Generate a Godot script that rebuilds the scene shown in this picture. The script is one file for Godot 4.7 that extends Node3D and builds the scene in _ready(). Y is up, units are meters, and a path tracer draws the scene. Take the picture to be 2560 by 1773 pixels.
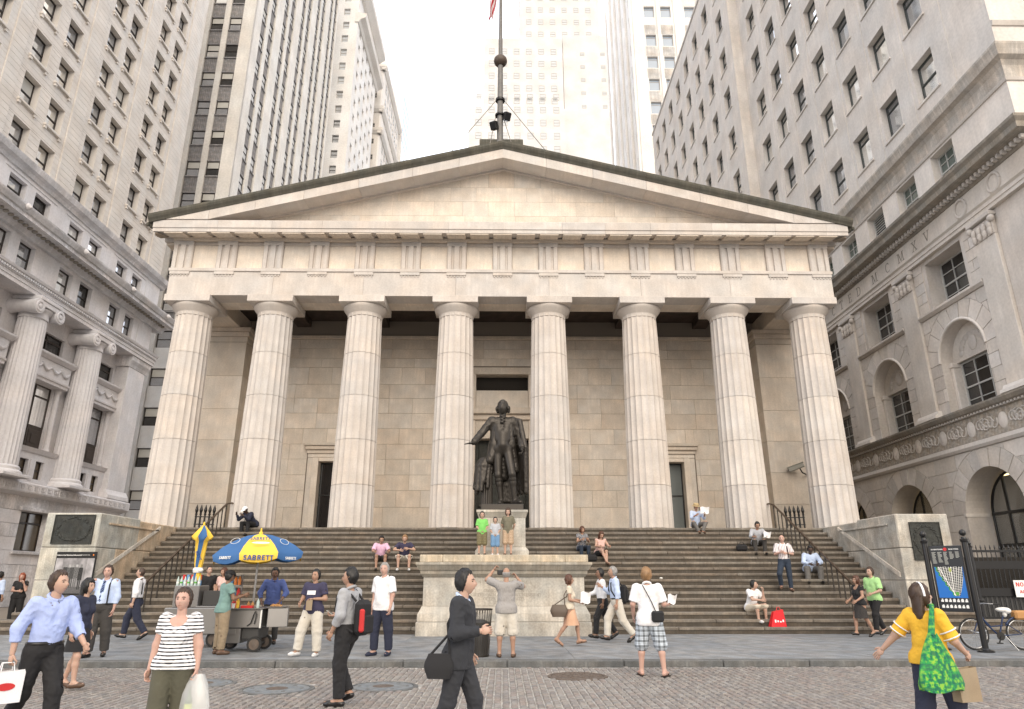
extends Node3D
# Helpers: P() turns (x, height, distance from the viewer) into a point; MB collects faces of one mesh; part() commits it as one named mesh.
var M := {}
var T := {}
var rng := RandomNumberGenerator.new()
var names := {}

func P(x: float, y: float, d: float) -> Vector3:
	return Vector3(x, y, -d)

class MB:
	var v := PackedVector3Array()
	var n := PackedVector3Array()
	var uv := PackedVector2Array()
	var ix := PackedInt32Array()
	var t := Transform3D.IDENTITY
	var has_uv := false
	func tri(a: Vector3, b: Vector3, c: Vector3) -> void:
		a = t * a
		b = t * b
		c = t * c
		var nn := (b - a).cross(c - a).normalized()
		var k := v.size()
		v.append(a); v.append(b); v.append(c)
		n.append(nn); n.append(nn); n.append(nn)
		ix.append(k); ix.append(k + 2); ix.append(k + 1)
	func quad(a: Vector3, b: Vector3, c: Vector3, d: Vector3) -> void:
		a = t * a
		b = t * b
		c = t * c
		d = t * d
		var nn := (c - a).cross(d - b).normalized()
		var k := v.size()
		v.append(a); v.append(b); v.append(c); v.append(d)
		n.append(nn); n.append(nn); n.append(nn); n.append(nn)
		for i in [0, 2, 1, 0, 3, 2]:
			ix.append(k + i)
	func quad_uv(a: Vector3, b: Vector3, c: Vector3, d: Vector3) -> void:
		has_uv = true
		quad(a, b, c, d)
		uv.append(Vector2(0, 1)); uv.append(Vector2(1, 1)); uv.append(Vector2(1, 0)); uv.append(Vector2(0, 0))
	# eight corners: 0-3 bottom, 4-7 top, each counter-clockwise seen from above
	func hexa(c: Array) -> void:
		quad(c[3], c[2], c[1], c[0])
		quad(c[4], c[5], c[6], c[7])
		for i in 4:
			var j := (i + 1) % 4
			quad(c[i], c[j], c[j + 4], c[i + 4])
	func box(lo: Vector3, hi: Vector3, bev := 0.0) -> void:
		if bev <= 0.0:
			hexa([Vector3(lo.x, lo.y, hi.z), Vector3(hi.x, lo.y, hi.z), Vector3(hi.x, lo.y, lo.z), Vector3(lo.x, lo.y, lo.z), Vector3(lo.x, hi.y, hi.z), Vector3(hi.x, hi.y, hi.z), Vector3(hi.x, hi.y, lo.z), Vector3(lo.x, hi.y, lo.z)])
			return
		var b := minf(bev, 0.45 * minf(hi.x - lo.x, minf(hi.y - lo.y, hi.z - lo.z)))
		var m := (lo + hi) * 0.5
		var h := (hi - lo) * 0.5
		var g := h - Vector3(b, b, b)
		for ax in 3:
			var u := (ax + 1) % 3
			var w := (ax + 2) % 3
			for s: float in [1.0, -1.0]:
				var q := []
				for st: Array in [[-1, -1], [1, -1], [1, 1], [-1, 1]]:
					var p := Vector3.ZERO
					p[ax] = s * h[ax]
					p[u] = st[0] * g[u]
					p[w] = st[1] * g[w]
					q.append(m + p)
				if s > 0: quad(q[0], q[1], q[2], q[3])
				else: quad(q[3], q[2], q[1], q[0])
			for s: float in [1.0, -1.0]:
				for r: float in [1.0, -1.0]:
					var a0 := Vector3.ZERO
					var a1 := Vector3.ZERO
					a0[u] = s * h[u]; a0[w] = r * g[w]
					a1[u] = s * g[u]; a1[w] = r * h[w]
					var b0 := a0
					var b1 := a1
					a0[ax] = -g[ax]; a1[ax] = -g[ax]
					b0[ax] = g[ax]; b1[ax] = g[ax]
					if s * r > 0: quad(m + a0, m + a1, m + b1, m + b0)
					else: quad(m + a1, m + a0, m + b0, m + b1)
		for sx: float in [1.0, -1.0]:
			for sy: float in [1.0, -1.0]:
				for sz: float in [1.0, -1.0]:
					var a := m + Vector3(sx * h.x, sy * g.y, sz * g.z)
					var b2 := m + Vector3(sx * g.x, sy * h.y, sz * g.z)
					var c := m + Vector3(sx * g.x, sy * g.y, sz * h.z)
					if sx * sy * sz > 0: tri(a, b2, c)
					else: tri(a, c, b2)
	# box by x range, height range and distance range
	func bd(x0: float, x1: float, y0: float, y1: float, d0: float, d1: float, bev := 0.0) -> void:
		box(Vector3(x0, y0, -d1), Vector3(x1, y1, -d0), bev)
	# polygon in the xy plane, extruded from z0 to z1
	func prism(poly: PackedVector2Array, z0: float, z1: float) -> void:
		var p := poly
		if Geometry2D.is_polygon_clockwise(p):
			p = p.duplicate()
			p.reverse()
		var tr := Geometry2D.triangulate_polygon(p)
		for i in range(0, tr.size(), 3):
			var a := p[tr[i]]
			var b := p[tr[i + 1]]
			var c := p[tr[i + 2]]
			if (b - a).cross(c - a) < 0:
				var s := b
				b = c
				c = s
			tri(Vector3(a.x, a.y, z1), Vector3(b.x, b.y, z1), Vector3(c.x, c.y, z1))
			tri(Vector3(c.x, c.y, z0), Vector3(b.x, b.y, z0), Vector3(a.x, a.y, z0))
		for i in p.size():
			var a := p[i]
			var b := p[(i + 1) % p.size()]
			quad(Vector3(a.x, a.y, z0), Vector3(b.x, b.y, z0), Vector3(b.x, b.y, z1), Vector3(a.x, a.y, z1))
	# profile of points (distance, height), run along x
	func run_x(prof: Array, x0: float, x1: float) -> void:
		var keep := t
		var q := PackedVector2Array()
		for a: Vector2 in prof:
			q.append(a)
		# local x -> -z (distance), local y -> y, local z -> x
		t = keep * Transform3D(Basis(Vector3(0, 0, -1), Vector3(0, 1, 0), Vector3(1, 0, 0)), Vector3.ZERO)
		prism(q, x0, x1)
		t = keep
	# profile of points (x, height), run along the distance
	func run_d(prof: Array, d0: float, d1: float) -> void:
		var q := PackedVector2Array()
		for a: Vector2 in prof:
			q.append(a)
		prism(q, -d1, -d0)
	func grid(rows: Array, closed: bool) -> void:   # smooth sheet through rings of points
		var w: int = rows[0].size()
		var k := v.size()
		var acc := PackedVector3Array()
		acc.resize(rows.size() * w)
		for r in rows.size():
			for i in w:
				v.append(t * rows[r][i])
		var m := w if closed else w - 1
		for r in rows.size() - 1:
			for i in m:
				var j := (i + 1) % w
				var a := r * w + i
				var b := r * w + j
				var c := (r + 1) * w + j
				var d := (r + 1) * w + i
				var nn := (v[k + c] - v[k + a]).cross(v[k + d] - v[k + b])
				acc[a] += nn
				acc[b] += nn
				acc[c] += nn
				acc[d] += nn
				for q in [a, c, b, a, d, c]:
					ix.append(k + q)
		for q in acc.size():
			n.append(acc[q].normalized())
	func cap(ring: PackedVector3Array, up: bool) -> void:
		var c := Vector3.ZERO
		for p in ring:
			c += p
		c /= ring.size()
		for i in ring.size():
			var j := (i + 1) % ring.size()
			if up: tri(c, ring[i], ring[j])
			else: tri(c, ring[j], ring[i])
	func lathe(prof: Array, segs: int, o := Vector3.ZERO, caps := true, sharp := true) -> void:   # (radius, height) pairs, bottom to top
		var rows := []
		for a: Vector2 in prof:
			var ring := PackedVector3Array()
			for i in segs:
				var th := TAU * i / segs
				ring.append(o + Vector3(a.x * cos(th), a.y, -a.x * sin(th)))
			rows.append(ring)
		if sharp:
			for i in rows.size() - 1:
				grid([rows[i], rows[i + 1]], true)
		else:
			grid(rows, true)
		if caps:
			cap(rows[0], false)
			cap(rows[-1], true)
	func tube(path: Array, rad: Variant, segs := 6, caps := true) -> void:
		var rows := []
		var last := Vector3.ZERO
		for i in path.size():
			var a: Vector3 = path[maxi(0, i - 1)]
			var b: Vector3 = path[mini(path.size() - 1, i + 1)]
			var dir := (b - a).normalized()
			var u := last
			if i == 0:
				u = dir.cross(Vector3.UP) if absf(dir.y) < 0.9 else dir.cross(Vector3.RIGHT)
			u = (u - dir * u.dot(dir)).normalized()
			last = u
			var w := dir.cross(u)
			var r: float = rad[i] if rad is Array else rad
			var ring := PackedVector3Array()
			for s in segs:
				var th := TAU * s / segs
				ring.append(path[i] + (u * cos(th) + w * sin(th)) * r)
			rows.append(ring)
		grid(rows, true)
		if caps:
			cap(rows[0], false)
			cap(rows[-1], true)
	func bar(a: Vector3, b: Vector3, w: float, h: float) -> void:   # square bar from a to b
		var dir := (b - a).normalized()
		var s := dir.cross(Vector3.UP)
		if s.length() < 0.1: s = Vector3.RIGHT
		s = s.normalized() * w * 0.5
		var q := s.cross(dir).normalized() * h * 0.5
		hexa([a - s - q, a + s - q, b + s - q, b - s - q, a - s + q, a + s + q, b + s + q, b - s + q])
	func ball(o: Vector3, r: Vector3, segs := 10, rings := 6) -> void:
		var rows := []
		for i in rings + 1:
			var ph := PI * (float(i) / rings) - PI / 2
			var ring := PackedVector3Array()
			for s in segs:
				var th := TAU * s / segs
				ring.append(o + Vector3(cos(ph) * cos(th) * r.x, sin(ph) * r.y, -cos(ph) * sin(th) * r.z))
			rows.append(ring)
		grid(rows, true)
	func mesh() -> ArrayMesh:
		var a := []
		a.resize(Mesh.ARRAY_MAX)
		a[Mesh.ARRAY_VERTEX] = v
		a[Mesh.ARRAY_NORMAL] = n
		a[Mesh.ARRAY_INDEX] = ix
		if has_uv and uv.size() == v.size():
			a[Mesh.ARRAY_TEX_UV] = uv
		var m := ArrayMesh.new()
		m.add_surface_from_arrays(Mesh.PRIMITIVE_TRIANGLES, a)
		return m

func origin_of(o: Node) -> Vector3:
	var s := Vector3.ZERO
	while o is Node3D and o != self:
		s += o.position
		o = o.get_parent()
	return s

func numbered(called: String) -> String:
	var k: int = names.get(called, -1) + 1
	names[called] = k
	return called if k == 0 else "%s_%03d" % [called, k]

# a thing made of parts: a node at its base
func thing(called: String, label: String, category: String, at := Vector3.ZERO, group := "") -> Node3D:
	var o := Node3D.new()
	o.name = numbered(called)
	add_child(o)
	o.position = at
	o.set_meta("label", label)
	o.set_meta("category", category)
	if group: o.set_meta("group", group)
	return o

# a mesh in world coordinates under a thing or a part
func part(called: String, mb: Variant, mat: Material, parent: Node3D) -> MeshInstance3D:
	var o := MeshInstance3D.new()
	o.name = called
	o.mesh = mb.mesh() if mb is MB else mb
	o.material_override = mat
	parent.add_child(o, true)
	o.position = -origin_of(parent)
	return o

# a mesh in the parent's own axes
func local(called: String, mb: Variant, mat: Material, parent: Node3D) -> MeshInstance3D:
	var o := MeshInstance3D.new()
	o.name = called
	o.mesh = mb.mesh() if mb is MB else mb
	o.material_override = mat
	parent.add_child(o, true)
	return o

# a piece of the setting
func setting(called: String, mb: MB, mat: Material, kind := "structure") -> MeshInstance3D:
	var o := MeshInstance3D.new()
	o.name = numbered(called)
	o.mesh = mb.mesh()
	o.material_override = mat
	add_child(o)
	o.set_meta("kind", kind)
	return o

# a thing that is one mesh, built in world coordinates
func single(called: String, mb: MB, mat: Material, label: String, category: String, group := "") -> MeshInstance3D:
	var o := MeshInstance3D.new()
	o.name = numbered(called)
	o.mesh = mb.mesh()
	o.material_override = mat
	add_child(o)
	o.set_meta("label", label)
	o.set_meta("category", category)
	if group: o.set_meta("group", group)
	return o

func box_mb(x0: float, x1: float, y0: float, y1: float, d0: float, d1: float, bev := 0.0) -> MB:
	var m := MB.new()
	m.bd(x0, x1, y0, y1, d0, d1, bev)
	return m

# ---------------------------------------------------------------- textures and materials
# mottled picture that multiplies a base colour: coarse and fine noise, a warm/cool drift, optional vertical streaks
func mottle(key: String, sd: int, amp_c: float, amp_f: float, tint: float, streak := 0.0, px := 384, fc := 3.0, ff := 40.0, spots := 0.0) -> void:
	var noise := FastNoiseLite.new()
	noise.seed = sd
	noise.noise_type = FastNoiseLite.TYPE_SIMPLEX_SMOOTH
	noise.fractal_octaves = 4
	noise.frequency = fc / px
	var a := noise.get_seamless_image(px, px).get_data()
	noise.frequency = ff / px
	noise.seed = sd + 7
	noise.fractal_octaves = 3
	var b := noise.get_seamless_image(px, px).get_data()
	noise.frequency = fc * 0.7 / px
	noise.seed = sd + 13
	var c := noise.get_seamless_image(px, px).get_data()
	var col := PackedFloat32Array()
	if streak > 0.0:
		noise.frequency = 22.0 / px
		noise.seed = sd + 19
		var s := noise.get_seamless_image(px, px).get_data()
		col.resize(px * px)
		for y in px:
			for x in px:
				col[y * px + x] = s[((y / 14) % px) * px + x] / 255.0
	var out := PackedByteArray()
	out.resize(px * px * 3)
	for i in px * px:
		var g := 1.0 + amp_c * (a[i] / 127.5 - 1.0) + amp_f * (b[i] / 127.5 - 1.0)
		if streak > 0.0: g += streak * (col[i] * 2.0 - 1.0) * (a[i] / 255.0)
		if spots > 0.0 and b[i] > 196: g -= spots
		var w := tint * (c[i] / 127.5 - 1.0)
		g *= 0.78
		out[i * 3] = clampi(int(255.0 * (g + w)), 0, 255)
		out[i * 3 + 1] = clampi(int(255.0 * g), 0, 255)
		out[i * 3 + 2] = clampi(int(255.0 * (g - w)), 0, 255)
	T[key] = ImageTexture.create_from_image(Image.create_from_data(px, px, false, Image.FORMAT_RGB8, out))
	# relief from the fine grain
	var hb := PackedByteArray()
	hb.resize(px * px)
	for i in px * px:
		hb[i] = clampi(int(0.35 * a[i] + 0.65 * b[i]), 0, 255)
	T[key + "_h"] = ImageTexture.create_from_image(Image.create_from_data(px, px, false, Image.FORMAT_L8, hb))

func lin(r: float, g: float, b: float) -> Color:
	return Color(r, g, b).linear_to_srgb()

# base colour in linear values; tex multiplies by about 0.6 linear on average, made good here
func stone(key: String, r: float, g: float, b: float, tex := "", scale := 0.25, rough := 0.85, relief := 0.0) -> StandardMaterial3D:
	var m := StandardMaterial3D.new()
	m.resource_name = key
	m.roughness = rough
	var k := 1.0
	if tex:
		k = 1.0 / 0.57
		m.albedo_texture = T[tex]
		m.uv1_triplanar = true
		m.uv1_world_triplanar = true
		m.uv1_scale = Vector3(scale, scale, scale)
		if relief > 0.0:
			m.heightmap_enabled = true
			m.heightmap_texture = T[tex + "_h"]
			m.heightmap_scale = relief
	m.albedo_color = lin(r * k, g * k, b * k)
	M[key] = m
	return m

func plain(key: String, r: float, g: float, b: float, rough := 0.7, metal := 0.0) -> StandardMaterial3D:
	var m := StandardMaterial3D.new()
	m.resource_name = key
	m.roughness = rough
	m.metallic = metal
	m.albedo_color = lin(r, g, b)
	M[key] = m
	return m

func _ready() -> void:
	rng.seed = 20110
	# ---- camera
	var cam := Camera3D.new()
	cam.name = "view_camera"
	cam.position = Vector3(0.06, 1.63, 0)
	cam.rotation_degrees = Vector3(18.27, -0.75, 0)
	cam.fov = 54.87
	cam.near = 0.05
	cam.far = 2000.0
	add_child(cam)
	cam.current = true
	# ---- sky and exposure
	var env := Environment.new()
	env.background_mode = Environment.BG_SKY
	var sm := ProceduralSkyMaterial.new()
	sm.sky_top_color = Color(0.93, 0.95, 1.0)
	sm.sky_horizon_color = Color(0.98, 0.98, 0.99)
	sm.sky_curve = 0.2
	sm.ground_bottom_color = Color(0.42, 0.41, 0.40)
	sm.ground_horizon_color = Color(0.6, 0.6, 0.6)
	var sky := Sky.new()
	sky.sky_material = sm
	env.sky = sky
	env.background_energy_multiplier = 1.0
	env.tonemap_mode = Environment.TONE_MAPPER_LINEAR
	env.tonemap_exposure = 2.5
	env.sdfgi_enabled = true
	env.ssao_enabled = true
	env.ssil_enabled = true
	var we := WorldEnvironment.new()
	we.name = "environment"
	we.environment = env
	add_child(we)
	# ---- a veiled sun, high and from the viewer's side
	var sun := DirectionalLight3D.new()
	sun.name = "sun"
	sun.light_energy = 0.42
	sun.light_color = Color(1.0, 0.955, 0.90)
	sun.light_angular_distance = 55.0
	sun.shadow_enabled = true
	add_child(sun)
	sun.look_at_from_position(Vector3(5, 20, 34), Vector3.ZERO)
	materials()
	ground()
	memorial_hall()
	stairs()
	side_buildings()
	far_buildings()
	street_objects()
	people()

func materials() -> void:
	mottle("marble", 11, 0.055, 0.04, 0.010, 0.05)
	mottle("weather", 23, 0.13, 0.08, 0.018, 0.16, 384, 4.0, 48.0)
	mottle("rough", 37, 0.14, 0.16, 0.02, 0.0, 384, 5.0, 70.0, 0.10)
	mottle("fine", 51, 0.05, 0.05, 0.008, 0.0, 256, 3.0, 60.0)
	for i in 5:
		var q: Array = [[0.56, 0.515, 0.475], [0.54, 0.50, 0.465], [0.58, 0.54, 0.50], [0.55, 0.50, 0.455], [0.535, 0.50, 0.47]][i]
		stone("marble%d" % i, q[0], q[1], q[2], "marble", 0.21 + 0.03 * i, 0.8, 0.35)
		var w: Array = [[0.65, 0.575, 0.49], [0.60, 0.53, 0.45], [0.69, 0.615, 0.53], [0.63, 0.545, 0.455], [0.64, 0.58, 0.51]][i]
		stone("wall%d" % i, w[0], w[1], w[2], "marble", 0.23 + 0.03 * i, 0.85, 0.4)
	stone("joint", 0.22, 0.19, 0.16, "", 1.0, 0.95)
	stone("moss", 0.105, 0.10, 0.082, "weather", 0.45, 0.95, 0.8)
	stone("soffit", 0.30, 0.25, 0.20, "weather", 0.3, 0.9)
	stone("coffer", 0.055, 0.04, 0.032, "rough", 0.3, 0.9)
	for i in 4:
		var s: Array = [[0.175, 0.152, 0.125], [0.155, 0.135, 0.112], [0.19, 0.168, 0.14], [0.165, 0.138, 0.110]][i]
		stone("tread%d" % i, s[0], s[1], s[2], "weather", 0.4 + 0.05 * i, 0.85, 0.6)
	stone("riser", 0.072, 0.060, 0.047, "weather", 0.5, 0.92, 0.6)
	stone("cheek", 0.40, 0.375, 0.33, "weather", 0.35, 0.9, 1.2)
	stone("cheek_warm", 0.50, 0.40, 0.29, "weather", 0.33, 0.9, 1.0)
	stone("pedestal", 0.42, 0.395, 0.35, "weather", 0.28, 0.85, 0.5)
	stone("pedestal_top", 0.45, 0.39, 0.30, "weather", 0.6, 0.85, 0.5)
	for i in 4:
		var s: Array = [[0.205, 0.215, 0.225], [0.185, 0.195, 0.205], [0.22, 0.228, 0.235], [0.195, 0.208, 0.222]][i]
		stone("slab%d" % i, s[0], s[1], s[2], "rough", 0.3 + 0.04 * i, 0.75, 0.3)
	stone("kerb", 0.12, 0.122, 0.12, "weather", 0.5, 0.85, 0.6)
	stone("mortar", 0.36, 0.345, 0.32, "rough", 0.9, 0.95, 0.6)
	for i in 5:
		var s: Array = [[0.215, 0.195, 0.180], [0.235, 0.217, 0.20], [0.20, 0.185, 0.175], [0.225, 0.196, 0.18], [0.25, 0.233, 0.216]][i]
		stone("sett%d" % i, s[0], s[1], s[2], "rough", 1.1, 0.8, 0.8)
	stone("asphalt", 0.13, 0.13, 0.128, "rough", 0.6, 0.9, 0.8)
	stone("cover_grey", 0.17, 0.185, 0.195, "rough", 1.3, 0.6, 0.6)
	stone("cover_brown", 0.11, 0.085, 0.068, "rough", 1.3, 0.65, 0.8)
	plain("grey_glass", 0.16, 0.18, 0.18, 0.12)
	plain("pale_metal", 0.42, 0.42, 0.38, 0.5)
	stone("pole_grey", 0.16, 0.155, 0.15, "weather", 0.8, 0.55)
	stone("ball_brown", 0.075, 0.052, 0.038, "weather", 0.8, 0.5)
	plain("wire", 0.22, 0.2, 0.18, 0.5)
	plain("flag_red", 0.42, 0.02, 0.035, 0.8)
	plain("flag_white", 0.68, 0.67, 0.68, 0.8)
	stone("cheek_left", 0.42, 0.41, 0.365, "weather", 0.35, 0.9, 1.0)
	stone("cheek_pale", 0.55, 0.51, 0.45, "weather", 0.35, 0.9, 0.6)
	stone("pedestal_dark", 0.33, 0.30, 0.25, "weather", 0.55, 0.85, 0.5)
	stone("carved", 0.24, 0.22, 0.19, "", 1.0, 0.9)
	plain("iron_rust", 0.035, 0.029, 0.024, 0.5, 0.3)
	stone("rb_carved", 0.40, 0.36, 0.31, "rough", 0.9, 0.9, 1.0)
	stone("rb_cornice", 0.44, 0.40, 0.355, "weather", 0.3, 0.88)
	plain("glass_green", 0.10, 0.13, 0.115, 0.05)
	M.glass_green.metallic_specular = 0.8
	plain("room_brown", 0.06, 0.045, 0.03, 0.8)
	var glow := plain("lamp_glow", 0.9, 0.85, 0.7, 0.6)
	glow.emission_enabled = true
	glow.emission = Color(1.0, 0.9, 0.66)
	glow.emission_energy_multiplier = 1.6
	var cg := plain("clear_glass", 0.6, 0.62, 0.6, 0.03)
	cg.transparency = BaseMaterial3D.TRANSPARENCY_ALPHA
	cg.albedo_color.a = 0.12
	plain("iron", 0.012, 0.012, 0.013, 0.35, 0.2)
	plain("black_paint", 0.010, 0.010, 0.011, 0.28)
	plain("rail", 0.085, 0.060, 0.042, 0.45, 0.5)
	plain("dark_glass", 0.012, 0.012, 0.014, 0.06)
	M.dark_glass.metallic_specular = 0.7
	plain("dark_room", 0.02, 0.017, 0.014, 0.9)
	plain("bronze", 0.048, 0.042, 0.036, 0.42, 0.55)
	stone("bronze_plate", 0.040, 0.042, 0.038, "weather", 1.2, 0.5, 1.2)
	M.bronze_plate.metallic = 0.5

# ---------------------------------------------------------------- street, kerb, pavement
func ground() -> void:
	var g := MB.new()
	g.quad(P(-300, -0.03, -120), P(300, -0.03, -120), P(300, -0.03, 420), P(-300, -0.03, 420))
	setting("ground", g, M.asphalt)
	var s := MB.new()
	s.bd(-40, 40, -0.025, -0.008, 1.0, 14.68)
	var street := setting("street", s, M.mortar)
	# granite setts: courses run away from the viewer, staggered
	var shapes: Array[ArrayMesh] = []
	for k in 4:
		var m := MB.new()
		var r := RandomNumberGenerator.new()
		r.seed = 90 + k
		var w := 0.050 + r.randf() * 0.004
		var l := 0.105 + r.randf() * 0.007
		var h := 0.012
		var top := []
		var bot := []
		for c: Array in [[-1, 1], [1, 1], [1, -1], [-1, -1]]:
			top.append(Vector3(c[0] * (w - 0.014) + r.randf_range(-0.005, 0.005), h + r.randf_range(-0.003, 0.003), c[1] * (l - 0.014) + r.randf_range(-0.006, 0.006)))
			bot.append(Vector3(c[0] * w, -0.012, c[1] * l))
		m.hexa([bot[0], bot[1], bot[2], bot[3], top[0], top[1], top[2], top[3]])
		shapes.append(m.mesh())
	var spots := []
	var x := -19.0
	while x < 19.0:
		var d := 7.0 + rng.randf() * 0.23
		while d < 14.55:
			var skip := false
			for mh: Array in [[-3.48, 11.89, 0.62], [-1.85, 12.12, 0.60], [-4.9, 12.51, 0.55], [1.40, 13.33, 0.55]]:
				if Vector2(x - mh[0], d - mh[1]).length() < mh[2]: skip = true
			if not skip: spots.append([x + rng.randf_range(-0.004, 0.004), d])
			d += 0.232 + rng.randf_range(-0.006, 0.01)
		x += 0.118
	var order := []
	for i in spots.size():
		var q: Array = spots[i]
		var seen: bool = absf(q[0]) < q[1] * 0.66 and q[1] > 10.1
		order.append([q[1] + absf(q[0]) * 0.02 + (0.0 if seen else 100.0), i])
	order.sort_custom(func(a, b): return a[0] < b[0])
	var mm := MultiMesh.new()
	mm.transform_format = MultiMesh.TRANSFORM_3D
	mm.use_colors = true
	mm.mesh = shapes[0]
	mm.instance_count = order.size() - 300
	var mat := stone("sett_mass", 1.0, 1.0, 1.0, "rough", 1.1, 0.8, 0.8)
	mat.vertex_color_use_as_albedo = true
	for k in order.size():
		var q: Array = spots[order[k][1]]
		var tone := rng.randi() % 5
		var b := Basis(Vector3.UP, rng.randf_range(-0.03, 0.03)) * Basis(Vector3.RIGHT, rng.randf_range(-0.02, 0.02))
		if k < 300:
			var o := MeshInstance3D.new()
			o.name = "sett"
			o.mesh = shapes[rng.randi() % 4]
			o.material_override = M["sett%d" % tone]
			street.add_child(o, true)
			o.transform = Transform3D(b, P(q[0], rng.randf_range(-0.004, 0.004), q[1]))
		else:
			mm.set_instance_transform(k - 300, Transform3D(b.scaled(Vector3(1.0, 1.0, 0.96 + rng.randf() * 0.08)), P(q[0], rng.randf_range(-0.004, 0.004), q[1])))
			var c: Array = [[0.215, 0.195, 0.180], [0.235, 0.217, 0.20], [0.20, 0.185, 0.175], [0.225, 0.196, 0.18], [0.25, 0.233, 0.216]][tone]
			mm.set_instance_color(k - 300, Color(c[0], c[1], c[2]))
	var mi := MultiMeshInstance3D.new()
	mi.name = "sett_paving"
	mi.multimesh = mm
	mi.material_override = mat
	street.add_child(mi)
	mi.set_meta("kind", "stuff")
	# kerb stones
	var kb := MB.new()
	kb.bd(-60, 60, -0.03, 0.095, 14.76, 15.0)
	var kerb := setting("kerb", kb, M.kerb)
	var kx := -24.0
	while kx < 24.0:
		var l := rng.randf_range(1.7, 2.6)
		part("kerb_stone", box_mb(kx + 0.006, kx + l - 0.006, -0.02, 0.12, 14.69, 14.98, 0.018), M.kerb, kerb)
		kx += l
	# pavement slabs
	var pv := MB.new()
	pv.bd(-60, 60, -0.02, 0.108, 14.98, 62.0)
	var pave := setting("pavement", pv, M.joint)
	var rows := [14.985, 17.2, 19.4, 21.6, 24.0]
	for r in 4:
		var px := -31.0 + r * 0.8
		while px < 31.0:
			var l := rng.randf_range(1.6, 2.7)
			if r < 3 or px > 14.8 or px + l < -14.8:
				part("paving_slab", box_mb(px + 0.004, px + l - 0.004, 0.02, 0.12 + rng.randf_range(-0.002, 0.002), rows[r] + 0.004, rows[r + 1] - 0.004, 0.006), M["slab%d" % (rng.randi() % 4)], pave)
			px += l
	# manhole covers
	var q := 0
	for mh: Array in [[-3.48, 11.89, 0.5], [-1.85, 12.12, 0.48], [-4.9, 12.51, 0.46], [1.40, 13.33, 0.46]]:
		var labels := ["round grey manhole cover with a rusty centre, nearest of the three in the setts", "round grey manhole cover with a rusty centre, rightmost of the grey three", "round grey manhole cover behind the striped shirt woman", "round brown iron manhole cover in front of the stone pedestal"]
		var t := thing("manhole_cover", labels[q], "manhole cover", P(mh[0], 0, mh[1]), "manhole covers in the street")
		var ring := MB.new()
		ring.lathe([Vector2(mh[2] + 0.08, -0.02), Vector2(mh[2] + 0.08, 0.006), Vector2(mh[2] + 0.06, 0.012), Vector2(mh[2] + 0.01, 0.012), Vector2(mh[2] + 0.01, -0.01)], 40, P(mh[0], 0, mh[1]), false)
		part("rim", ring, M.kerb if q < 3 else M.cover_brown, t)
		var plate := MB.new()
		plate.lathe([Vector2(mh[2], -0.02), Vector2(mh[2], 0.006), Vector2(mh[2] - 0.012, 0.011), Vector2(0.001, 0.012)], 40, P(mh[0], 0, mh[1]), false)
		part("plate", plate, M.cover_grey if q < 3 else M.cover_brown, t)
		if q < 3:
			var hub := MB.new()
			hub.lathe([Vector2(0.17, 0.0), Vector2(0.17, 0.014), Vector2(0.155, 0.017), Vector2(0.001, 0.018)], 20, P(mh[0], 0, mh[1]), false)
			part("hub", hub, M.cover_brown, t)
			for i in 6:
				var lug := MB.new()
				var a := TAU * i / 6.0
				lug.t = Transform3D(Basis(Vector3.UP, a), P(mh[0], 0, mh[1]))
				lug.box(Vector3(0.36, 0.005, -0.03), Vector3(0.41, 0.018, 0.03), 0.004)
				part("lug", lug, M.kerb, t)
		else:
			for i in 24:
				var lug := MB.new()
				var a := TAU * i / 24.0
				lug.t = Transform3D(Basis(Vector3.UP, a), P(mh[0], 0, mh[1]))
				lug.box(Vector3(0.12 + 0.12 * (i % 3), 0.005, -0.025), Vector3(0.18 + 0.12 * (i % 3), 0.02, 0.025), 0.004)
				part("stud", lug, M.cover_brown, t)
		q += 1

# ---------------------------------------------------------------- the temple-fronted hall
const COLS := [-13.78, -10.16, -6.16, -2.07, 2.07, 6.16, 10.16, 13.78]
const RAKE := 0.2523

func marble() -> Material:
	return M["marble%d" % (rng.randi() % 5)]

func fluted(y0: float, y1: float, r0: float, r1: float) -> ArrayMesh:
	var m := MB.new()
	var ys := [y0 + 0.006, y0 + 0.02, y1 - 0.02, y1 - 0.006]
	for f in 20:
		var rows := []
		for k in 4:
			var r: float = lerpf(r0, r1, (ys[k] - y0) / (y1 - y0)) - (0.010 if k == 0 or k == 3 else 0.0)
			var ring := PackedVector3Array()
			for s in 6:
				var u := s / 5.0
				var th := TAU * (f + u) / 20.0
				var dip := 0.062 * r * (1.0 - pow(absf(u * 2.0 - 1.0), 2.2))
				ring.append(Vector3((r - dip) * cos(th), ys[k], -(r - dip) * sin(th)))
			rows.append(ring)
		m.grid(rows, false)
	return m.mesh()

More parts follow.
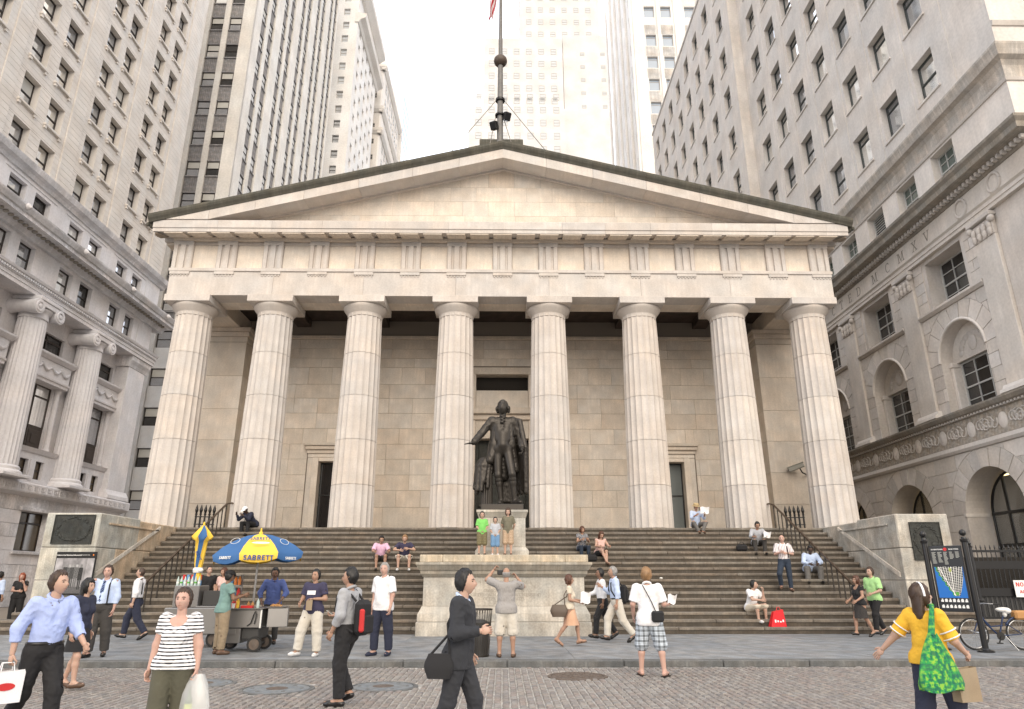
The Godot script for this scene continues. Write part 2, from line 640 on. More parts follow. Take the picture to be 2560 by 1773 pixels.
func memorial_hall() -> void:
	var hall := thing("memorial_hall", "pale stone temple-fronted hall with eight fluted columns and a triangular pediment", "building", P(0, 3.6, 28.7))
	# columns
	var dy := [3.6, 5.31, 7.16, 9.05, 10.96, 12.69]
	var rad := func(y: float) -> float: return lerpf(0.905, 0.755, (y - 3.6) / 9.1) + 0.02 * sin(PI * (y - 3.6) / 9.1)
	var drums := []
	for i in 5:
		drums.append(fluted(dy[i], dy[i + 1], rad.call(dy[i]), rad.call(dy[i + 1])))
	var cap := MB.new()
	cap.lathe([Vector2(0.745, 12.69), Vector2(0.75, 12.80), Vector2(0.765, 12.83), Vector2(0.77, 12.86), Vector2(0.79, 12.87), Vector2(0.83, 12.93), Vector2(0.90, 13.02), Vector2(0.955, 13.10), Vector2(0.965, 13.16), Vector2(0.945, 13.20)], 48, Vector3.ZERO, true, false)
	var neck := fluted(12.69, 12.83, 0.757, 0.772)
	var ech := cap.mesh()
	var aba := MB.new()
	aba.box(Vector3(-0.995, 13.2, -0.995), Vector3(0.995, 13.517, 0.995), 0.014)
	var abm := aba.mesh()
	for c: float in COLS:
		var col := Node3D.new()
		col.name = "column"
		hall.add_child(col, true)
		col.position = Vector3(c, -3.6, 0)
		for i in 5:
			var d := local("drum", drums[i], marble(), col)
			d.rotation.y = rng.randi() % 20 * TAU / 20.0
		local("necking", neck, M.marble1, col)
		local("echinus", ech, M.marble3, col)
		local("abacus", abm, marble(), col)
	# architrave: a front and a back beam over each bay
	for i in 7:
		var x0: float = COLS[i] if i > 0 else -14.77
		var x1: float = COLS[i + 1] if i < 6 else 14.77
		part("architrave_beam", box_mb(x0 + 0.003, x1 - 0.003, 13.52, 14.655, 27.85, 28.72, 0.008), marble(), hall)
		part("architrave_beam", box_mb(x0 + 0.003, x1 - 0.003, 13.52, 14.655, 28.728, 29.6, 0.008), M.wall2, hall)
	for s: float in [-1.0, 1.0]:
		var a := minf(s * 13.0, s * 14.77)
		part("architrave_beam", box_mb(a, a + 1.77, 13.522, 14.65, 29.606, 62.0, 0.008), M.wall0, hall)
	part("taenia", box_mb(-14.83, 14.83, 14.657, 14.81, 27.79, 29.0, 0.012), M.marble0, hall)
	# ceiling of the porch
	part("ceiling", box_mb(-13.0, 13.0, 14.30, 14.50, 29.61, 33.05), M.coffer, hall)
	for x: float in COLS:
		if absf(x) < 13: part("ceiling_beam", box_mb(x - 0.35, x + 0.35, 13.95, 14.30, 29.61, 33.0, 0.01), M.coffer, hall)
	# frieze
	part("frieze_backing", box_mb(-14.70, 14.70, 14.81, 16.36, 28.08, 31.0), M.wall1, hall)
	for s: float in [-1.0, 1.0]:
		var a := minf(s * 13.2, s * 14.70)
		part("frieze_backing", box_mb(a, a + 1.5, 14.65, 16.7, 31.0, 62.0), M.wall1, hall)
	var tri := []
	for i in range(-7, 8):
		tri.append(signf(i) * minf(absf(i) * 2.062, 14.34))
	var tg := MB.new()
	var w := 0.435
	var prof := PackedVector2Array()   # x, z section, front towards +z
	for q: Array in [[-w, -0.30], [w, -0.30], [w, 0.0], [w - 0.05, 0.05], [0.24, 0.05], [0.225, -0.03], [0.125, -0.03], [0.11, 0.05], [-0.11, 0.05], [-0.125, -0.03], [-0.225, -0.03], [-0.24, 0.05], [-w + 0.05, 0.05], [-w, 0.0]]:
		prof.append(Vector2(q[0], -q[1]))
	tg.t = Transform3D(Basis(Vector3.RIGHT, Vector3(0, 0, -1), Vector3.UP), Vector3.ZERO)
	tg.prism(prof, 0.0, 1.14)
	var tgm := tg.mesh()
	var tc := MB.new()
	tc.box(Vector3(-w - 0.006, 1.14, -0.3), Vector3(w + 0.006, 1.33, 0.062), 0.006)
	var tcm := tc.mesh()
	var rg := MB.new()
	rg.box(Vector3(-w, -0.16, -0.2), Vector3(w, -0.02, 0.055), 0.01)
	for k in 6:
		rg.lathe([Vector2(0.045, -0.235), Vector2(0.03, -0.16)], 6, Vector3(-w + 0.075 + k * 0.144, 0, 0.0), true)
	var rgm := rg.mesh()
	for x: float in tri:
		var t := local("triglyph", tgm, marble(), hall)
		t.position = Vector3(x, 14.812 - 3.6, 0.85)
		var cp := local("triglyph_cap", tcm, M.marble4, hall)
		cp.position = t.position
		var r := local("regula", rgm, marble(), hall)
		r.position = Vector3(x, 14.67 - 3.6, 0.85)
	for i in 14:
		part("metope", box_mb(tri[i] + w + 0.008, tri[i + 1] - w - 0.008, 14.812, 15.99, 27.96, 28.08, 0.006), M["wall%d" % [2, 2, 4, 2, 0][i % 5]], hall)
		part("metope_band", box_mb(tri[i] + w + 0.008, tri[i + 1] - w - 0.008, 15.99, 16.13, 27.91, 28.08, 0.006), M.marble3, hall)
	part("cornice_bed", box_mb(-14.80, 14.80, 16.145, 16.32, 27.74, 28.3, 0.01), M.wall3, hall)
	# mutules on the sloping soffit
	for i in range(-14, 15):
		var x := i * 1.034
		var mu := MB.new()
		mu.hexa([P(x - 0.41, 16.115, 27.0), P(x + 0.41, 16.115, 27.0), P(x + 0.41, 16.27, 27.78), P(x - 0.41, 16.27, 27.78), P(x - 0.41, 16.20, 27.0), P(x + 0.41, 16.20, 27.0), P(x + 0.41, 16.37, 27.78), P(x - 0.41, 16.37, 27.78)])
		for a in 3:
			for b in 6:
				var yy: float = 16.12 + 0.2 * (0.15 + a * 0.25)
				mu.lathe([Vector2(0.028, yy - 0.035), Vector2(0.032, yy + 0.02)], 5, P(x - 0.34 + b * 0.136, 0, 27.12 + a * 0.22))
		part("mutule", mu, M.wall3 if i % 3 else M.wall0, hall)
	# horizontal cornice
	var cx := -15.38
	while cx < 15.3:
		var e := minf(cx + rng.randf_range(1.9, 2.9), 15.38)
		if 15.38 - e < 0.9: e = 15.38
		var mb := MB.new()
		mb.run_x([Vector2(26.97, 16.17), Vector2(26.97, 16.33), Vector2(26.93, 16.35), Vector2(26.93, 16.70), Vector2(26.97, 16.74), Vector2(28.1, 16.78), Vector2(28.1, 16.42), Vector2(27.6, 16.33)], cx + 0.004, e - 0.004)
		part("cornice_block", mb, marble(), hall)
		cx = e
	for s: float in [-1.0, 1.0]:
		var fl := MB.new()
		fl.bd(minf(s * 14.4, s * 15.38), maxf(s * 14.4, s * 15.38), 16.25, 16.74, 28.1, 62.0, 0.01)
		part("cornice_block", fl, M.marble4, hall)
		for k in 18:   # carved corner ornament under the cornice and mutules along the flank
			if k < 8: part("mutule", box_mb(minf(s * 14.75, s * 15.3), maxf(s * 14.75, s * 15.3), 16.12, 16.24, 28.2 + k * 1.03, 29.0 + k * 1.03), M.wall3, hall)
		var an := MB.new()
		for k in 7:
			var a := -0.9 + k * 0.3
			an.bar(P(s * 14.95, 16.2, 27.55), P(s * (15.1 + 0.25 * cos(a)), 16.12, 27.3 - 0.28 * sin(a) - 0.05), 0.07, 0.05)
		part("corner_ornament", an, M.soffit, hall)
		var lion := MB.new()
		lion.ball(P(s * 15.55, 16.62, 27.2), Vector3(0.16, 0.2, 0.2), 8, 6)
		lion.ball(P(s * 15.66, 16.55, 27.05), Vector3(0.09, 0.1, 0.1), 7, 5)
		part("lion_head_spout", lion, M.moss, hall)
	# tympanum: courses of blocks cut by the slope
	part("tympanum_backing", tymp_back(), M.joint, hall)
	var ty := [16.75, 17.63, 18.38, 19.13, 20.2]
	var joints := [[-13.2, -11.2, -8.9, -6.6, -4.1, -1.75, 0.6, 2.9, 5.3, 7.6, 9.9, 11.6, 13.2], [-12, -9.6, -7.4, -5.1, -3.2, -1.87, -0.68, 0.54, 1.73, 3.4, 5.2, 7.1, 9.2, 11.0, 12], [-9, -7.2, -4.9, -2.43, -1.25, 1.12, 2.31, 4.7, 6.6, 9], [-6, -4.4, -1.98, -0.68, 0.53, 1.77, 4.2, 6]]
	for r in 4:
		for j in joints[r].size() - 1:
			var x0: float = joints[r][j] + 0.004
			var x1: float = joints[r][j + 1] - 0.004
			var rect := PackedVector2Array([Vector2(x0, ty[r] + 0.004), Vector2(x1, ty[r] + 0.004), Vector2(x1, ty[r + 1] - 0.004), Vector2(x0, ty[r + 1] - 0.004)])
			var tri_p := PackedVector2Array([Vector2(-14, 20.13 - RAKE * 14), Vector2(0, 20.13), Vector2(14, 20.13 - RAKE * 14), Vector2(14, 16), Vector2(-14, 16)])
			for poly: PackedVector2Array in Geometry2D.intersect_polygons(rect, tri_p):
				if poly.size() < 3: continue
				var mb := MB.new()
				mb.prism(poly, -28.16, -28.03 - rng.randf() * 0.006)
				part("tympanum_block", mb, M["wall%d" % [2, 4, 2, 0, 2][(j * 3 + r) % 5]] if r < 3 else M["wall%d" % (j % 5)], hall)
	# raking cornice
	for s: float in [-1.0, 1.0]:
		var cuts := [0.0, 2.0, 4.1, 6.5, 8.9, 11.0, 13.0, 15.38]
		for i in cuts.size() - 1:
			rake(hall, s, cuts[i] + (0.0 if i == 0 else 0.005), cuts[i + 1] - 0.005, 26.90, 28.1, -0.325, -0.79, -0.68, marble(), "raking_cornice_block")
			var u0: float = cuts[i]
			var u1: float = cuts[i + 1] if i < cuts.size() - 2 else 15.56
			gutter(hall, s, u0 + (0.0 if i == 0 else 0.004), u1 - 0.004)
			if i < 6: rake(hall, s, u0, u1, 27.88, 28.1, -0.675, -0.79, -0.79, M.marble3, "bed_moulding")
	# roof and body behind
	var rf := MB.new()
	rf.run_d([Vector2(-15.4, 16.78), Vector2(15.4, 16.78), Vector2(0, 16.78 + RAKE * 15.4)], 28.2, 62.0)
	part("roof", rf, M.moss, hall)
	var body := MB.new()
	body.bd(-14.5, 14.5, 0.12, 14.65, 34.2, 62.0)
	body.bd(-14.5, -12.65, 3.6, 14.65, 33.3, 34.2)
	body.bd(12.65, 14.5, 3.6, 14.65, 33.3, 34.2)
	part("flank_wall", body, M.wall0, hall)
	# antae
	for s: float in [-1.0, 1.0]:
		var a := minf(s * 12.62, s * 14.55)
		var ay := [3.6, 4.95, 6.4, 7.9, 9.4, 11.05, 12.78]
		for i in 6:
			part("anta_block", box_mb(a, a + 1.93, ay[i] + 0.004, ay[i + 1] - 0.004, 32.0, 33.3, 0.01), M["wall%d" % (rng.randi() % 5)], hall)
		part("anta_capital", box_mb(a - 0.03, a + 1.96, 12.79, 13.05, 31.97, 33.3, 0.012), M.wall1, hall)
		part("anta_capital", box_mb(a - 0.12, a + 2.05, 13.06, 13.30, 31.88, 33.3, 0.03), M.wall3, hall)
		part("anta_capital", box_mb(a - 0.16, a + 2.1, 13.31, 13.515, 31.85, 33.3, 0.012), M.wall3, hall)
	porch_wall(hall)
	# floor of the porch
	part("porch_floor", box_mb(-14.6, 14.6, 0.12, 3.595, 28.1, 33.2), M.tread0, hall)
	# flag pole on the ridge
	flagpole()

func tymp_back() -> MB:
	var mb := MB.new()
	var q := PackedVector2Array([Vector2(-14.0, 16.6), Vector2(14.0, 16.6), Vector2(0, 16.6 + RAKE * 14.0 + 0.1)])
	mb.prism(q, -28.9, -28.06)
	return mb

# a block of the raking cornice between u0 and u1 from the ridge, kept above the level cornice
func rake(parent: Node3D, s: float, u0: float, u1: float, d0: float, d1: float, top: float, low_front: float, low_back: float, mat: Material, called: String) -> void:
	var c := []
	for k in 2:
		for q: Array in [[u0, d0], [u1, d0], [u1, d1], [u0, d1]]:
			var line: float = 20.81 - RAKE * q[0]
			var y: float = line + top if k == 1 else maxf(line + (low_front if q[1] == d0 else low_back), 16.745)
			c.append(P(s * q[0], maxf(y, 16.75) if k == 1 else y, q[1]))
	if s < 0:
		c = [c[1], c[0], c[3], c[2], c[5], c[4], c[7], c[6]]
	var mb := MB.new()
	mb.hexa(c)
	part(called, mb, mat, parent)

func gutter(parent: Node3D, s: float, u0: float, u1: float) -> void:
	var prof := [Vector2(26.70, 0.0), Vector2(26.71, -0.10), Vector2(26.76, -0.19), Vector2(26.83, -0.26), Vector2(26.87, -0.322), Vector2(29.2, -0.322), Vector2(29.2, 0.0)]
	var mb := MB.new()
	var ra := PackedVector3Array()
	var rb := PackedVector3Array()
	for p: Vector2 in prof:
		ra.append(P(s * u0, 20.81 - RAKE * u0 + p.y, p.x))
		rb.append(P(s * u1, 20.81 - RAKE * u1 + p.y, p.x))
	for i in prof.size():
		var j := (i + 1) % prof.size()
		if s > 0: mb.quad(ra[j], rb[j], rb[i], ra[i])
		else: mb.quad(ra[i], rb[i], rb[j], ra[j])
	mb.cap(ra, s > 0)
	mb.cap(rb, s < 0)
	part("gutter_block", mb, M.moss, parent)

func porch_wall(hall: Node3D) -> void:
	var holes := [Rect2(-1.62, 3.6, 3.24, 8.3), Rect2(-9.42, 3.6, 3.05, 4.36), Rect2(6.37, 3.6, 3.05, 4.36)]
	var back := MB.new()
	for h: Array in [[-12.7, -9.3, 3.6, 14.3], [-6.5, -1.5, 3.6, 14.3], [1.5, 6.5, 3.6, 14.3], [9.3, 12.7, 3.6, 14.3], [-9.3, -6.5, 7.8, 14.3], [6.5, 9.3, 7.8, 14.3], [-1.5, 1.5, 11.8, 14.3]]:
		back.bd(h[0], h[1], h[2], h[3], 33.03, 33.3)
	part("wall_backing", back, M.joint, hall)
	var cy := [3.6, 3.9, 4.89, 5.68, 6.41, 7.17, 7.9, 8.67, 9.44, 10.2, 10.92, 11.8, 12.29, 12.79, 13.29]
	for r in cy.size() - 1:
		var long := r % 2 == 1 or r == 12
		var l := 2.34 if long else 1.17
		var x := -12.64 - (0.0 if r % 4 < 2 else l * 0.5)
		while x < 12.64:
			var rect := Rect2(maxf(x, -12.64) + 0.004, cy[r] + 0.004, 0, cy[r + 1] - cy[r] - 0.008)
			var xe := minf(x + l, 12.64) - 0.004
			rect.size.x = xe - rect.position.x
			x += l
			if rect.size.x < 0.08: continue
			var bits := [rect]
			for h: Rect2 in holes:
				var nx := []
				for b: Rect2 in bits:
					if not b.intersects(h):
						nx.append(b)
						continue
					if b.position.x < h.position.x - 0.05: nx.append(Rect2(b.position.x, b.position.y, h.position.x - b.position.x, b.size.y))
					if b.end.x > h.end.x + 0.05: nx.append(Rect2(h.end.x, b.position.y, b.end.x - h.end.x, b.size.y))
					if b.end.y > h.end.y + 0.1 and b.position.y < h.end.y: nx.append(Rect2(maxf(b.position.x, h.position.x), h.end.y, minf(b.end.x, h.end.x) - maxf(b.position.x, h.position.x), b.end.y - h.end.y))
				bits = nx
			for b: Rect2 in bits:
				if b.size.x < 0.03 or b.size.y < 0.03: continue
				part("wall_block", box_mb(b.position.x, b.end.x, b.position.y, b.end.y, 33.0 + rng.randf() * 0.006, 33.2, 0.008), M["wall%d" % (rng.randi() % 5)], hall)
	part("wall_moulding", box_mb(-12.64, 12.64, 13.30, 13.50, 32.92, 33.2, 0.03), M.wall3, hall)
	# side windows with hooded surrounds
	for s: float in [-1.0, 1.0]:
		var c := s * 7.895
		var w := Node3D.new()
		w.name = "window"
		hall.add_child(w, true)
		w.position = P(c, 3.6, 33) - hall.position
		for e: float in [-1.0, 1.0]:
			part("jamb", box_mb(minf(c + e * 0.93, c + e * 1.22), maxf(c + e * 0.93, c + e * 1.22), 3.9, 7.24, 32.93, 33.5, 0.012), M.wall2, w)
			part("jamb", box_mb(minf(c + e * 1.22, c + e * 1.46), maxf(c + e * 1.22, c + e * 1.46), 3.9, 7.24, 32.96, 33.3, 0.012), M.wall4, w)
		part("lintel", box_mb(c - 1.46, c + 1.46, 7.245, 7.42, 32.93, 33.3, 0.012), M.wall2, w)
		part("lintel", box_mb(c - 0.925, c + 0.925, 7.06, 7.24, 32.95, 33.5, 0.012), M.wall2, w)
		part("hood", box_mb(c - 1.5, c + 1.5, 7.425, 7.60, 32.86, 33.3, 0.02), M.wall0, w)
		part("hood", box_mb(c - 1.58, c + 1.58, 7.605, 7.78, 32.76, 33.3, 0.02), M.wall3, w)
		part("hood", box_mb(c - 1.63, c + 1.63, 7.785, 7.93, 32.68, 33.3, 0.02), M.wall1, w)
		part("sill", box_mb(c - 1.52, c + 1.52, 3.62, 3.895, 32.85, 33.5, 0.012), M.wall4, w)
		part("sash", sash(c - 0.925, c + 0.925, 3.9, 7.06, 33.44, [5.5], []), M.black_paint, w)
		part("pane", box_mb(c - 0.9, c + 0.9, 3.95, 7.02, 33.50, 33.52), M.dark_glass if s < 0 else M.grey_glass, w)
	# central doorway and the opening above it
	var door := Node3D.new()
	door.name = "doorway"
	hall.add_child(door, true)
	door.position = P(0, 3.6, 33) - hall.position
	for e: float in [-1.0, 1.0]:
		part("jamb", box_mb(minf(e * 1.31, e * 1.62), maxf(e * 1.31, e * 1.62), 3.6, 11.8, 32.9, 33.7, 0.012), M.wall2, door)
	part("lintel", box_mb(-1.305, 1.305, 8.19, 9.1, 32.94, 33.7, 0.012), M.wall1, door)
	part("hood", box_mb(-1.7, 1.7, 9.1, 9.36, 32.80, 33.3, 0.02), M.wall3, door)
	part("hood", box_mb(-1.78, 1.78, 9.365, 9.67, 32.62, 33.3, 0.03), M.wall1, door)
	part("panel", box_mb(-1.305, 1.305, 9.675, 10.62, 32.98, 33.6, 0.012), M.wall4, door)
	part("lintel", box_mb(-1.62, 1.62, 11.44, 11.8, 32.88, 33.6, 0.012), M.wall1, door)
	part("transom_pane", box_mb(-1.30, 1.30, 10.62, 11.44, 33.5, 33.55), M.dark_room, door)
	for e: float in [-1.0, 1.0]:
		var lf := part("door_leaf", box_mb(minf(0.01 * e, 1.30 * e), maxf(0.01 * e, 1.30 * e), 3.6, 8.19, 33.5, 33.58, 0.01), M.bronze_plate, door)
		for r in 4:
			for q in 2:
				part("panel", box_mb(e * (0.35 + q * 0.58) - 0.22, e * (0.35 + q * 0.58) + 0.22, 3.85 + r * 1.1, 4.75 + r * 1.1, 33.46, 33.5, 0.015), M.bronze_plate, door)
	# iron spear screens standing beside the end columns
	for s: float in [-1.0, 1.0]:
		var f := thing("iron_gate_screen", "short black iron screen of spear bars beside the %s end column" % ("left" if s < 0 else "right"), "screen", P(s * 12.2, 3.6, 28.9), "spear screens on the porch")
		for k in 5:
			var b := MB.new()
			var x := s * (12.55 - k * 0.16)
			b.lathe([Vector2(0.04, 3.6), Vector2(0.04, 4.18), Vector2(0.06, 4.2), Vector2(0.035, 4.24), Vector2(0.07, 4.36), Vector2(0.05, 4.46), Vector2(0.004, 4.6)], 8, P(x, 0, 28.9 + k * 0.05))
			part("spear_bar", b, M.iron, f)
		var rr := MB.new()
		rr.bar(P(s * 12.6, 3.8, 28.9), P(s * 11.85, 3.8, 29.12), 0.04, 0.04)
		rr.bar(P(s * 12.6, 4.1, 28.9), P(s * 11.85, 4.1, 29.12), 0.04, 0.04)
		part("rail", rr, M.iron, f)
	# a camera on the wall
	var sc := thing("security_camera", "white security camera on a bracket on the porch end wall", "camera", P(13.75, 6.3, 31.8))
	var bd := MB.new()
	bd.t = Transform3D(Basis(Vector3.UP, -0.5) * Basis(Vector3.FORWARD, -0.3), P(13.75, 6.62, 31.6))
	bd.box(Vector3(-0.42, -0.1, -0.09), Vector3(0.3, 0.1, 0.09), 0.02)
	part("housing", bd, M.pale_metal, sc)
	var hd := MB.new()
	hd.t = bd.t
	hd.box(Vector3(-0.47, 0.1, -0.11), Vector3(0.32, 0.13, 0.11), 0.01)
	part("sun_shield", hd, M.pale_metal, sc)
	var ln := MB.new()
	ln.t = bd.t
	ln.box(Vector3(-0.44, -0.07, -0.07), Vector3(-0.421, 0.07, 0.07), 0.01)
	part("lens", ln, M.black_paint, sc)
	var br := MB.new()
	br.tube([P(13.85, 6.55, 31.6), P(13.95, 6.35, 31.62), P(14.2, 6.28, 31.75), P(14.3, 6.28, 32.0)], 0.03, 6)
	part("bracket", br, M.iron, sc)

# sash bars of a window as one mesh: outer frame, rows and columns of bars
func sash(x0: float, x1: float, y0: float, y1: float, d: float, rows: Array, cols: Array, w := 0.06, bar := 0.035) -> MB:
	var m := MB.new()
	m.bd(x0, x0 + w, y0, y1, d, d + 0.08)
	m.bd(x1 - w, x1, y0, y1, d, d + 0.08)
	m.bd(x0 + w, x1 - w, y0, y0 + w, d, d + 0.08)
	m.bd(x0 + w, x1 - w, y1 - w, y1, d, d + 0.08)
	for r: float in rows:
		m.bd(x0 + w, x1 - w, r - bar * 0.6, r + bar * 0.6, d - 0.01, d + 0.07)
	for c: float in cols:
		m.bd(c - bar * 0.5, c + bar * 0.5, y0 + w, y1 - w, d + 0.005, d + 0.06)
	return m

func flagpole() -> void:
	var px := -0.16
	var t := thing("flag_pole", "tall grey flag pole with a bronze ball standing on the roof ridge", "flag pole", P(px, 20.6, 29.0))
	var pl := MB.new()
	pl.lathe([Vector2(0.17, 20.0), Vector2(0.155, 23.0), Vector2(0.13, 26.9), Vector2(0.11, 27.5), Vector2(0.09, 31.0), Vector2(0.07, 45.0)], 14, P(px, 0, 29.0), true, false)
	part("pole", pl, M.pole_grey, t)
	var bl := MB.new()
	bl.ball(P(px, 27.3, 29.0), Vector3(0.35, 0.34, 0.35), 20, 12)
	part("ball", bl, M.ball_brown, t)
	var cl := MB.new()
	cl.lathe([Vector2(0.24, 24.78), Vector2(0.24, 24.9)], 12, P(px, 0, 29.0))
	cl.lathe([Vector2(0.26, 23.88), Vector2(0.26, 23.96)], 12, P(px, 0, 29.0))
	part("collar", cl, M.iron, t)
	var guys := [[P(-3.6, 20.0, 28.6), P(px - 0.2, 24.84, 29.0)], [P(3.2, 20.0, 28.6), P(px + 0.2, 24.84, 29.0)], [P(-0.75, 21.2, 28.5), P(px - 0.22, 23.9, 29.0)], [P(0.6, 21.2, 28.5), P(px + 0.22, 23.6, 29.0)]]
	for g: Array in guys:
		var w := MB.new()
		w.tube(g, 0.02, 5)
		part("guy_wire", w, M.wire, t)
	for q: Array in [[0.17, 23.7, 0.5], [-0.45, 23.15, -0.5]]:
		var f := thing("floodlight", "black box floodlight on the flag pole, the %s of the two" % ("upper" if q[1] > 23.5 else "lower"), "floodlight", P(q[0], q[1] - 0.25, 28.8), "floodlights on the flag pole")
		var b := MB.new()
		b.t = Transform3D(Basis(Vector3.UP, q[2]) * Basis(Vector3.RIGHT, 0.5), P(q[0], q[1], 28.8))
		b.box(Vector3(-0.17, -0.2, -0.17), Vector3(0.17, 0.2, 0.17), 0.03)
		part("housing", b, M.iron, f)
		var gl := MB.new()
		gl.t = b.t
		gl.box(Vector3(-0.15, 0.201, -0.15), Vector3(0.15, 0.215, 0.15), 0.005)
		part("lens", gl, M.dark_glass, f)
		var y := MB.new()
		y.tube([P(px, q[1] + 0.05, 28.95), P(lerpf(px, q[0], 0.6), q[1] + 0.1, 28.85)], 0.04, 6)
		part("bracket", y, M.iron, f)
	single("roof_hatch", box_mb(-1.24, 1.04, 19.0, 23.55, 30.4, 31.4, 0.03), M.moss, "low grey box on the roof ridge behind the flag pole", "roof hatch")
	var fg := thing("flag", "red and white striped flag hanging beside the pole at the top edge", "flag", P(-0.5, 30.2, 29.0))
	for s in 7:
		var mb := MB.new()
		var rows := []
		for k in 16:
			var ring := PackedVector3Array()
			for e in 3:
				var u := (s + e * 0.5) / 7.0
				var y := 30.1 + k * 0.2 + (1.0 - u) * -0.12 + 0.05 * sin(u * 7.0)
				var bx := -0.82 + u * (0.28 + 0.012 * k) + k * 0.018 + 0.03 * sin(k * 0.8 + u * 5.0)
				ring.append(P(bx, y, 28.95 + 0.12 * sin(u * 9.0 + k * 0.5)))
			rows.append(ring)
		mb.grid(rows, false)
		part("stripe", mb, M.flag_red if s % 2 == 0 else M.flag_white, fg)

# ---------------------------------------------------------------- flight of steps, flanking blocks, handrails, pedestal
func stairs() -> void:
	var st := thing("stairs", "broad flight of eighteen worn brown stone steps up to the columns", "stairs", P(0, 0.12, 21.47))
	for k in 18:
		var y := 0.12 + 0.1922 * k
		var d := 21.47 + 0.36 * k
		var hw := 12.68
		if k < 2: hw = 16.3
		elif k < 3: hw = 14.75
		var step := Node3D.new()
		step.name = "step"
		st.add_child(step, true)
		step.position = Vector3(0, y, -d) - st.position
		var deep := d + 0.62 if k < 17 else 28.15
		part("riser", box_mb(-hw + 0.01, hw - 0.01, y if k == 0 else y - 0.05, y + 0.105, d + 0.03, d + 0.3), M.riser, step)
		var x := -hw
		while x < hw - 0.01:
			var e := x + rng.randf_range(1.9, 3.6)
			if hw - e < 1.2: e = hw
			var dz := rng.randf_range(-0.006, 0.006)
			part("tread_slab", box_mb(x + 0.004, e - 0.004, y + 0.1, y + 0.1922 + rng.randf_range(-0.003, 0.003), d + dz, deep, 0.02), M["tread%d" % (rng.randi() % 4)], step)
			x = e
	# flanking blocks with the stepped inner face
	for s: float in [-1.0, 1.0]:
		var side := "left" if s < 0 else "right"
		var cw := thing("cheek_wall", ("warm stained stone block wall flanking the stairs, with a poster in front" if s < 0 else "grey rough stone block wall flanking the stairs beside the map sign"), "stone wall", P(s * 13.5, 0.7, 22.4), "walls flanking the stairs")
		var x0 := s * 12.71
		var x1 := s * 14.42
		var a := minf(x0, x1)
		var b := maxf(x0, x1)
		var m: Material = M.cheek
		var ys := [0.69, 1.62, 2.60, 3.66]
		for r in 3:
			var ds := [[22.4, 24.6, 28.1], [22.4, 23.6, 25.8, 28.1], [22.4, 24.9, 28.1]]
			var dl: Array = ds[r]
			for i in dl.size() - 1:
				var blk := MB.new()
				if r == 2:
					blk.bd(a, b, ys[r] + 0.006, ys[r + 1] - (0.06 if i == 1 else 0.0), dl[i] + (0.0 if i == 0 else 0.004), dl[i + 1] - 0.004, 0.03)
				else:
					blk.bd(a, b, ys[r] + 0.006, ys[r + 1] - 0.006, dl[i] + (0.0 if i == 0 else 0.004), dl[i + 1] - 0.004, 0.02)
				part("stone_block", blk, m if s > 0 else (M.cheek_warm if i > 0 else M.cheek_left), cw)
		# sloping string along the stairs and a level lip near the top
		var st2 := MB.new()
		var xi := s * 12.70
		var lo := minf(xi, xi - s * 0.05)
		var hi := maxf(xi, xi - s * 0.05)
		st2.hexa([P(lo, 1.72, 22.6), P(hi, 1.72, 22.6), P(hi, 3.40, 26.3), P(lo, 3.40, 26.3), P(lo, 1.86, 22.6), P(hi, 1.86, 22.6), P(hi, 3.52, 26.3), P(lo, 3.52, 26.3)])
		part("string_moulding", st2, M.cheek_pale, cw)
		part("lip", box_mb(lo, hi, 3.33, 3.39, 22.9, 26.2, 0.01), m if s > 0 else M.cheek_warm, cw)
		part("footing", box_mb(a - 0.04, b + 0.04, 0.3, 0.69, 22.5, 28.1, 0.02), m, cw)
		handrail(s)
	# bronze plaques on the block fronts
	var pq := thing("bronze_plaque", "wide dark bronze relief tablet on the block above the poster", "plaque", P(-13.33, 2.7, 22.38), "bronze tablets on the flanking blocks")
	part("plate", box_mb(-14.12, -12.86, 2.70, 3.60, 22.36, 22.41, 0.01), M.bronze_plate, pq)
	plaque_relief(pq, -14.12, -12.86, 2.70, 3.60, 22.36, 3)
	var pr := thing("bronze_plaque", "tall dark bronze relief tablet on the block behind the map sign", "plaque", P(13.6, 2.2, 22.38), "bronze tablets on the flanking blocks")
	part("plate", box_mb(13.10, 14.08, 2.22, 3.40, 22.36, 22.41, 0.01), M.bronze_plate, pr)
	var fig := MB.new()
	fig.ball(P(13.5, 2.95, 22.36), Vector3(0.10, 0.13, 0.05), 9, 6)
	fig.ball(P(13.58, 2.62, 22.36), Vector3(0.16, 0.28, 0.05), 9, 6)
	fig.ball(P(13.82, 2.7, 22.36), Vector3(0.12, 0.08, 0.04), 8, 6)
	part("relief_figure", fig, M.bronze_plate, pr)
	plaque_relief(pr, 13.10, 14.08, 2.22, 3.40, 22.36, 9)
	pedestal()

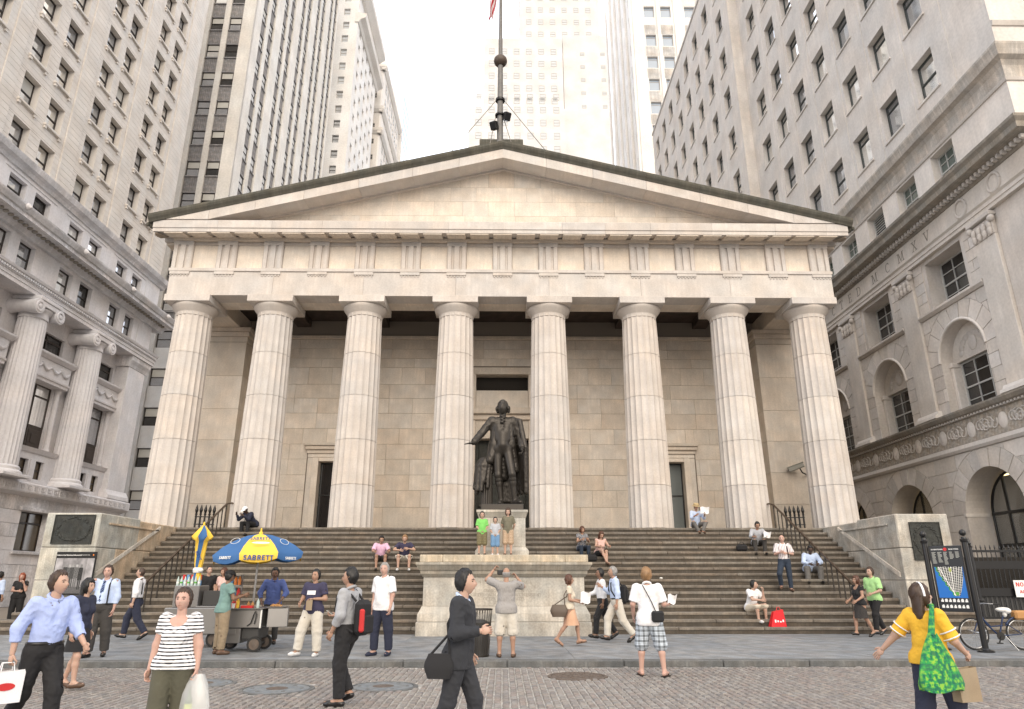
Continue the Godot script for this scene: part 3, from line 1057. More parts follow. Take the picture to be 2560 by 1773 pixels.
func plaque_relief(t: Node3D, x0: float, x1: float, y0: float, y1: float, d: float, sd: int) -> void:
	var fr := MB.new()
	fr.bd(x0, x1, y1 - 0.025, y1, d - 0.02, d)
	fr.bd(x0, x1, y0, y0 + 0.025, d - 0.02, d)
	fr.bd(x0, x0 + 0.025, y0 + 0.025, y1 - 0.025, d - 0.02, d)
	fr.bd(x1 - 0.025, x1, y0 + 0.025, y1 - 0.025, d - 0.02, d)
	part("border", fr, M.bronze_plate, t)
	var r := RandomNumberGenerator.new()
	r.seed = sd
	var lf := MB.new()
	for k in 70:   # wreath of leaves round an oval
		var a := TAU * k / 70.0
		var rx := (x1 - x0) * (0.36 + r.randf() * 0.07)
		var ry := (y1 - y0) * (0.36 + r.randf() * 0.07)
		var c := P((x0 + x1) / 2 + cos(a) * rx, (y0 + y1) / 2 + sin(a) * ry, d)
		if sd == 3 and sin(a) > 0.3 and r.randf() < 0.5: continue
		lf.ball(c, Vector3(0.03 + r.randf() * 0.03, 0.02 + r.randf() * 0.025, 0.022), 6, 4)
	part("wreath", lf, M.bronze_plate, t)
	if sd == 3:
		var tx := MB.new()
		for k in 13:
			tx.bd((x0 + x1) / 2 - 0.27, (x0 + x1) / 2 + 0.27 - r.randf() * 0.06, y1 - 0.2 - k * 0.045, y1 - 0.178 - k * 0.045, d - 0.006, d + 0.001)
		part("raised_text_lines", tx, M.bronze_plate, t)

func handrail(s: float) -> void:
	var x := s * 10.9
	var h := thing("handrail", "brown iron handrail with thin balusters down the stairs %s" % ("behind the food carts" if s < 0 else "near the map sign"), "handrail", P(x, 0.3, 21.6), "handrails on the stairs")
	var top := MB.new()
	var y_at := func(k: float) -> float: return 0.12 + 0.1922 * (k + 1.0) + 0.92
	var d_at := func(k: float) -> float: return 21.47 + 0.36 * k + 0.18
	var path := [P(x, y_at.call(0.0) - 0.05, d_at.call(-0.25)), P(x, y_at.call(0.0), d_at.call(0.0)), P(x, y_at.call(17.0), d_at.call(17.0)), P(x - s * 0.05, y_at.call(17.4), d_at.call(18.0)), P(x - s * 0.28, y_at.call(17.0) - 0.02, d_at.call(18.2))]
	for i in path.size() - 1:
		top.bar(path[i], path[i + 1], 0.07, 0.045)
	part("top_rail", top, M.rail, h)
	for k in range(0, 18):
		var b := MB.new()
		var d: float = d_at.call(float(k))
		b.bd(x - 0.017, x + 0.017, 0.12 + 0.1922 * (k + 1), y_at.call(float(k)) - 0.015, d - 0.017, d + 0.017)
		part("baluster", b, M.iron_rust, h)
	var e := MB.new()
	e.bd(x - s * 0.28 - 0.03, x - s * 0.28 + 0.03, 3.58, y_at.call(17.0) - 0.03, d_at.call(18.2) - 0.03, d_at.call(18.2) + 0.03)
	part("end_post", e, M.iron_rust, h)

func pedestal() -> void:
	var cx := 0.1
	var p := thing("statue_pedestal", "wide pale granite pedestal with carved inscription at the foot of the stairs", "pedestal", P(cx, 0.12, 21.2))
	# stacked stones: half width, bottom, top, front
	for q: Array in [[2.50, 0.10, 0.49, 20.74], [2.47, 0.495, 0.72, 20.78]]:
		part("base_stone", box_mb(cx - q[0], cx + q[0], q[1], q[2], q[3], 24.4, 0.015), M.pedestal, p)
	var mo := MB.new()
	slope_band(mo, cx, 2.45, 20.80, 0.722, 2.36, 20.92, 0.91, 24.4)
	part("base_moulding", mo, M.pedestal, p)
	part("die", box_mb(cx - 2.34, cx + 2.34, 0.912, 1.71, 20.95, 24.4, 0.008), M.pedestal, p)
	var c1 := MB.new()
	slope_band(c1, cx, 2.36, 20.92, 1.712, 2.42, 20.82, 1.80, 24.4)
	slope_band(c1, cx, 2.42, 20.82, 1.80, 2.43, 20.80, 1.90, 24.4)
	slope_band(c1, cx, 2.46, 20.76, 1.90, 2.54, 20.64, 2.05, 24.4)
	slope_band(c1, cx, 2.55, 20.62, 2.05, 2.55, 20.62, 2.12, 24.4)
	part("cornice", c1, M.pedestal_dark, p)
	var xs := [-2.45, -1.78, 1.78, 2.45]
	for i in 3:
		part("top_block", box_mb(cx + xs[i] + 0.004, cx + xs[i + 1] - 0.004, 2.122, 2.33, 20.72 + (0.0 if i != 1 else 0.004), 24.4, 0.015), M.pedestal_top, p)
	# incised lines of the inscription
	var lines := ["ON THIS SITE IN FEDERAL HALL", "GEORGE WASHINGTON", "TOOK THE OATH AS THE FIRST PRESIDENT", "OF THE UNITED STATES", "OF AMERICA"]
	var ly := [1.57, 1.33, 1.22, 1.11, 1.0]
	for i in lines.size():
		var tm := TextMesh.new()
		var sf := SystemFont.new()
		sf.font_names = PackedStringArray(["Droid Serif"])
		tm.font = sf
		tm.text = lines[i]
		tm.font_size = 16
		tm.pixel_size = 0.0065
		tm.depth = 0.004
		var o := MeshInstance3D.new()
		o.name = "inscription_line"
		o.mesh = tm
		o.material_override = M.carved
		p.add_child(o, true)
		o.position = P(cx, ly[i], 20.9495) - p.position
	# upper pedestal under the statue
	var u := thing("upper_pedestal", "narrow pale granite upper pedestal under the bronze statue", "pedestal", P(0.04, 2.33, 22.7))
	var m1 := MB.new()
	m1.bd(0.04 - 0.83, 0.04 + 0.83, 2.33, 2.50, 21.92, 23.6, 0.015)
	slope_band(m1, 0.04, 0.82, 21.93, 2.50, 0.74, 22.02, 2.60, 23.5)
	part("base", m1, M.pedestal, u)
	part("die", box_mb(0.04 - 0.73, 0.04 + 0.73, 2.602, 3.50, 22.03, 23.45, 0.01), M.pedestal, u)
	var m2 := MB.new()
	slope_band(m2, 0.04, 0.74, 22.02, 3.50, 0.77, 21.98, 3.56, 23.5)
	slope_band(m2, 0.04, 0.76, 22.0, 3.56, 0.80, 21.93, 3.66, 23.5)
	slope_band(m2, 0.04, 0.81, 21.92, 3.66, 0.81, 21.92, 3.73, 23.5)
	part("cap", m2, M.pedestal, u)

# a moulding whose front and sides lean from one size to the next
func slope_band(mb: MB, cx: float, w0: float, d0: float, y0: float, w1: float, d1: float, y1: float, back: float) -> void:
	mb.hexa([P(cx - w0, y0, d0), P(cx + w0, y0, d0), P(cx + w0, y0, back), P(cx - w0, y0, back), P(cx - w1, y1, d1), P(cx + w1, y1, d1), P(cx + w1, y1, back), P(cx - w1, y1, back)])

# ---------------------------------------------------------------- buildings beside and behind
var win_cache := {}

# faces: local x runs along the front, y up, z outwards
func face_east(x: float) -> Transform3D:    # front that looks towards +x; local x = distance
	return Transform3D(Basis(Vector3(0, 0, -1), Vector3(0, 1, 0), Vector3(1, 0, 0)), Vector3(x, 0, 0))
func face_west(x: float) -> Transform3D:    # front that looks towards -x; local x = minus distance
	return Transform3D(Basis(Vector3(0, 0, 1), Vector3(0, 1, 0), Vector3(-1, 0, 0)), Vector3(x, 0, 0))
func face_south(d: float) -> Transform3D:   # front that looks at the viewer; local x = x
	return Transform3D(Basis.IDENTITY, Vector3(0, 0, -d))

# wall sheet with window openings (columns x rows) and their reveals; optional grooves between courses
func facade(mb: MB, t: Transform3D, u0: float, u1: float, v0: float, v1: float, cols: Array, rows: Array, reveal: float, course := 0.0, w := 0.0) -> void:
	var keep := mb.t
	mb.t = t
	var vs := [v0]
	for r: Array in rows:
		vs.append(r[0])
		vs.append(r[1])
	vs.append(v1)
	var us := [u0]
	for c: Array in cols:
		us.append(c[0])
		us.append(c[1])
	us.append(u1)
	for i in us.size() - 1:
		for j in vs.size() - 1:
			var a: float = us[i]
			var b: float = us[i + 1]
			var lo: float = vs[j]
			var hi: float = vs[j + 1]
			if b - a < 0.001 or hi - lo < 0.001: continue
			if i % 2 == 1 and j % 2 == 1:
				var r := w - reveal
				mb.quad(Vector3(a, lo, r), Vector3(a, lo, w), Vector3(a, hi, w), Vector3(a, hi, r))
				mb.quad(Vector3(b, lo, w), Vector3(b, lo, r), Vector3(b, hi, r), Vector3(b, hi, w))
				mb.quad(Vector3(a, lo, r), Vector3(b, lo, r), Vector3(b, lo, w), Vector3(a, lo, w))
				mb.quad(Vector3(a, hi, w), Vector3(b, hi, w), Vector3(b, hi, r), Vector3(a, hi, r))
			elif course <= 0.0:
				mb.quad(Vector3(a, lo, w), Vector3(b, lo, w), Vector3(b, hi, w), Vector3(a, hi, w))
			else:
				var y := lo
				while y < hi - 0.001:
					var nx := minf((floorf(y / course + 0.001) + 1.0) * course, hi)
					var g := minf(0.022, (nx - y) * 0.3)
					mb.quad(Vector3(a, y, w), Vector3(b, y, w), Vector3(b, nx - g, w), Vector3(a, nx - g, w))
					mb.quad(Vector3(a, nx - g, w), Vector3(b, nx - g, w), Vector3(b, nx - g * 0.5, w - 0.03), Vector3(a, nx - g * 0.5, w - 0.03))
					mb.quad(Vector3(a, nx - g * 0.5, w - 0.03), Vector3(b, nx - g * 0.5, w - 0.03), Vector3(b, nx, w), Vector3(a, nx, w))
					y = nx
	mb.t = keep

func win(parent: Node3D, t: Transform3D, u: float, v: float, w: float, h: float, inset: float, kind: String, glass: Material, frame: Material, blind := 0.0) -> MeshInstance3D:
	var key := "%s %.2f %.2f" % [kind, w, h]
	if not win_cache.has(key):
		var f := MB.new()
		var e := 0.07
		f.box(Vector3(-w / 2, 0, -0.05), Vector3(-w / 2 + e, h, 0.05))
		f.box(Vector3(w / 2 - e, 0, -0.05), Vector3(w / 2, h, 0.05))
		f.box(Vector3(-w / 2 + e, 0, -0.05), Vector3(w / 2 - e, e, 0.05))
		f.box(Vector3(-w / 2 + e, h - e, -0.05), Vector3(w / 2 - e, h, 0.05))
		if kind == "hung" or kind == "six":
			f.box(Vector3(-w / 2 + e, h * 0.5 - 0.035, -0.05), Vector3(w / 2 - e, h * 0.5 + 0.035, 0.06))
		if kind == "top":
			f.box(Vector3(-w / 2 + e, h * 0.8 - 0.03, -0.05), Vector3(w / 2 - e, h * 0.8 + 0.03, 0.05))
		if kind == "six":
			for k in 2: f.box(Vector3(-w / 2 + w * (k + 1) / 3.0 - 0.02, e, -0.03), Vector3(-w / 2 + w * (k + 1) / 3.0 + 0.02, h - e, 0.045))
			for k in [0.25, 0.75]: f.box(Vector3(-w / 2 + e, h * k - 0.018, -0.028), Vector3(w / 2 - e, h * k + 0.018, 0.04))
		if kind == "cross":
			f.box(Vector3(-0.05, e, -0.05), Vector3(0.05, h - e, 0.06))
			f.box(Vector3(-w / 2 + e, h * 0.72 - 0.05, -0.045), Vector3(w / 2 - e, h * 0.72 + 0.05, 0.055))
		if kind == "louvre":
			var y := 0.12
			while y < h - 0.1:
				f.box(Vector3(-w / 2 + e, y, -0.02), Vector3(w / 2 - e, y + 0.03, 0.05))
				y += 0.14
		var p := MB.new()
		p.box(Vector3(-w / 2 + 0.02, 0.02, -0.012), Vector3(w / 2 - 0.02, h - 0.02, 0.0))
		var b := MB.new()
		b.box(Vector3(-w / 2 + 0.08, h * 0.5 + 0.04, 0.002), Vector3(w / 2 - 0.08, h - 0.08, 0.012))
		win_cache[key] = [f.mesh(), p.mesh(), b.mesh()]
	var c: Array = win_cache[key]
	var o := local("window", c[0], frame, parent)
	o.transform = Transform3D(t.basis, t * Vector3(u + w / 2, v, -inset) - origin_of(parent))
	local("pane", c[1], glass, o)
	if blind > 0.0 and rng.randf() < blind: local("blind", c[2], M.blind, o)
	return o

# blocks of a rusticated wall: courses cut by holes
func masonry(parent: Node3D, t: Transform3D, u0: float, u1: float, ys: Array, length: float, holes: Array, mats: Array, w0: float, w1: float, called := "stone_block", gap := 0.024) -> void:
	for r in ys.size() - 1:
		var u := u0 - (length * 0.5 if r % 2 else 0.0)
		while u < u1 - 0.05:
			var a := maxf(u, u0) + gap / 2
			var b := minf(u + length, u1) - gap / 2
			u += length
			if b - a < 0.12: continue
			var polys: Array = [PackedVector2Array([Vector2(a, ys[r] + gap / 2), Vector2(b, ys[r] + gap / 2), Vector2(b, ys[r + 1] - gap / 2), Vector2(a, ys[r + 1] - gap / 2)])]
			for h: PackedVector2Array in holes:
				var nx := []
				for p: PackedVector2Array in polys:
					for q: PackedVector2Array in Geometry2D.clip_polygons(p, h):
						if not Geometry2D.is_polygon_clockwise(q): nx.append(q)
				polys = nx
			for p: PackedVector2Array in polys:
				if p.size() < 3: continue
				var ar := 0.0
				for i in p.size(): ar += p[i].cross(p[(i + 1) % p.size()])
				if absf(ar) < 0.03: continue
				var mb := MB.new()
				mb.t = t
				mb.prism(p, w0, w1)
				part(called, mb, mats[rng.randi() % mats.size()], parent)

func arch_poly(c: float, r: float, spring: float, bottom: float, n := 20) -> PackedVector2Array:
	var q := PackedVector2Array([Vector2(c - r, bottom), Vector2(c + r, bottom)])
	for i in n + 1:
		var a := PI * i / n
		q.append(Vector2(c + r * cos(a), spring + r * sin(a)))
	return q

func strip(t: Transform3D, u0: float, u1: float, v0: float, v1: float, w0: float, w1: float, bev := 0.0) -> MB:
	var m := MB.new()
	m.t = t
	m.box(Vector3(u0, v0, w0), Vector3(u1, v1, w1), bev)
	return m

# moulding with a stepped profile [(outwards, height) ...] run along a front; m0, m1 mitre an end round a corner
func mould(t: Transform3D, prof: Array, u0: float, u1: float, m0 := false, m1 := false) -> MB:
	var m := MB.new()
	m.t = t
	var p := PackedVector2Array()
	for q: Vector2 in prof: p.append(q)
	if Geometry2D.is_polygon_clockwise(p): p.reverse()
	var a := PackedVector3Array()
	var b := PackedVector3Array()
	for q in p:
		a.append(Vector3(u0 - (q.x if m0 else 0.0), q.y, q.x))
		b.append(Vector3(u1 + (q.x if m1 else 0.0), q.y, q.x))
	for i in p.size():
		var j := (i + 1) % p.size()
		m.quad(a[i], a[j], b[j], b[i])
	var tr := Geometry2D.triangulate_polygon(p)
	for i in range(0, tr.size(), 3):
		m.tri(a[tr[i]], a[tr[i + 2]], a[tr[i + 1]])
		m.tri(b[tr[i]], b[tr[i + 1]], b[tr[i + 2]])
	return m

func side_buildings() -> void:
	stone("lb_white", 0.66, 0.64, 0.645, "marble", 0.13, 0.85)
	stone("lb_grey", 0.58, 0.565, 0.57, "weather", 0.12, 0.85)
	stone("lb_cream", 0.60, 0.55, 0.50, "marble", 0.11, 0.85)
	stone("lb_tower", 0.68, 0.635, 0.585, "fine", 0.2, 0.85)
	stone("lb2_pier", 0.70, 0.67, 0.62, "marble", 0.08, 0.85)
	stone("lb2_base", 0.60, 0.60, 0.60, "fine", 0.2, 0.7)
	plain("glass_sky", 0.55, 0.56, 0.56, 0.12)
	stone("spandrel", 0.26, 0.25, 0.25, "weather", 0.5, 0.55)
	stone("rb0", 0.62, 0.575, 0.525, "marble", 0.15, 0.85)
	stone("rb1", 0.58, 0.54, 0.50, "marble", 0.17, 0.85)
	stone("rb2", 0.68, 0.635, 0.59, "marble", 0.13, 0.85)
	stone("rb_stain", 0.27, 0.245, 0.21, "weather", 0.35, 0.9)
	plain("frame_dark", 0.022, 0.015, 0.012, 0.5)
	plain("frame_bronze", 0.045, 0.034, 0.028, 0.5)
	plain("frame_white", 0.5, 0.5, 0.48, 0.5)
	plain("frame_green", 0.06, 0.068, 0.064, 0.5)
	plain("blind", 0.55, 0.54, 0.50, 0.85)
	for q: Array in [["glass_a", 0.03, 0.032, 0.036], ["glass_b", 0.06, 0.064, 0.07], ["glass_c", 0.02, 0.02, 0.02], ["glass_warm", 0.075, 0.055, 0.03]]:
		plain(q[0], q[1], q[2], q[3], 0.04)
		M[q[0]].metallic_specular = 0.9
	for q: Array in [["glass_b", 0.85, 0.86, 0.86, 0.92], ["glass_a", 0.5, 0.52, 0.55, 0.8]]:
		M[q[0]].metallic = q[4]
		M[q[0]].albedo_color = lin(q[1], q[2], q[3])
	left_block()
	left_tower()
	right_block()

func some_glass() -> Material:
	return M[["glass_a", "glass_b", "glass_a", "glass_c"][rng.randi() % 4]]

func left_block() -> void:
	var b := thing("bank_building", "tall pale classical building with ionic columns and key pattern band across the side street", "building", P(-29, 0.12, 40))
	var t := face_east(-29.0)
	var u0 := 22.0
	var u1 := 53.5
	part("core", box_mb(-50, -31.2, 0.12, 76, 22, 53.4), M.lb_tower, b)
	# rusticated base with ground floor windows
	var gw := [[36.3, 38.9], [42.5, 45.1], [48.7, 51.3]]
	var holes := []
	for g: Array in gw: holes.append(PackedVector2Array([Vector2(g[0], 3.3), Vector2(g[1], 3.3), Vector2(g[1], 5.6), Vector2(g[0], 5.6)]))
	var bk := MB.new()
	facade(bk, t, u0, u1, 0.12, 6.5, gw, [[3.3, 5.6]], 0.5, 0.0, -0.06)
	part("wall_backing", bk, M.lb_grey, b)
	masonry(b, t, 31.0, u1, [0.12, 1.0, 1.75, 2.5, 3.3, 4.06, 4.83, 5.6, 6.5], 3.1, holes, [M.lb_grey, M.lb_white, M.lb_grey], -0.06, 0.0)
	for g: Array in gw:
		win(b, t, g[0], 3.3, 2.6, 2.3, 0.42, "cross", M.glass_warm, M.frame_dark)
		part("window_hood", strip(t, g[0] - 0.25, g[1] + 0.25, 5.62, 5.86, 0.0, 0.18, 0.02), M.lb_grey, b)
		part("window_sill", strip(t, g[0] - 0.2, g[1] + 0.2, 3.1, 3.28, 0.0, 0.14, 0.02), M.lb_grey, b)
	# key pattern band
	part("band", mould(t, [Vector2(-0.2, 6.42), Vector2(0.05, 6.45), Vector2(0.42, 6.62), Vector2(0.42, 7.16), Vector2(0.36, 7.22), Vector2(-0.2, 7.3)], u0, u1 + 0.3), M.lb_white, b)
	var fr := MB.new()
	for q: Array in [[0, 0, 0.62, 0.05], [0, 0, 0.05, 0.42], [0, 0.37, 0.46, 0.42], [0.41, 0.14, 0.46, 0.42], [0.15, 0.14, 0.46, 0.19], [0.15, 0.14, 0.2, 0.29], [0.15, 0.24, 0.32, 0.29]]:
		fr.box(Vector3(q[0], q[1], 0), Vector3(q[2], q[3], 0.03))
	var frm := fr.mesh()
	var u := 31.0
	while u < u1 - 0.3:
		var o := local("fret", frm, M.lb_white, b)
		o.transform = Transform3D(t.basis, t * Vector3(u, 6.68, 0.42) - b.position)
		u += 0.64
	# recessed colonnade
	var rw := -0.95
	var bays := [36.85, 43.0, 49.15]
	var cols_small := []
	for c: float in bays:
		cols_small.append([c - 1.15, c - 0.35])
		cols_small.append([c + 0.35, c + 1.15])
	var m1 := MB.new()
	facade(m1, t, 30.0, u1, 7.28, 9.2, cols_small, [[7.62, 8.75]], 0.4, 0.0, -0.35)
	facade(m1, t, 30.0, u1, 9.2, 18.2, [[bays[0] - 1.5, bays[0] + 1.5], [bays[1] - 1.5, bays[1] + 1.5], [bays[2] - 1.5, bays[2] + 1.5]], [[9.5, 13.7], [15.55, 17.1]], 0.35, 0.0, rw)
	m1.t = t
	m1.quad(Vector3(30.0, 9.2, rw), Vector3(30.0, 9.2, -0.35), Vector3(u1, 9.2, -0.35), Vector3(u1, 9.2, rw))
	m1.box(Vector3(30.0, 7.2, rw), Vector3(u1, 7.3, 0.3))
	part("colonnade_wall", m1, M.lb_white, b)
	for c: float in bays:
		for e: float in [-0.75, 0.75]:
			win(b, t, c + e - 0.4, 7.62, 0.8, 1.13, 0.6, "hung", M.glass_warm if rng.randf() < 0.6 else M.glass_c, M.frame_dark)
		part("small_pillar", strip(t, c - 0.2, c + 0.2, 7.5, 8.8, -0.6, -0.3, 0.02), M.lb_white, b)
		var bw := win(b, t, c - 1.5, 11.0, 3.0, 2.7, -rw + 0.25, "cross", M.glass_b if c < 45 else M.glass_a, M.frame_bronze)
		local("panel", bay_panel(), M.frame_bronze, bw)
		win(b, t, c - 1.5, 15.55, 3.0, 1.55, -rw + 0.25, "cross", M.glass_c, M.frame_bronze)
		part("ledge", mould(t, [Vector2(rw, 9.18), Vector2(-0.28, 9.18), Vector2(-0.16, 9.38), Vector2(-0.12, 9.44), Vector2(rw, 9.5)], c - 2.1, c + 2.1), M.lb_white, b)
		part("garland_panel", strip(t, c - 2.0, c + 2.0, 13.72, 15.2, rw, -0.4, 0.02), M.lb_white, b)
		part("ledge", mould(t, [Vector2(rw, 15.2), Vector2(-0.35, 15.2), Vector2(-0.12, 15.42), Vector2(-0.1, 15.54), Vector2(rw, 15.56)], c - 2.15, c + 2.15), M.lb_white, b)
		part("ledge", mould(t, [Vector2(-0.41, 13.9), Vector2(-0.32, 13.95), Vector2(-0.30, 14.05), Vector2(-0.41, 14.1)], c - 2.0, c + 2.0), M.lb_white, b)
		for g in 4:   # swags
			var sw := MB.new()
			sw.t = t
			var pth := []
			var rr := []
			for k in 7:
				var a := k / 6.0
				pth.append(Vector3(c - 1.9 + g * 0.95 + a * 0.95, 14.85 - 0.32 * sin(PI * a), -0.39))
				rr.append(0.05 + 0.07 * sin(PI * a))
			sw.tube(pth, rr, 6)
			sw.ball(Vector3(c - 1.9 + g * 0.95, 14.8, -0.39), Vector3(0.1, 0.16, 0.1), 6, 4)
			part("garland", sw, M.lb_grey, b)
		for e: float in [-1.72, 1.72]:
			var sp := MB.new()
			sp.t = t
			sp.lathe([Vector2(0.22, 9.5), Vector2(0.22, 9.7), Vector2(0.17, 9.75), Vector2(0.15, 13.4), Vector2(0.2, 13.5), Vector2(0.22, 13.7)], 10, Vector3(c + e, 0, rw + 0.12))
			part("slender_column", sp, M.lb_white, b)
	# ionic columns
	var shaft := MB.new()
	for f in 24:
		var rows := []
		for k in 2:
			var y := 7.95 + k * 8.95
			var r := 0.92 if k == 0 else 0.79
			var ring := PackedVector3Array()
			for s in 5:
				var a := TAU * (f + s / 4.0) / 24.0
				var rr: float = r - [0.0, 0.045, 0.055, 0.045, 0.0][s] * r
				ring.append(Vector3(rr * cos(a), y, -rr * sin(a)))
			rows.append(ring)
		shaft.grid(rows, false)
	var sm := shaft.mesh()
	var base := MB.new()
	base.box(Vector3(-1.2, 7.3, -1.2), Vector3(1.2, 7.48, 1.2), 0.02)
	base.lathe([Vector2(1.18, 7.48), Vector2(1.2, 7.58), Vector2(1.1, 7.68), Vector2(1.02, 7.72), Vector2(1.08, 7.82), Vector2(1.0, 7.92), Vector2(0.93, 7.96)], 28, Vector3.ZERO, false, false)
	var bm := base.mesh()
	var capm := ionic()
	for c: float in [33.8, 39.95, 46.1]:
		var col := Node3D.new()
		col.name = "column"
		b.add_child(col, true)
		col.transform = Transform3D(t.basis, t * Vector3(c, 0, -0.15) - b.position)
		local("base", bm, M.lb_white, col)
		local("shaft", sm, M.lb_white, col)
		local("capital", capm, M.lb_white, col)
	# corner pilaster
	part("corner_pilaster", strip(t, 50.95, u1 - 0.15, 7.95, 17.35, rw, 0.05, 0.02), M.lb_white, b)
	part("pilaster_base", mould(t, [Vector2(rw, 7.3), Vector2(0.35, 7.3), Vector2(0.32, 7.55), Vector2(0.18, 7.75), Vector2(0.08, 7.95), Vector2(rw, 7.95)], 50.7, u1 + 0.1), M.lb_white, b)
	part("pilaster_cap", mould(t, [Vector2(rw, 17.35), Vector2(0.08, 17.35), Vector2(0.16, 17.6), Vector2(0.3, 17.85), Vector2(0.32, 18.18), Vector2(rw, 18.18)], 50.75, u1 + 0.1), M.lb_grey, b)
	# entablature over the columns
	part("entablature", mould(t, [Vector2(-1.3, 18.2), Vector2(0.42, 18.2), Vector2(0.42, 18.42), Vector2(0.47, 18.44), Vector2(0.47, 18.66), Vector2(0.52, 18.68), Vector2(0.54, 18.86), Vector2(0.66, 18.92), Vector2(0.72, 19.06), Vector2(-1.3, 19.12)], 22.0, u1 + 0.35), M.lb_white, b)
	u = 30.0
	var dn := MB.new()
	dn.box(Vector3(0, 0, 0), Vector3(0.09, 0.13, 0.09))
	var dnm := dn.mesh()
	while u < u1 + 0.2:
		var o := local("dentil", dnm, M.lb_grey, b)
		o.transform = Transform3D(t.basis, t * Vector3(u, 18.72, 0.54) - b.position)
		u += 0.21
	# attic windows
	var ac := [[35.1, 36.5], [37.35, 38.75], [41.2, 42.65], [43.5, 44.95], [47.2, 48.6], [49.4, 50.7]]
	var at := MB.new()
	facade(at, t, u0, u1, 19.1, 21.5, ac, [[19.42, 21.2]], 0.5, 0.0, -0.1)
	part("attic_wall", at, M.lb_white, b)
	for a: Array in ac: win(b, t, a[0], 19.42, a[1] - a[0], 1.78, 0.45, "hung", some_glass(), M.frame_dark)
	part("attic_panel", strip(t, 51.4, 52.7, 19.5, 21.1, -0.1, -0.05, 0.02), M.lb_white, b)
	# main cornice
	part("main_cornice", mould(t, [Vector2(-0.6, 21.42), Vector2(0.15, 21.42), Vector2(0.3, 21.62), Vector2(0.45, 21.70), Vector2(1.15, 21.74), Vector2(1.15, 21.98), Vector2(1.25, 22.02), Vector2(1.38, 22.28), Vector2(1.40, 22.40), Vector2(-0.6, 22.55)], u0, u1 + 1.2), M.lb_grey, b)
	u = 30.2
	var md := MB.new()
	md.ball(Vector3(0, -0.09, 0), Vector3(0.14, 0.10, 0.18), 8, 6)
	var mdm := md.mesh()
	while u < u1 + 0.4:
		var o := local("egg_ornament", mdm, M.rb_stain, b)
		o.transform = Transform3D(t.basis, t * Vector3(u, 21.74, 0.62) - b.position)
		u += 0.42
	for z: float in [35.4, 41.2, 47.3, 52.9]:
		var l := MB.new()
		l.t = t
		l.ball(Vector3(z, 22.25, 1.4), Vector3(0.22, 0.2, 0.16), 8, 6)
		l.ball(Vector3(z, 22.2, 1.54), Vector3(0.1, 0.09, 0.1), 6, 5)
		part("lion_head", l, M.lb_white, b)
	# low storey with pairs of small windows
	var sc := [[35.2, 36.7], [37.5, 39.0], [41.05, 42.55], [43.35, 44.85], [46.95, 48.4], [49.2, 50.6]]
	var s2 := MB.new()
	facade(s2, t, u0, u1, 22.5, 25.1, sc, [[23.1, 24.5]], 0.4, 0.0, 0.0)
	part("low_storey_wall", s2, M.lb_white, b)
	for a: Array in sc: win(b, t, a[0], 23.1, a[1] - a[0], 1.4, 0.38, "hung", some_glass(), M.frame_dark)
	for k in 3:
		part("window_border", mould(t, [Vector2(0, 24.72), Vector2(0.06, 24.72), Vector2(0.06, 24.80), Vector2(0, 24.82)], sc[k * 2][0] - 0.5, sc[k * 2 + 1][1] + 0.5), M.lb_white, b)
	part("low_panel", strip(t, 51.3, 52.6, 23.2, 24.5, 0.0, 0.04, 0.02), M.lb_white, b)
	part("upper_cornice", mould(t, [Vector2(-0.6, 25.0), Vector2(0.12, 25.02), Vector2(0.2, 25.22), Vector2(0.42, 25.35), Vector2(0.5, 25.62), Vector2(0.52, 25.72), Vector2(-0.6, 25.8)], u0, u1 + 0.45), M.lb_grey, b)
	# tower shaft: pairs of windows between piers
	var tc := [[28.3, 29.75], [30.75, 32.2], [34.35, 35.8], [36.8, 38.25], [40.65, 42.1], [42.85, 44.3], [46.65, 48.1], [49.0, 50.4]]
	var rows := []
	for k in 13: rows.append([25.86 + k * 3.194, 27.86 + k * 3.194])
	var tw := MB.new()
	facade(tw, t, 24.0, 53.1, 25.7, 67.5, tc, rows, 0.5, 0.4, 0.0)
	var tp := part("course_masonry", tw, M.lb_tower, b)
	tp.set_meta("kind", "stuff")
	for pr: Array in [[32.75, 33.8], [38.8, 40.1], [44.85, 46.1], [50.95, 53.1]]:
		var pm := MB.new()
		facade(pm, t, pr[0], pr[1], 25.75, 67.5, [], [], 0.1, 0.4, 0.07)
		pm.t = t
		pm.quad(Vector3(pr[0], 25.75, 0), Vector3(pr[0], 25.75, 0.07), Vector3(pr[0], 67.5, 0.07), Vector3(pr[0], 67.5, 0))
		pm.quad(Vector3(pr[1], 25.75, 0.07), Vector3(pr[1], 25.75, 0), Vector3(pr[1], 67.5, 0), Vector3(pr[1], 67.5, 0.07))
		part("pier", pm, M.lb_tower, b)
	var sill := MB.new()
	sill.box(Vector3(-0.85, -0.16, -0.1), Vector3(0.85, 0.0, 0.16), 0.02)
	sill.box(Vector3(-0.8, -0.34, -0.1), Vector3(-0.62, -0.16, 0.12))
	sill.box(Vector3(0.62, -0.34, -0.1), Vector3(0.8, -0.16, 0.12))
	var slm := sill.mesh()
	for r: Array in rows:
		for c: Array in tc:
			if c[0] < 33.0 and r[0] > 40: continue
			var o := win(b, t, c[0], r[0], c[1] - c[0], 2.0, 0.46, "hung", M.glass_b if rng.randf() < 0.7 else M.glass_a, M.frame_dark, 0.12)
			var s := local("sill", slm, M.lb_tower, o)
			s.position = Vector3(0, 0, 0.46)

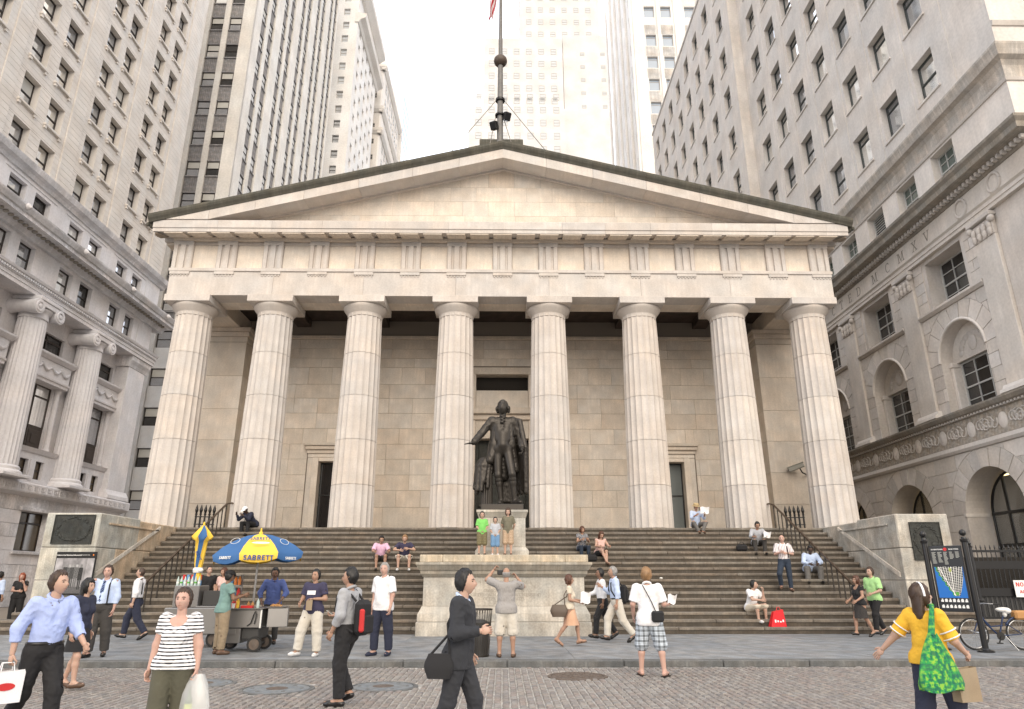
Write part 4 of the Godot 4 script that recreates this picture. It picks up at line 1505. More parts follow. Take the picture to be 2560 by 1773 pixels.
func bay_panel() -> MB:
	var m := MB.new()
	m.box(Vector3(-1.5, -1.5, -0.03), Vector3(1.5, 0.0, 0.03))
	for e: float in [-0.75, 0.75]:
		m.box(Vector3(e - 0.55, -1.3, 0.03), Vector3(e + 0.55, -0.2, 0.06), 0.02)
		m.box(Vector3(e - 0.3, -1.05, 0.06), Vector3(e + 0.3, -0.45, 0.1), 0.03)
	m.box(Vector3(-0.06, -1.5, 0.03), Vector3(0.06, 0.0, 0.1))
	return m

func ionic() -> ArrayMesh:
	var m := MB.new()
	m.lathe([Vector2(0.80, 16.9), Vector2(0.84, 16.95), Vector2(0.82, 17.0), Vector2(0.80, 17.3), Vector2(0.9, 17.4), Vector2(0.98, 17.55)], 24, Vector3.ZERO, false, false)
	m.box(Vector3(-1.05, 17.95, -1.0), Vector3(1.05, 18.19, 1.0), 0.03)
	m.box(Vector3(-1.0, 17.62, -0.9), Vector3(1.0, 17.95, 0.95), 0.04)
	for e: float in [-1.0, 1.0]:
		var keep := m.t
		m.t = Transform3D(Basis(Vector3.RIGHT, PI / 2), Vector3(e * 1.0, 17.5, 0))
		m.lathe([Vector2(0.42, -0.98), Vector2(0.46, -0.9), Vector2(0.36, 0.0), Vector2(0.46, 0.9), Vector2(0.46, 0.98)], 18)
		m.lathe([Vector2(0.36, 0.98), Vector2(0.34, 1.03), Vector2(0.24, 1.03), Vector2(0.22, 0.99)], 16, Vector3.ZERO, false)
		m.lathe([Vector2(0.14, 0.98), Vector2(0.12, 1.05), Vector2(0.001, 1.06)], 12, Vector3.ZERO, false)
		m.t = keep
	return m.mesh()

func left_tower() -> void:
	var b := thing("office_tower", "tall tower of pale stone piers with dark grey spandrels behind the bank building", "building", P(-29, 0.12, 63.2))
	var te := face_east(-28.9)
	var ts := face_south(63.2)
	part("core", box_mb(-52, -29.35, 0.12, 112, 63.65, 94.2), M.lb2_pier, b)
	var rows := []
	for k in range(-10, 18): rows.append(42.45 + k * 3.87)
	# window strips: [u0, u1] of the pair, and where
	var jobs := [[ts, [[-39.3, -37.9], [-37.2, -35.8]], 0], [ts, [[-33.85, -32.45], [-31.75, -30.4]], 0]]
	for k in 5: jobs.append([te, [[65.4 + k * 6.2, 66.8 + k * 6.2], [67.75 + k * 6.2, 69.15 + k * 6.2]], 1])
	var n := 0
	for j: Array in jobs:
		var t: Transform3D = j[0]
		var pr: Array = j[1]
		part("mullion_pier", strip(t, pr[0][1] + 0.04, pr[1][0] - 0.04, 0.12, 112, -0.35, -0.05, 0.02), M.lb2_pier, b)
		for r: float in rows:
			if j[2] == 1 and r < 30: continue
			for c: Array in pr:
				win(b, t, c[0], r, c[1] - c[0], 1.75, 0.3, "hung", (M.glass_sky if j[2] == 1 else some_glass()), M.frame_dark, 0.6 if j[2] == 0 else 0.15)
				if r > 22: part("spandrel", spandrel(t, c[0] - 0.04, c[1] + 0.04, r + 1.76, r + 3.86), M.spandrel, b)
				else: part("base_panel", strip(t, c[0] - 0.04, c[1] + 0.04, r + 1.76, r + 3.86, -0.35, -0.1), M.lb2_base, b)
	for q: Array in [[ts, -52.0, -39.4], [ts, -35.7, -33.95], [ts, -30.3, -28.9], [te, 63.2, 65.3], [te, 69.25, 71.5], [te, 75.45, 77.7], [te, 81.65, 83.9], [te, 87.85, 90.1]]:
		part("pier", strip(q[0], q[1], q[2], 25.0, 112, -0.4, 0.0, 0.04), M.lb2_pier, b)
		part("pier_base", strip(q[0], q[1], q[2], 0.12, 24.9, -0.4, 0.03, 0.04), M.lb2_base, b)
	part("pier", strip(te, 94.05, 94.6, 0.12, 112, -0.4, 0.0, 0.04), M.lb2_pier, b)

func spandrel(t: Transform3D, u0: float, u1: float, v0: float, v1: float) -> MB:
	var m := MB.new()
	m.t = t
	m.box(Vector3(u0, v0, -0.36), Vector3(u1, v1, -0.26))
	var k := 7
	for i in k:
		var a := u0 + (u1 - u0) * (i + 0.3) / k
		m.box(Vector3(a, v0 + 0.12, -0.26), Vector3(a + 0.08, v1 - 0.16, -0.22))
	m.box(Vector3(u0, v1 - 0.14, -0.26), Vector3(u1, v1, -0.12))
	m.box(Vector3(u0, v0, -0.26), Vector3(u1, v0 + 0.1, -0.16))
	return m

func right_block() -> void:
	var b := thing("trust_building", "pale stone office block with arched lower windows and carved frieze beside the hall", "building", P(20, 0.12, 35))
	var t := face_west(20.0)      # local x = minus distance
	var ts := face_south(22.1)
	part("core", box_mb(21.6, 46, 9.0, 56.0, 23.5, 47.4), M.rb1, b)
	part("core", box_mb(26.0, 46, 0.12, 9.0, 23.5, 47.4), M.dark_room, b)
	var mats := [M.rb0, M.rb1, M.rb2, M.rb0]
	var bay := [28.0, 33.85, 39.7]
	var pil := [[24.45, 25.7], [30.3, 31.55], [36.15, 37.4], [42.0, 43.25]]
	# ground floor: rusticated, round arches
	var holes_s := []
	var holes_r := []
	for c: float in bay:
		holes_s.append(arch_poly(-c, 1.78, 4.3, 0.0))
		holes_r.append(arch_poly(-c, 1.78, 4.3, 0.0))
	var hv := []
	for c: float in bay: hv.append(arch_poly(-c, 2.62, 4.3, 4.3, 24))
	var backing: Array = Geometry2D.clip_polygons(PackedVector2Array([Vector2(-46, 0.12), Vector2(-22.1, 0.12), Vector2(-22.1, 7.2), Vector2(-46, 7.2)]), holes_s[0])
	for k in 2:
		var nx := []
		for p: PackedVector2Array in backing: nx.append_array(Geometry2D.clip_polygons(p, holes_s[k + 1]))
		backing = nx
	for p: PackedVector2Array in backing:
		var mb := MB.new()
		mb.t = t
		mb.prism(p, -1.15, -0.035)
		part("wall_backing", mb, M.rb1, b)
	var all := holes_r.duplicate()
	all.append_array(hv)
	masonry(b, t, -43.0, -22.1, [0.12, 0.9, 1.6, 2.28, 2.95, 3.62, 4.29, 4.92, 5.55, 6.18, 6.85], 1.55, all, mats, -0.035, 0.0)
	for c: float in bay:
		for k in 11:
			var a0 := PI * k / 11.0 + 0.008
			var a1 := PI * (k + 1) / 11.0 - 0.008
			var out := 2.6 if k != 5 else 2.52
			var q := PackedVector2Array()
			for s in 3: q.append(Vector2(-c + 1.78 * cos(lerpf(a0, a1, s / 2.0)), 4.3 + 1.78 * sin(lerpf(a0, a1, s / 2.0))))
			for s in 3: q.append(Vector2(-c + out * cos(lerpf(a1, a0, s / 2.0)), 4.3 + out * sin(lerpf(a1, a0, s / 2.0))))
			var mb := MB.new()
			mb.t = t
			mb.prism(q, -0.035, 0.0 if k != 5 else 0.03)
			part("voussoir", mb, mats[rng.randi() % 4], b)
		arch_window(b, t, -c, 1.72, 4.3, 0.5, 1.1, [1.7, 3.0, 4.3], [-0.7, 0.7], M.black_paint, M.clear_glass)
		part("impost", strip(t, -c - 1.9, -c - 1.75, 4.2, 4.34, -1.0, 0.05), M.rb2, b)
		part("impost", strip(t, -c + 1.75, -c + 1.9, 4.2, 4.34, -1.0, 0.05), M.rb2, b)
	# carved band
	part("band_moulding", mould(t, [Vector2(-0.5, 6.86), Vector2(0.06, 6.88), Vector2(0.12, 7.0), Vector2(0.05, 7.18), Vector2(-0.5, 7.2)], -47.4, -22.0), M.rb1, b)
	part("band", strip(t, -47.4, -22.06, 7.2, 8.2, -0.5, 0.02), M.rb_carved, b)
	var u := -42.0
	while u < -22.5:
		var md := MB.new()
		md.t = t
		md.ball(Vector3(u, 7.7, 0.02), Vector3(0.27, 0.33, 0.05), 14, 8)
		md.ball(Vector3(u, 7.7, 0.05), Vector3(0.15, 0.21, 0.04), 10, 6)
		part("medallion", md, M.rb2, b)
		for e: float in [-0.75, 0.75]:
			var sc := MB.new()
			sc.t = t
			for k in 3:
				var pth := []
				for s in 9:
					var a := s * 0.75 + k * 1.3
					pth.append(Vector3(u + e + (k - 1) * 0.22 + (0.26 - s * 0.026) * cos(a) * signf(e), 7.7 + (0.3 - s * 0.03) * sin(a), 0.03))
				sc.tube(pth, 0.035, 5)
			part("scroll_carving", sc, M.rb1, b)
		u += 1.95
	part("band_cornice", mould(t, [Vector2(-0.5, 8.2), Vector2(0.06, 8.2), Vector2(0.14, 8.3), Vector2(0.26, 8.36), Vector2(0.34, 8.5), Vector2(0.34, 8.58), Vector2(-0.5, 8.62)], -47.4, -21.8), M.rb_stain, b)
	var dn := MB.new()
	dn.box(Vector3(0, 0, 0), Vector3(0.1, 0.1, 0.1))
	var dnm := dn.mesh()
	u = -40.0
	while u < -22.2:
		var o := local("dentil", dnm, M.rb1, b)
		o.transform = Transform3D(t.basis, t * Vector3(u, 8.24, 0.08) - b.position)
		u += 0.2
	# arched storey between pilasters
	var h2 := []
	for c: float in bay: h2.append(arch_poly(-c, 1.5, 11.0, 8.5))
	var rect := PackedVector2Array([Vector2(-47.4, 8.6), Vector2(-22.1, 8.6), Vector2(-22.1, 16.05), Vector2(-47.4, 16.05)])
	var sq := []
	for c: float in bay: sq.append(PackedVector2Array([Vector2(-c - 1.3, 13.6), Vector2(-c + 1.3, 13.6), Vector2(-c + 1.3, 15.85), Vector2(-c - 1.3, 15.85)]))
	var mb2 := MB.new()
	# sheet cut in vertical bands, so that each band holds one arch and one window
	var edges := [-47.4, -42.0, -36.8, -30.9, -25.1, -22.1]
	for k in 5:
		var ps: Array = [PackedVector2Array([Vector2(edges[k], 8.6), Vector2(edges[k + 1], 8.6), Vector2(edges[k + 1], 13.0), Vector2(edges[k], 13.0)])]
		for h: PackedVector2Array in h2:
			var nx := []
			for p: PackedVector2Array in ps: nx.append_array(Geometry2D.clip_polygons(p, h))
			ps = nx
		for p: PackedVector2Array in ps:
			mb2.t = t
			mb2.prism(p, -1.1, -0.09)
	facade(mb2, t, -47.4, -22.1, 13.0, 16.1, [[-41.0, -38.4], [-35.15, -32.55], [-29.3, -26.7]], [[13.6, 15.85]], 1.0, 0.0, -0.09)
	part("storey_wall", mb2, M.rb1, b)
	for k in bay.size():
		var c: float = bay[k]
		var hv2 := [arch_poly(-c, 1.5, 11.0, 8.4), arch_poly(-c, 2.42, 11.0, 11.0, 24)]
		var a: float = -pil[k + 1][0] + 0.02
		var e: float = -pil[k][1] - 0.02
		masonry(b, t, a, e, [8.62, 9.25, 9.85, 10.45, 11.0, 11.55, 12.1, 12.65, 13.28], 1.1, hv2, mats, -0.09, -0.05)
		masonry(b, t, a, e, [13.6, 14.1, 14.6, 15.1, 15.6, 16.04], 0.75, [PackedVector2Array([Vector2(-c - 1.55, 13), Vector2(-c + 1.55, 13), Vector2(-c + 1.55, 16.1), Vector2(-c - 1.55, 16.1)])], mats, -0.09, -0.05)
		for v in 9:
			var a0 := PI * v / 9.0 + 0.01
			var a1 := PI * (v + 1) / 9.0 - 0.01
			var q := PackedVector2Array()
			for s in 3: q.append(Vector2(-c + 1.62 * cos(lerpf(a0, a1, s / 2.0)), 11.0 + 1.62 * sin(lerpf(a0, a1, s / 2.0))))
			for s in 3: q.append(Vector2(-c + 2.4 * cos(lerpf(a1, a0, s / 2.0)), minf(13.28, 11.0 + 2.4 * sin(lerpf(a1, a0, s / 2.0)))))
			var mb := MB.new()
			mb.t = t
			mb.prism(q, -0.09, -0.05)
			part("voussoir", mb, mats[rng.randi() % 4], b)
		var av := MB.new()   # archivolt and the carved lunette
		av.t = t
		var ring := []
		for s in 21:
			var an := PI * s / 20.0
			ring.append(Vector3(-c + 1.55 * cos(an), 11.0 + 1.55 * sin(an), -0.05))
		av.tube(ring, 0.07, 6)
		part("archivolt", av, M.rb2, b)
		var lu := MB.new()
		lu.t = t
		lu.prism(arch_poly(-c, 1.49, 11.0, 10.95), -0.75, -0.62)
		part("lunette", lu, M.rb0, b)
		var rl := MB.new()
		rl.t = t
		rl.ball(Vector3(-c, 11.55, -0.62), Vector3(0.3, 0.36, 0.08), 10, 6)
		for s in 10:
			var an := PI * (s + 0.5) / 10.0
			rl.ball(Vector3(-c + 0.85 * cos(an), 11.15 + 0.8 * sin(an), -0.62), Vector3(0.2, 0.16, 0.05), 7, 5)
		part("lunette_carving", rl, M.rb1, b)
		for sd: float in [-1.0, 1.0]:
			part("jamb_pillar", strip(t, minf(-c + sd * 1.3, -c + sd * 1.49), maxf(-c + sd * 1.3, -c + sd * 1.49), 8.6, 10.75, -0.9, -0.42, 0.02), M.rb2, b)
			part("jamb_cap", strip(t, minf(-c + sd * 1.26, -c + sd * 1.52), maxf(-c + sd * 1.26, -c + sd * 1.52), 10.75, 10.98, -0.9, -0.36, 0.03), M.rb2, b)
		win(b, t, -c - 1.3, 8.62, 2.6, 2.32, 0.85, "six", M.glass_c, M.frame_white)
		part("ledge", mould(t, [Vector2(-0.3, 13.28), Vector2(0.0, 13.3), Vector2(0.12, 13.42), Vector2(0.12, 13.52), Vector2(-0.3, 13.58)], a, e), M.rb1, b)
		win(b, t, -c - 1.3, 13.6, 2.6, 2.25, 0.85, "six", M.glass_c, M.frame_white)
	for p: Array in pil:
		part("pilaster", strip(t, -p[1], -p[0], 8.95, 15.0, -0.09, 0.07, 0.02), M.rb0, b)
		part("pilaster_base", mould(t, [Vector2(-0.09, 8.62), Vector2(0.3, 8.62), Vector2(0.28, 8.76), Vector2(0.16, 8.8), Vector2(0.1, 8.95), Vector2(-0.09, 8.95)], -p[1] - 0.18, -p[0] + 0.18), M.rb2, b)
		var cap := MB.new()
		cap.t = t
		cap.box(Vector3(-p[1], 15.0, -0.09), Vector3(-p[0], 15.75, 0.09), 0.02)
		for r in 2:
			for k in 4:
				cap.ball(Vector3(-p[1] + 0.16 + k * 0.31, 15.18 + r * 0.26, 0.12), Vector3(0.13, 0.2, 0.09), 7, 5)
		cap.ball(Vector3(-p[1] - 0.02, 15.66, 0.12), Vector3(0.17, 0.15, 0.13), 8, 6)
		cap.ball(Vector3(-p[0] + 0.02, 15.66, 0.12), Vector3(0.17, 0.15, 0.13), 8, 6)
		cap.box(Vector3(-p[1] - 0.1, 15.8, -0.09), Vector3(-p[0] + 0.1, 15.98, 0.22), 0.02)
		part("pilaster_capital", cap, M.rb1, b)
	# entablature with the date in letters
	part("architrave", mould(t, [Vector2(-0.6, 16.05), Vector2(0.1, 16.05), Vector2(0.1, 16.2), Vector2(0.14, 16.22), Vector2(0.14, 16.38), Vector2(0.22, 16.46), Vector2(0.08, 16.52), Vector2(-0.6, 16.52)], -47.4, -21.95), M.rb0, b)
	part("frieze", strip(t, -47.4, -22.03, 16.52, 17.45, -0.6, 0.06), M.rb0, b)
	for q: Array in [["C", 38.03], ["T", 37.0], ["E", 35.97], ["D", 34.97], ["M", 33.22], ["C", 31.97], ["M", 30.69], ["X", 29.53], ["V", 28.52]]:
		var tm := TextMesh.new()
		var sf := SystemFont.new()
		sf.font_names = PackedStringArray(["Droid Serif"])
		tm.font = sf
		tm.text = q[0]
		tm.font_size = 16
		tm.pixel_size = 0.042
		tm.depth = 0.012
		var o := MeshInstance3D.new()
		o.name = "letter"
		o.mesh = tm
		o.material_override = M.rb_stain
		b.add_child(o, true)
		o.transform = Transform3D(t.basis, t * Vector3(-q[1], 16.97, 0.06) - b.position)
	for z: float in [26.0, 23.9]:
		var wr := MB.new()
		wr.t = t
		var ring := []
		for s in 15: ring.append(Vector3(-z + 0.36 * cos(TAU * s / 14.0), 16.98 + 0.4 * sin(TAU * s / 14.0), 0.08))
		wr.tube(ring, 0.07, 6, false)
		part("wreath", wr, M.rb1, b)
	for q: Array in [[t, -47.4, -22.1], [ts, 20.0, 46.0]]:
		part("main_cornice", mould(q[0], [Vector2(-0.6, 17.46), Vector2(0.1, 17.46), Vector2(0.2, 17.6), Vector2(0.38, 17.72), Vector2(0.75, 17.78), Vector2(0.78, 18.0), Vector2(0.9, 18.14), Vector2(0.92, 18.25), Vector2(-0.6, 18.5)], q[1], q[2], q[1] > 0, q[1] < 0), M.rb_stain, b)
	u = -40.0
	while u < -21.6:
		var o := local("dentil", dnm, M.rb1, b)
		o.transform = Transform3D(t.basis.scaled_local(Vector3(1.2, 1.6, 2.0)), t * Vector3(u, 17.55, 0.2) - b.position)
		u += 0.26
	# attic
	var ac := []
	var k2 := 0
	for k in 7: ac.append([-(25.65 + 2.93 * (6 - k)) - 1.6, -(25.65 + 2.93 * (6 - k))])
	var am := MB.new()
	facade(am, t, -47.4, -22.1, 18.4, 20.5, ac, [[18.55, 20.38]], 0.5, 0.0, 0.0)
	facade(am, ts, 20.0, 46.0, 0.12, 20.5, [], [], 0.5, 0.0, 0.0)
	part("attic_wall", am, M.rb2, b)
	for k in 7:
		win(b, t, ac[k][0], 18.55, 1.6, 1.83, 0.42, "louvre" if k == 4 else "six", M.glass_c if k == 4 else M.glass_green, M.frame_white)
	for q: Array in [[t, -47.4, -22.1], [ts, 20.0, 46.0]]:
		part("string_course", mould(q[0], [Vector2(-0.4, 20.48), Vector2(0.06, 20.48), Vector2(0.1, 20.6), Vector2(0.02, 20.66), Vector2(-0.4, 20.66)], q[1], q[2], q[1] > 0, q[1] < 0), M.rb1, b)
		part("second_cornice", mould(q[0], [Vector2(-0.4, 20.66), Vector2(0.02, 20.66), Vector2(0.05, 21.2), Vector2(0.14, 21.4), Vector2(0.32, 21.52), Vector2(0.36, 21.75), Vector2(0.42, 21.95), Vector2(0.42, 22.05), Vector2(-0.4, 22.15)], q[1], q[2], q[1] > 0, q[1] < 0), M.rb_cornice, b)
	# shaft
	var cols := []
	for k in 7: cols.append([-(25.62 + 2.935 * (6 - k)) - 1.56, -(25.62 + 2.935 * (6 - k))])
	var rows := []
	for k in 8: rows.append([23.25 + k * 4.09, 25.4 + k * 4.09])
	var tm2 := MB.new()
	facade(tm2, t, -47.45, -22.1, 22.1, 56.3, cols, rows, 0.42, 0.0, 0.0)
	facade(tm2, ts, 20.0, 46.0, 22.1, 56.3, [], [], 0.3, 0.0, 0.0)
	part("shaft_wall", tm2, M.rb2, b)
	part("corner_ledge", mould(ts, [Vector2(0, 23.2), Vector2(0.06, 23.2), Vector2(0.12, 23.4), Vector2(0, 23.5)], 20.0, 46.0), M.rb1, b)
	for c: Array in cols:   # shallow joints between the piers
		part("pier_strip", strip(t, c[1] + 0.28, c[1] + 1.1, 22.15, 56.3, -0.02, 0.025), M.rb2, b)
	for r: Array in rows:
		for c: Array in cols:
			if r[0] > 31 and c[1] > -28: continue
			var o := win(b, t, c[0], r[0], 1.56, 2.15, 0.36, "top" if rng.randf() < 0.7 else "hung", M.glass_b if rng.randf() < 0.6 else M.glass_a, M.frame_green)
			var s := local("sill", rb_sill(), M.rb2, o)
			s.position = Vector3(0, 0, 0.36)
	# far wing, a little forward of the front
	var tf := face_west(19.2)
	var fc := []
	for k in 8: fc.append([-(47.85 + 3.41 * (7 - k)) - 1.5, -(47.85 + 3.41 * (7 - k))])
	var wm := MB.new()
	facade(wm, tf, -74.6, -46.3, 0.12, 56.3, fc, rows, 0.42, 0.0, 0.0)
	wm.t = Transform3D.IDENTITY
	wm.quad(P(19.2, 0.12, 46.3), P(21.0, 0.12, 46.3), P(21.0, 56.3, 46.3), P(19.2, 56.3, 46.3))
	wm.quad(P(19.2, 56.3, 46.3), P(46, 56.3, 46.3), P(46, 56.3, 74.6), P(19.2, 56.3, 74.6))
	part("wing_wall", wm, M.rb2, b)
	part("wing_core", box_mb(19.7, 46, 0.12, 56.2, 47.0, 74.5), M.rb1, b)
	part("roof_edge", strip(tf, -74.7, -46.2, 56.1, 56.4, -0.4, 0.08), M.rb1, b)
	for r: Array in rows:
		for c: Array in fc:
			if r[0] < 30: continue
			var o := win(b, tf, c[0], r[0], 1.5, 2.15, 0.36, "top" if rng.randf() < 0.6 else "hung", M.glass_b if rng.randf() < 0.5 else M.glass_a, M.frame_green)
			var s := local("sill", rb_sill(), M.rb2, o)
			s.position = Vector3(0, 0, 0.36)

var sill_cache: ArrayMesh
func rb_sill() -> ArrayMesh:
	if sill_cache == null:
		var m := MB.new()
		m.box(Vector3(-0.88, -0.12, -0.1), Vector3(0.88, 0.0, 0.07), 0.015)
		sill_cache = m.mesh()
	return sill_cache

# glazed arch: frame bars, a pane, and a room with lit ceiling strips behind it
func arch_window(b: Node3D, t: Transform3D, c: float, r: float, spring: float, bottom: float, inset: float, rows: Array, cols: Array, frame: Material, glass: Material) -> void:
	var f := MB.new()
	f.t = t
	var ring := []
	for s in 21:
		var a := PI * s / 20.0
		ring.append(Vector3(c + (r - 0.04) * cos(a), spring + (r - 0.04) * sin(a), -inset))
	ring.push_front(Vector3(c + r - 0.04, bottom, -inset))
	ring.append(Vector3(c - r + 0.04, bottom, -inset))
	f.tube(ring, 0.07, 4)
	for y: float in rows: f.box(Vector3(c - r, y - 0.06, -inset - 0.05), Vector3(c + r, y + 0.06, -inset + 0.05))
	for x: float in cols: f.box(Vector3(c + x - 0.05, bottom, -inset - 0.04), Vector3(c + x + 0.05, spring + sqrt(maxf(0.0, r * r - x * x)), -inset + 0.04))
	var o := part("arched_window", f, frame, b)
	var p := MB.new()
	p.t = t
	p.prism(arch_poly(c, r, spring, bottom), -inset - 0.01, -inset)
	part("pane", p, glass, o)
	var room := MB.new()
	room.t = t
	room.box(Vector3(c - 2.85, 0.1, -6.0), Vector3(c + 2.85, 0.15, -1.2))
	room.box(Vector3(c - 2.85, 6.4, -6.0), Vector3(c + 2.85, 6.6, -1.2))
	room.box(Vector3(c - 2.9, 0.1, -6.0), Vector3(c - 2.85, 6.6, -1.2))
	room.box(Vector3(c + 2.85, 0.1, -6.0), Vector3(c + 2.9, 6.6, -1.2))
	room.box(Vector3(c - 2.9, 0.1, -6.05), Vector3(c + 2.9, 6.6, -6.0))
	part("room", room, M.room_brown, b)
	for k in 3:
		var l := MB.new()
		l.t = t
		l.box(Vector3(c - 2.0, 6.0, -2.2 - k * 1.2), Vector3(c + 2.0, 6.05, -2.05 - k * 1.2))
		part("ceiling_lamp", l, M.lamp_glow, b)
	var om := OmniLight3D.new()
	om.name = "room_light"
	om.light_color = Color(1.0, 0.86, 0.6)
	om.light_energy = 0.5
	om.light_size = 0.5
	om.omni_range = 9.0
	om.omni_attenuation = 2.0
	om.shadow_enabled = true
	add_child(om, true)
	om.position = t * Vector3(c, 5.6, -3.2)

func far_buildings() -> void:
	stone("far_white", 0.80, 0.78, 0.75, "fine", 0.05, 0.9)
	stone("far_cream", 0.78, 0.74, 0.69, "fine", 0.05, 0.9)
	stone("far_grey", 0.50, 0.48, 0.46, "weather", 0.1, 0.9)
	stone("far_haze", 0.66, 0.65, 0.64, "fine", 0.05, 0.9)
	plain("far_hpane", 0.46, 0.48, 0.50, 0.3)
	plain("far_glass", 0.30, 0.36, 0.44, 0.1)
	plain("far_pane", 0.62, 0.64, 0.66, 0.2)
	plain("far_shade", 0.10, 0.10, 0.10, 0.2)
	plain("far_frame", 0.45, 0.42, 0.38, 0.6)
	plain("blue_glass", 0.16, 0.30, 0.52, 0.08)
	# white block behind the dark-spandrel tower
	var a := thing("white_block", "white stone block with one column of dark windows behind the grey-spandrel tower", "building", P(-30, 0.1, 108))
	var te := face_east(-27.4)
	var ts := face_south(102.0)
	var rows := []
	for k in range(-6, 9): rows.append([80.35 + k * 3.11, 81.95 + k * 3.11])
	var m := MB.new()
	facade(m, ts, -50, -27.4, 0.1, 108.0, [[-32.9, -31.7], [-30.12, -28.95]], rows, 0.5)
	var ec := []
	for k in 5: ec.append([104.0 + k * 3.3, 105.3 + k * 3.3])
	facade(m, te, 102.0, 120.5, 0.1, 104.0, ec, rows.slice(0, 13), 0.4)
	part("wall", m, M.far_white, a)
	part("core", box_mb(-50, -28.3, 0.1, 107, 102.9, 120.4), M.far_white, a)
	for r: Array in rows:
		for c: float in [-32.9, -30.12]:
			win(a, ts, c, r[0], 1.18, 1.6, 0.35, "hung", M.glass_b if r[0] < 84 else M.far_pane, M.frame_dark if r[0] < 80 else M.far_frame)
	for r: Array in rows.slice(0, 13):
		for c: Array in ec: win(a, te, c[0], r[0], 1.3, 1.6, 0.35, "hung", M.far_pane, M.far_frame)
	for q: Array in [[te, 101.8, 121.4]]:
		part("cornice", mould(q[0], [Vector2(-0.5, 100.5), Vector2(0.2, 100.5), Vector2(0.5, 101.1), Vector2(1.4, 101.5), Vector2(1.6, 102.4), Vector2(-0.5, 102.8)], q[1], q[2]), M.far_cream, a)
		part("cornice", mould(q[0], [Vector2(-0.5, 108.0), Vector2(0.4, 108.0), Vector2(1.5, 109.0), Vector2(1.6, 110.0), Vector2(-0.5, 110.5)], q[1], q[2]), M.far_cream, a)
	part("upper_storey", box_mb(-50, -27.6, 104.0, 108.2, 103, 120.4), M.far_white, a)
	# cream building with a corner pier and cornices
	var c := thing("cream_building", "narrow cream building with rounded cornices farther up the side street", "building", P(-28, 0.1, 135))
	part("body", box_mb(-50, -26.6, 0.1, 112, 124.0, 146.0, 0.3), M.far_cream, c)
	for y: float in [92.0, 97.5, 108.5]:
		for q: Array in [[face_east(-26.6), 123.4, 147.0], [face_south(124.0), -50.0, -26.0]]:
			part("cornice", mould(q[0], [Vector2(-0.4, y), Vector2(0.2, y), Vector2(0.7, y + 0.6), Vector2(0.8, y + 1.2), Vector2(-0.4, y + 1.4)], q[1], q[2]), M.far_cream, c)
	for k in 7:
		for r in 9:
			win(c, face_east(-26.6), 127.0 + k * 2.7, 74.0 + r * 3.9, 1.2, 2.2, -0.02, "hung", M.far_pane, M.far_frame)
	for r in 9: win(c, face_south(124.0), -28.2, 74.0 + r * 3.9, 0.5, 1.2, -0.02, "hung", M.far_shade, M.far_frame)
	# blue glass slab
	var g := thing("glass_tower", "blue glass tower slab seen edge-on beyond the cream building", "building", P(-27, 0.1, 155))
	part("core", box_mb(-50, -26.1, 0.1, 124.0, 148.0, 158.0), M.far_white, g)
	for k in 20:
		part("glass_band", strip(face_east(-26.1), 148.0, 158.0, 60 + k * 3.2, 62.9 + k * 3.2, 0.0, 0.06), M.blue_glass if k > 14 else M.far_pane, g)
	# pale tower with blue windows behind the right block
	var t := thing("pale_tower", "pale tower with pairs of wide blue windows behind the office block", "building", P(24, 0.1, 99))
	var s := face_south(99.0)
	var w := face_west(23.3)
	part("core", box_mb(24.3, 60, 0.1, 125, 100.0, 122.0), M.far_cream, t)
	var rr := []
	for k in range(-4, 11): rr.append([73.55 + k * 4.85 + (1.6 if k > 4 else 0.0), 76.1 + k * 4.85 + (1.6 if k > 4 else 0.0)])
	var pc := [[25.55, 27.45], [28.6, 30.5], [33.0, 34.9], [36.0, 37.9]]
	var pm := MB.new()
	facade(pm, s, 23.3, 60.0, 0.1, 125.0, pc, rr, 0.45)
	var wc := []
	for k in 5: wc.append([-(99.8 + (4 - k) * 4.9) - 2.2, -(99.8 + (4 - k) * 4.9)])
	facade(pm, w, -122.4, -99.0, 0.1, 125.0, wc, rr, 0.6)
	part("wall", pm, M.far_white, t)
	for r: Array in rr:
		for q: Array in pc:
			win(t, s, q[0], r[0], 1.9, 2.55, 0.4, "top", M.far_glass, M.far_frame)
		for q: Array in wc: win(t, w, q[0], r[0], 2.2, 2.55, 0.55, "hung", M.far_pane, M.far_frame)
		for q: Array in [[25.4, 27.6], [28.45, 30.65], [32.85, 35.05]]:
			part("spandrel", strip(s, q[0], q[1], r[1] + 0.12, r[1] + 2.15, 0.0, 0.03), M.far_grey if r[0] < 95 else M.far_cream, t)
	for q: Array in [[23.3, 24.9], [27.75, 28.3], [30.9, 32.6], [35.2, 35.7]]:
		part("pier", strip(s, q[0], q[1], 0.1, 125, 0.0, 0.35, 0.05), M.far_white, t)
	for k in 6: part("pier", strip(w, -(98.9 + k * 4.9) - 0.75, -(98.9 + k * 4.9) , 0.1, 125, 0.0, 0.45, 0.05), M.far_white, t)
	# stepped white skyscraper straight ahead
	var z := thing("white_skyscraper", "stepped white skyscraper fading into the bright sky behind the roof ridge", "building", P(12, 0.1, 180))
	part("lower_mass", box_mb(-10.8, 18.6, 0.1, 139.2, 175.6, 200), M.far_haze, z)
	part("middle_mass", box_mb(-6.5, 18.4, 139.2, 166.0, 175.6, 199), M.far_haze, z)
	part("side_mass", box_mb(18.6, 33.0, 0.1, 168.0, 176.2, 198), M.far_haze, z)
	part("upper_mass", box_mb(4.9, 31.0, 166.0, 205.0, 178.0, 196), M.far_haze, z)
	var zs := face_south(175.6)
	for r in 6:
		for k in 7: win(z, zs, -8.77 + k * 3.95 + (0.15 if k > 5 else 0.0), 125.75 + r * -0.0 + (r - 1) * 4.7 - 2.2, 1.85, 2.2, -0.02, "hung", M.far_hpane, M.far_frame)
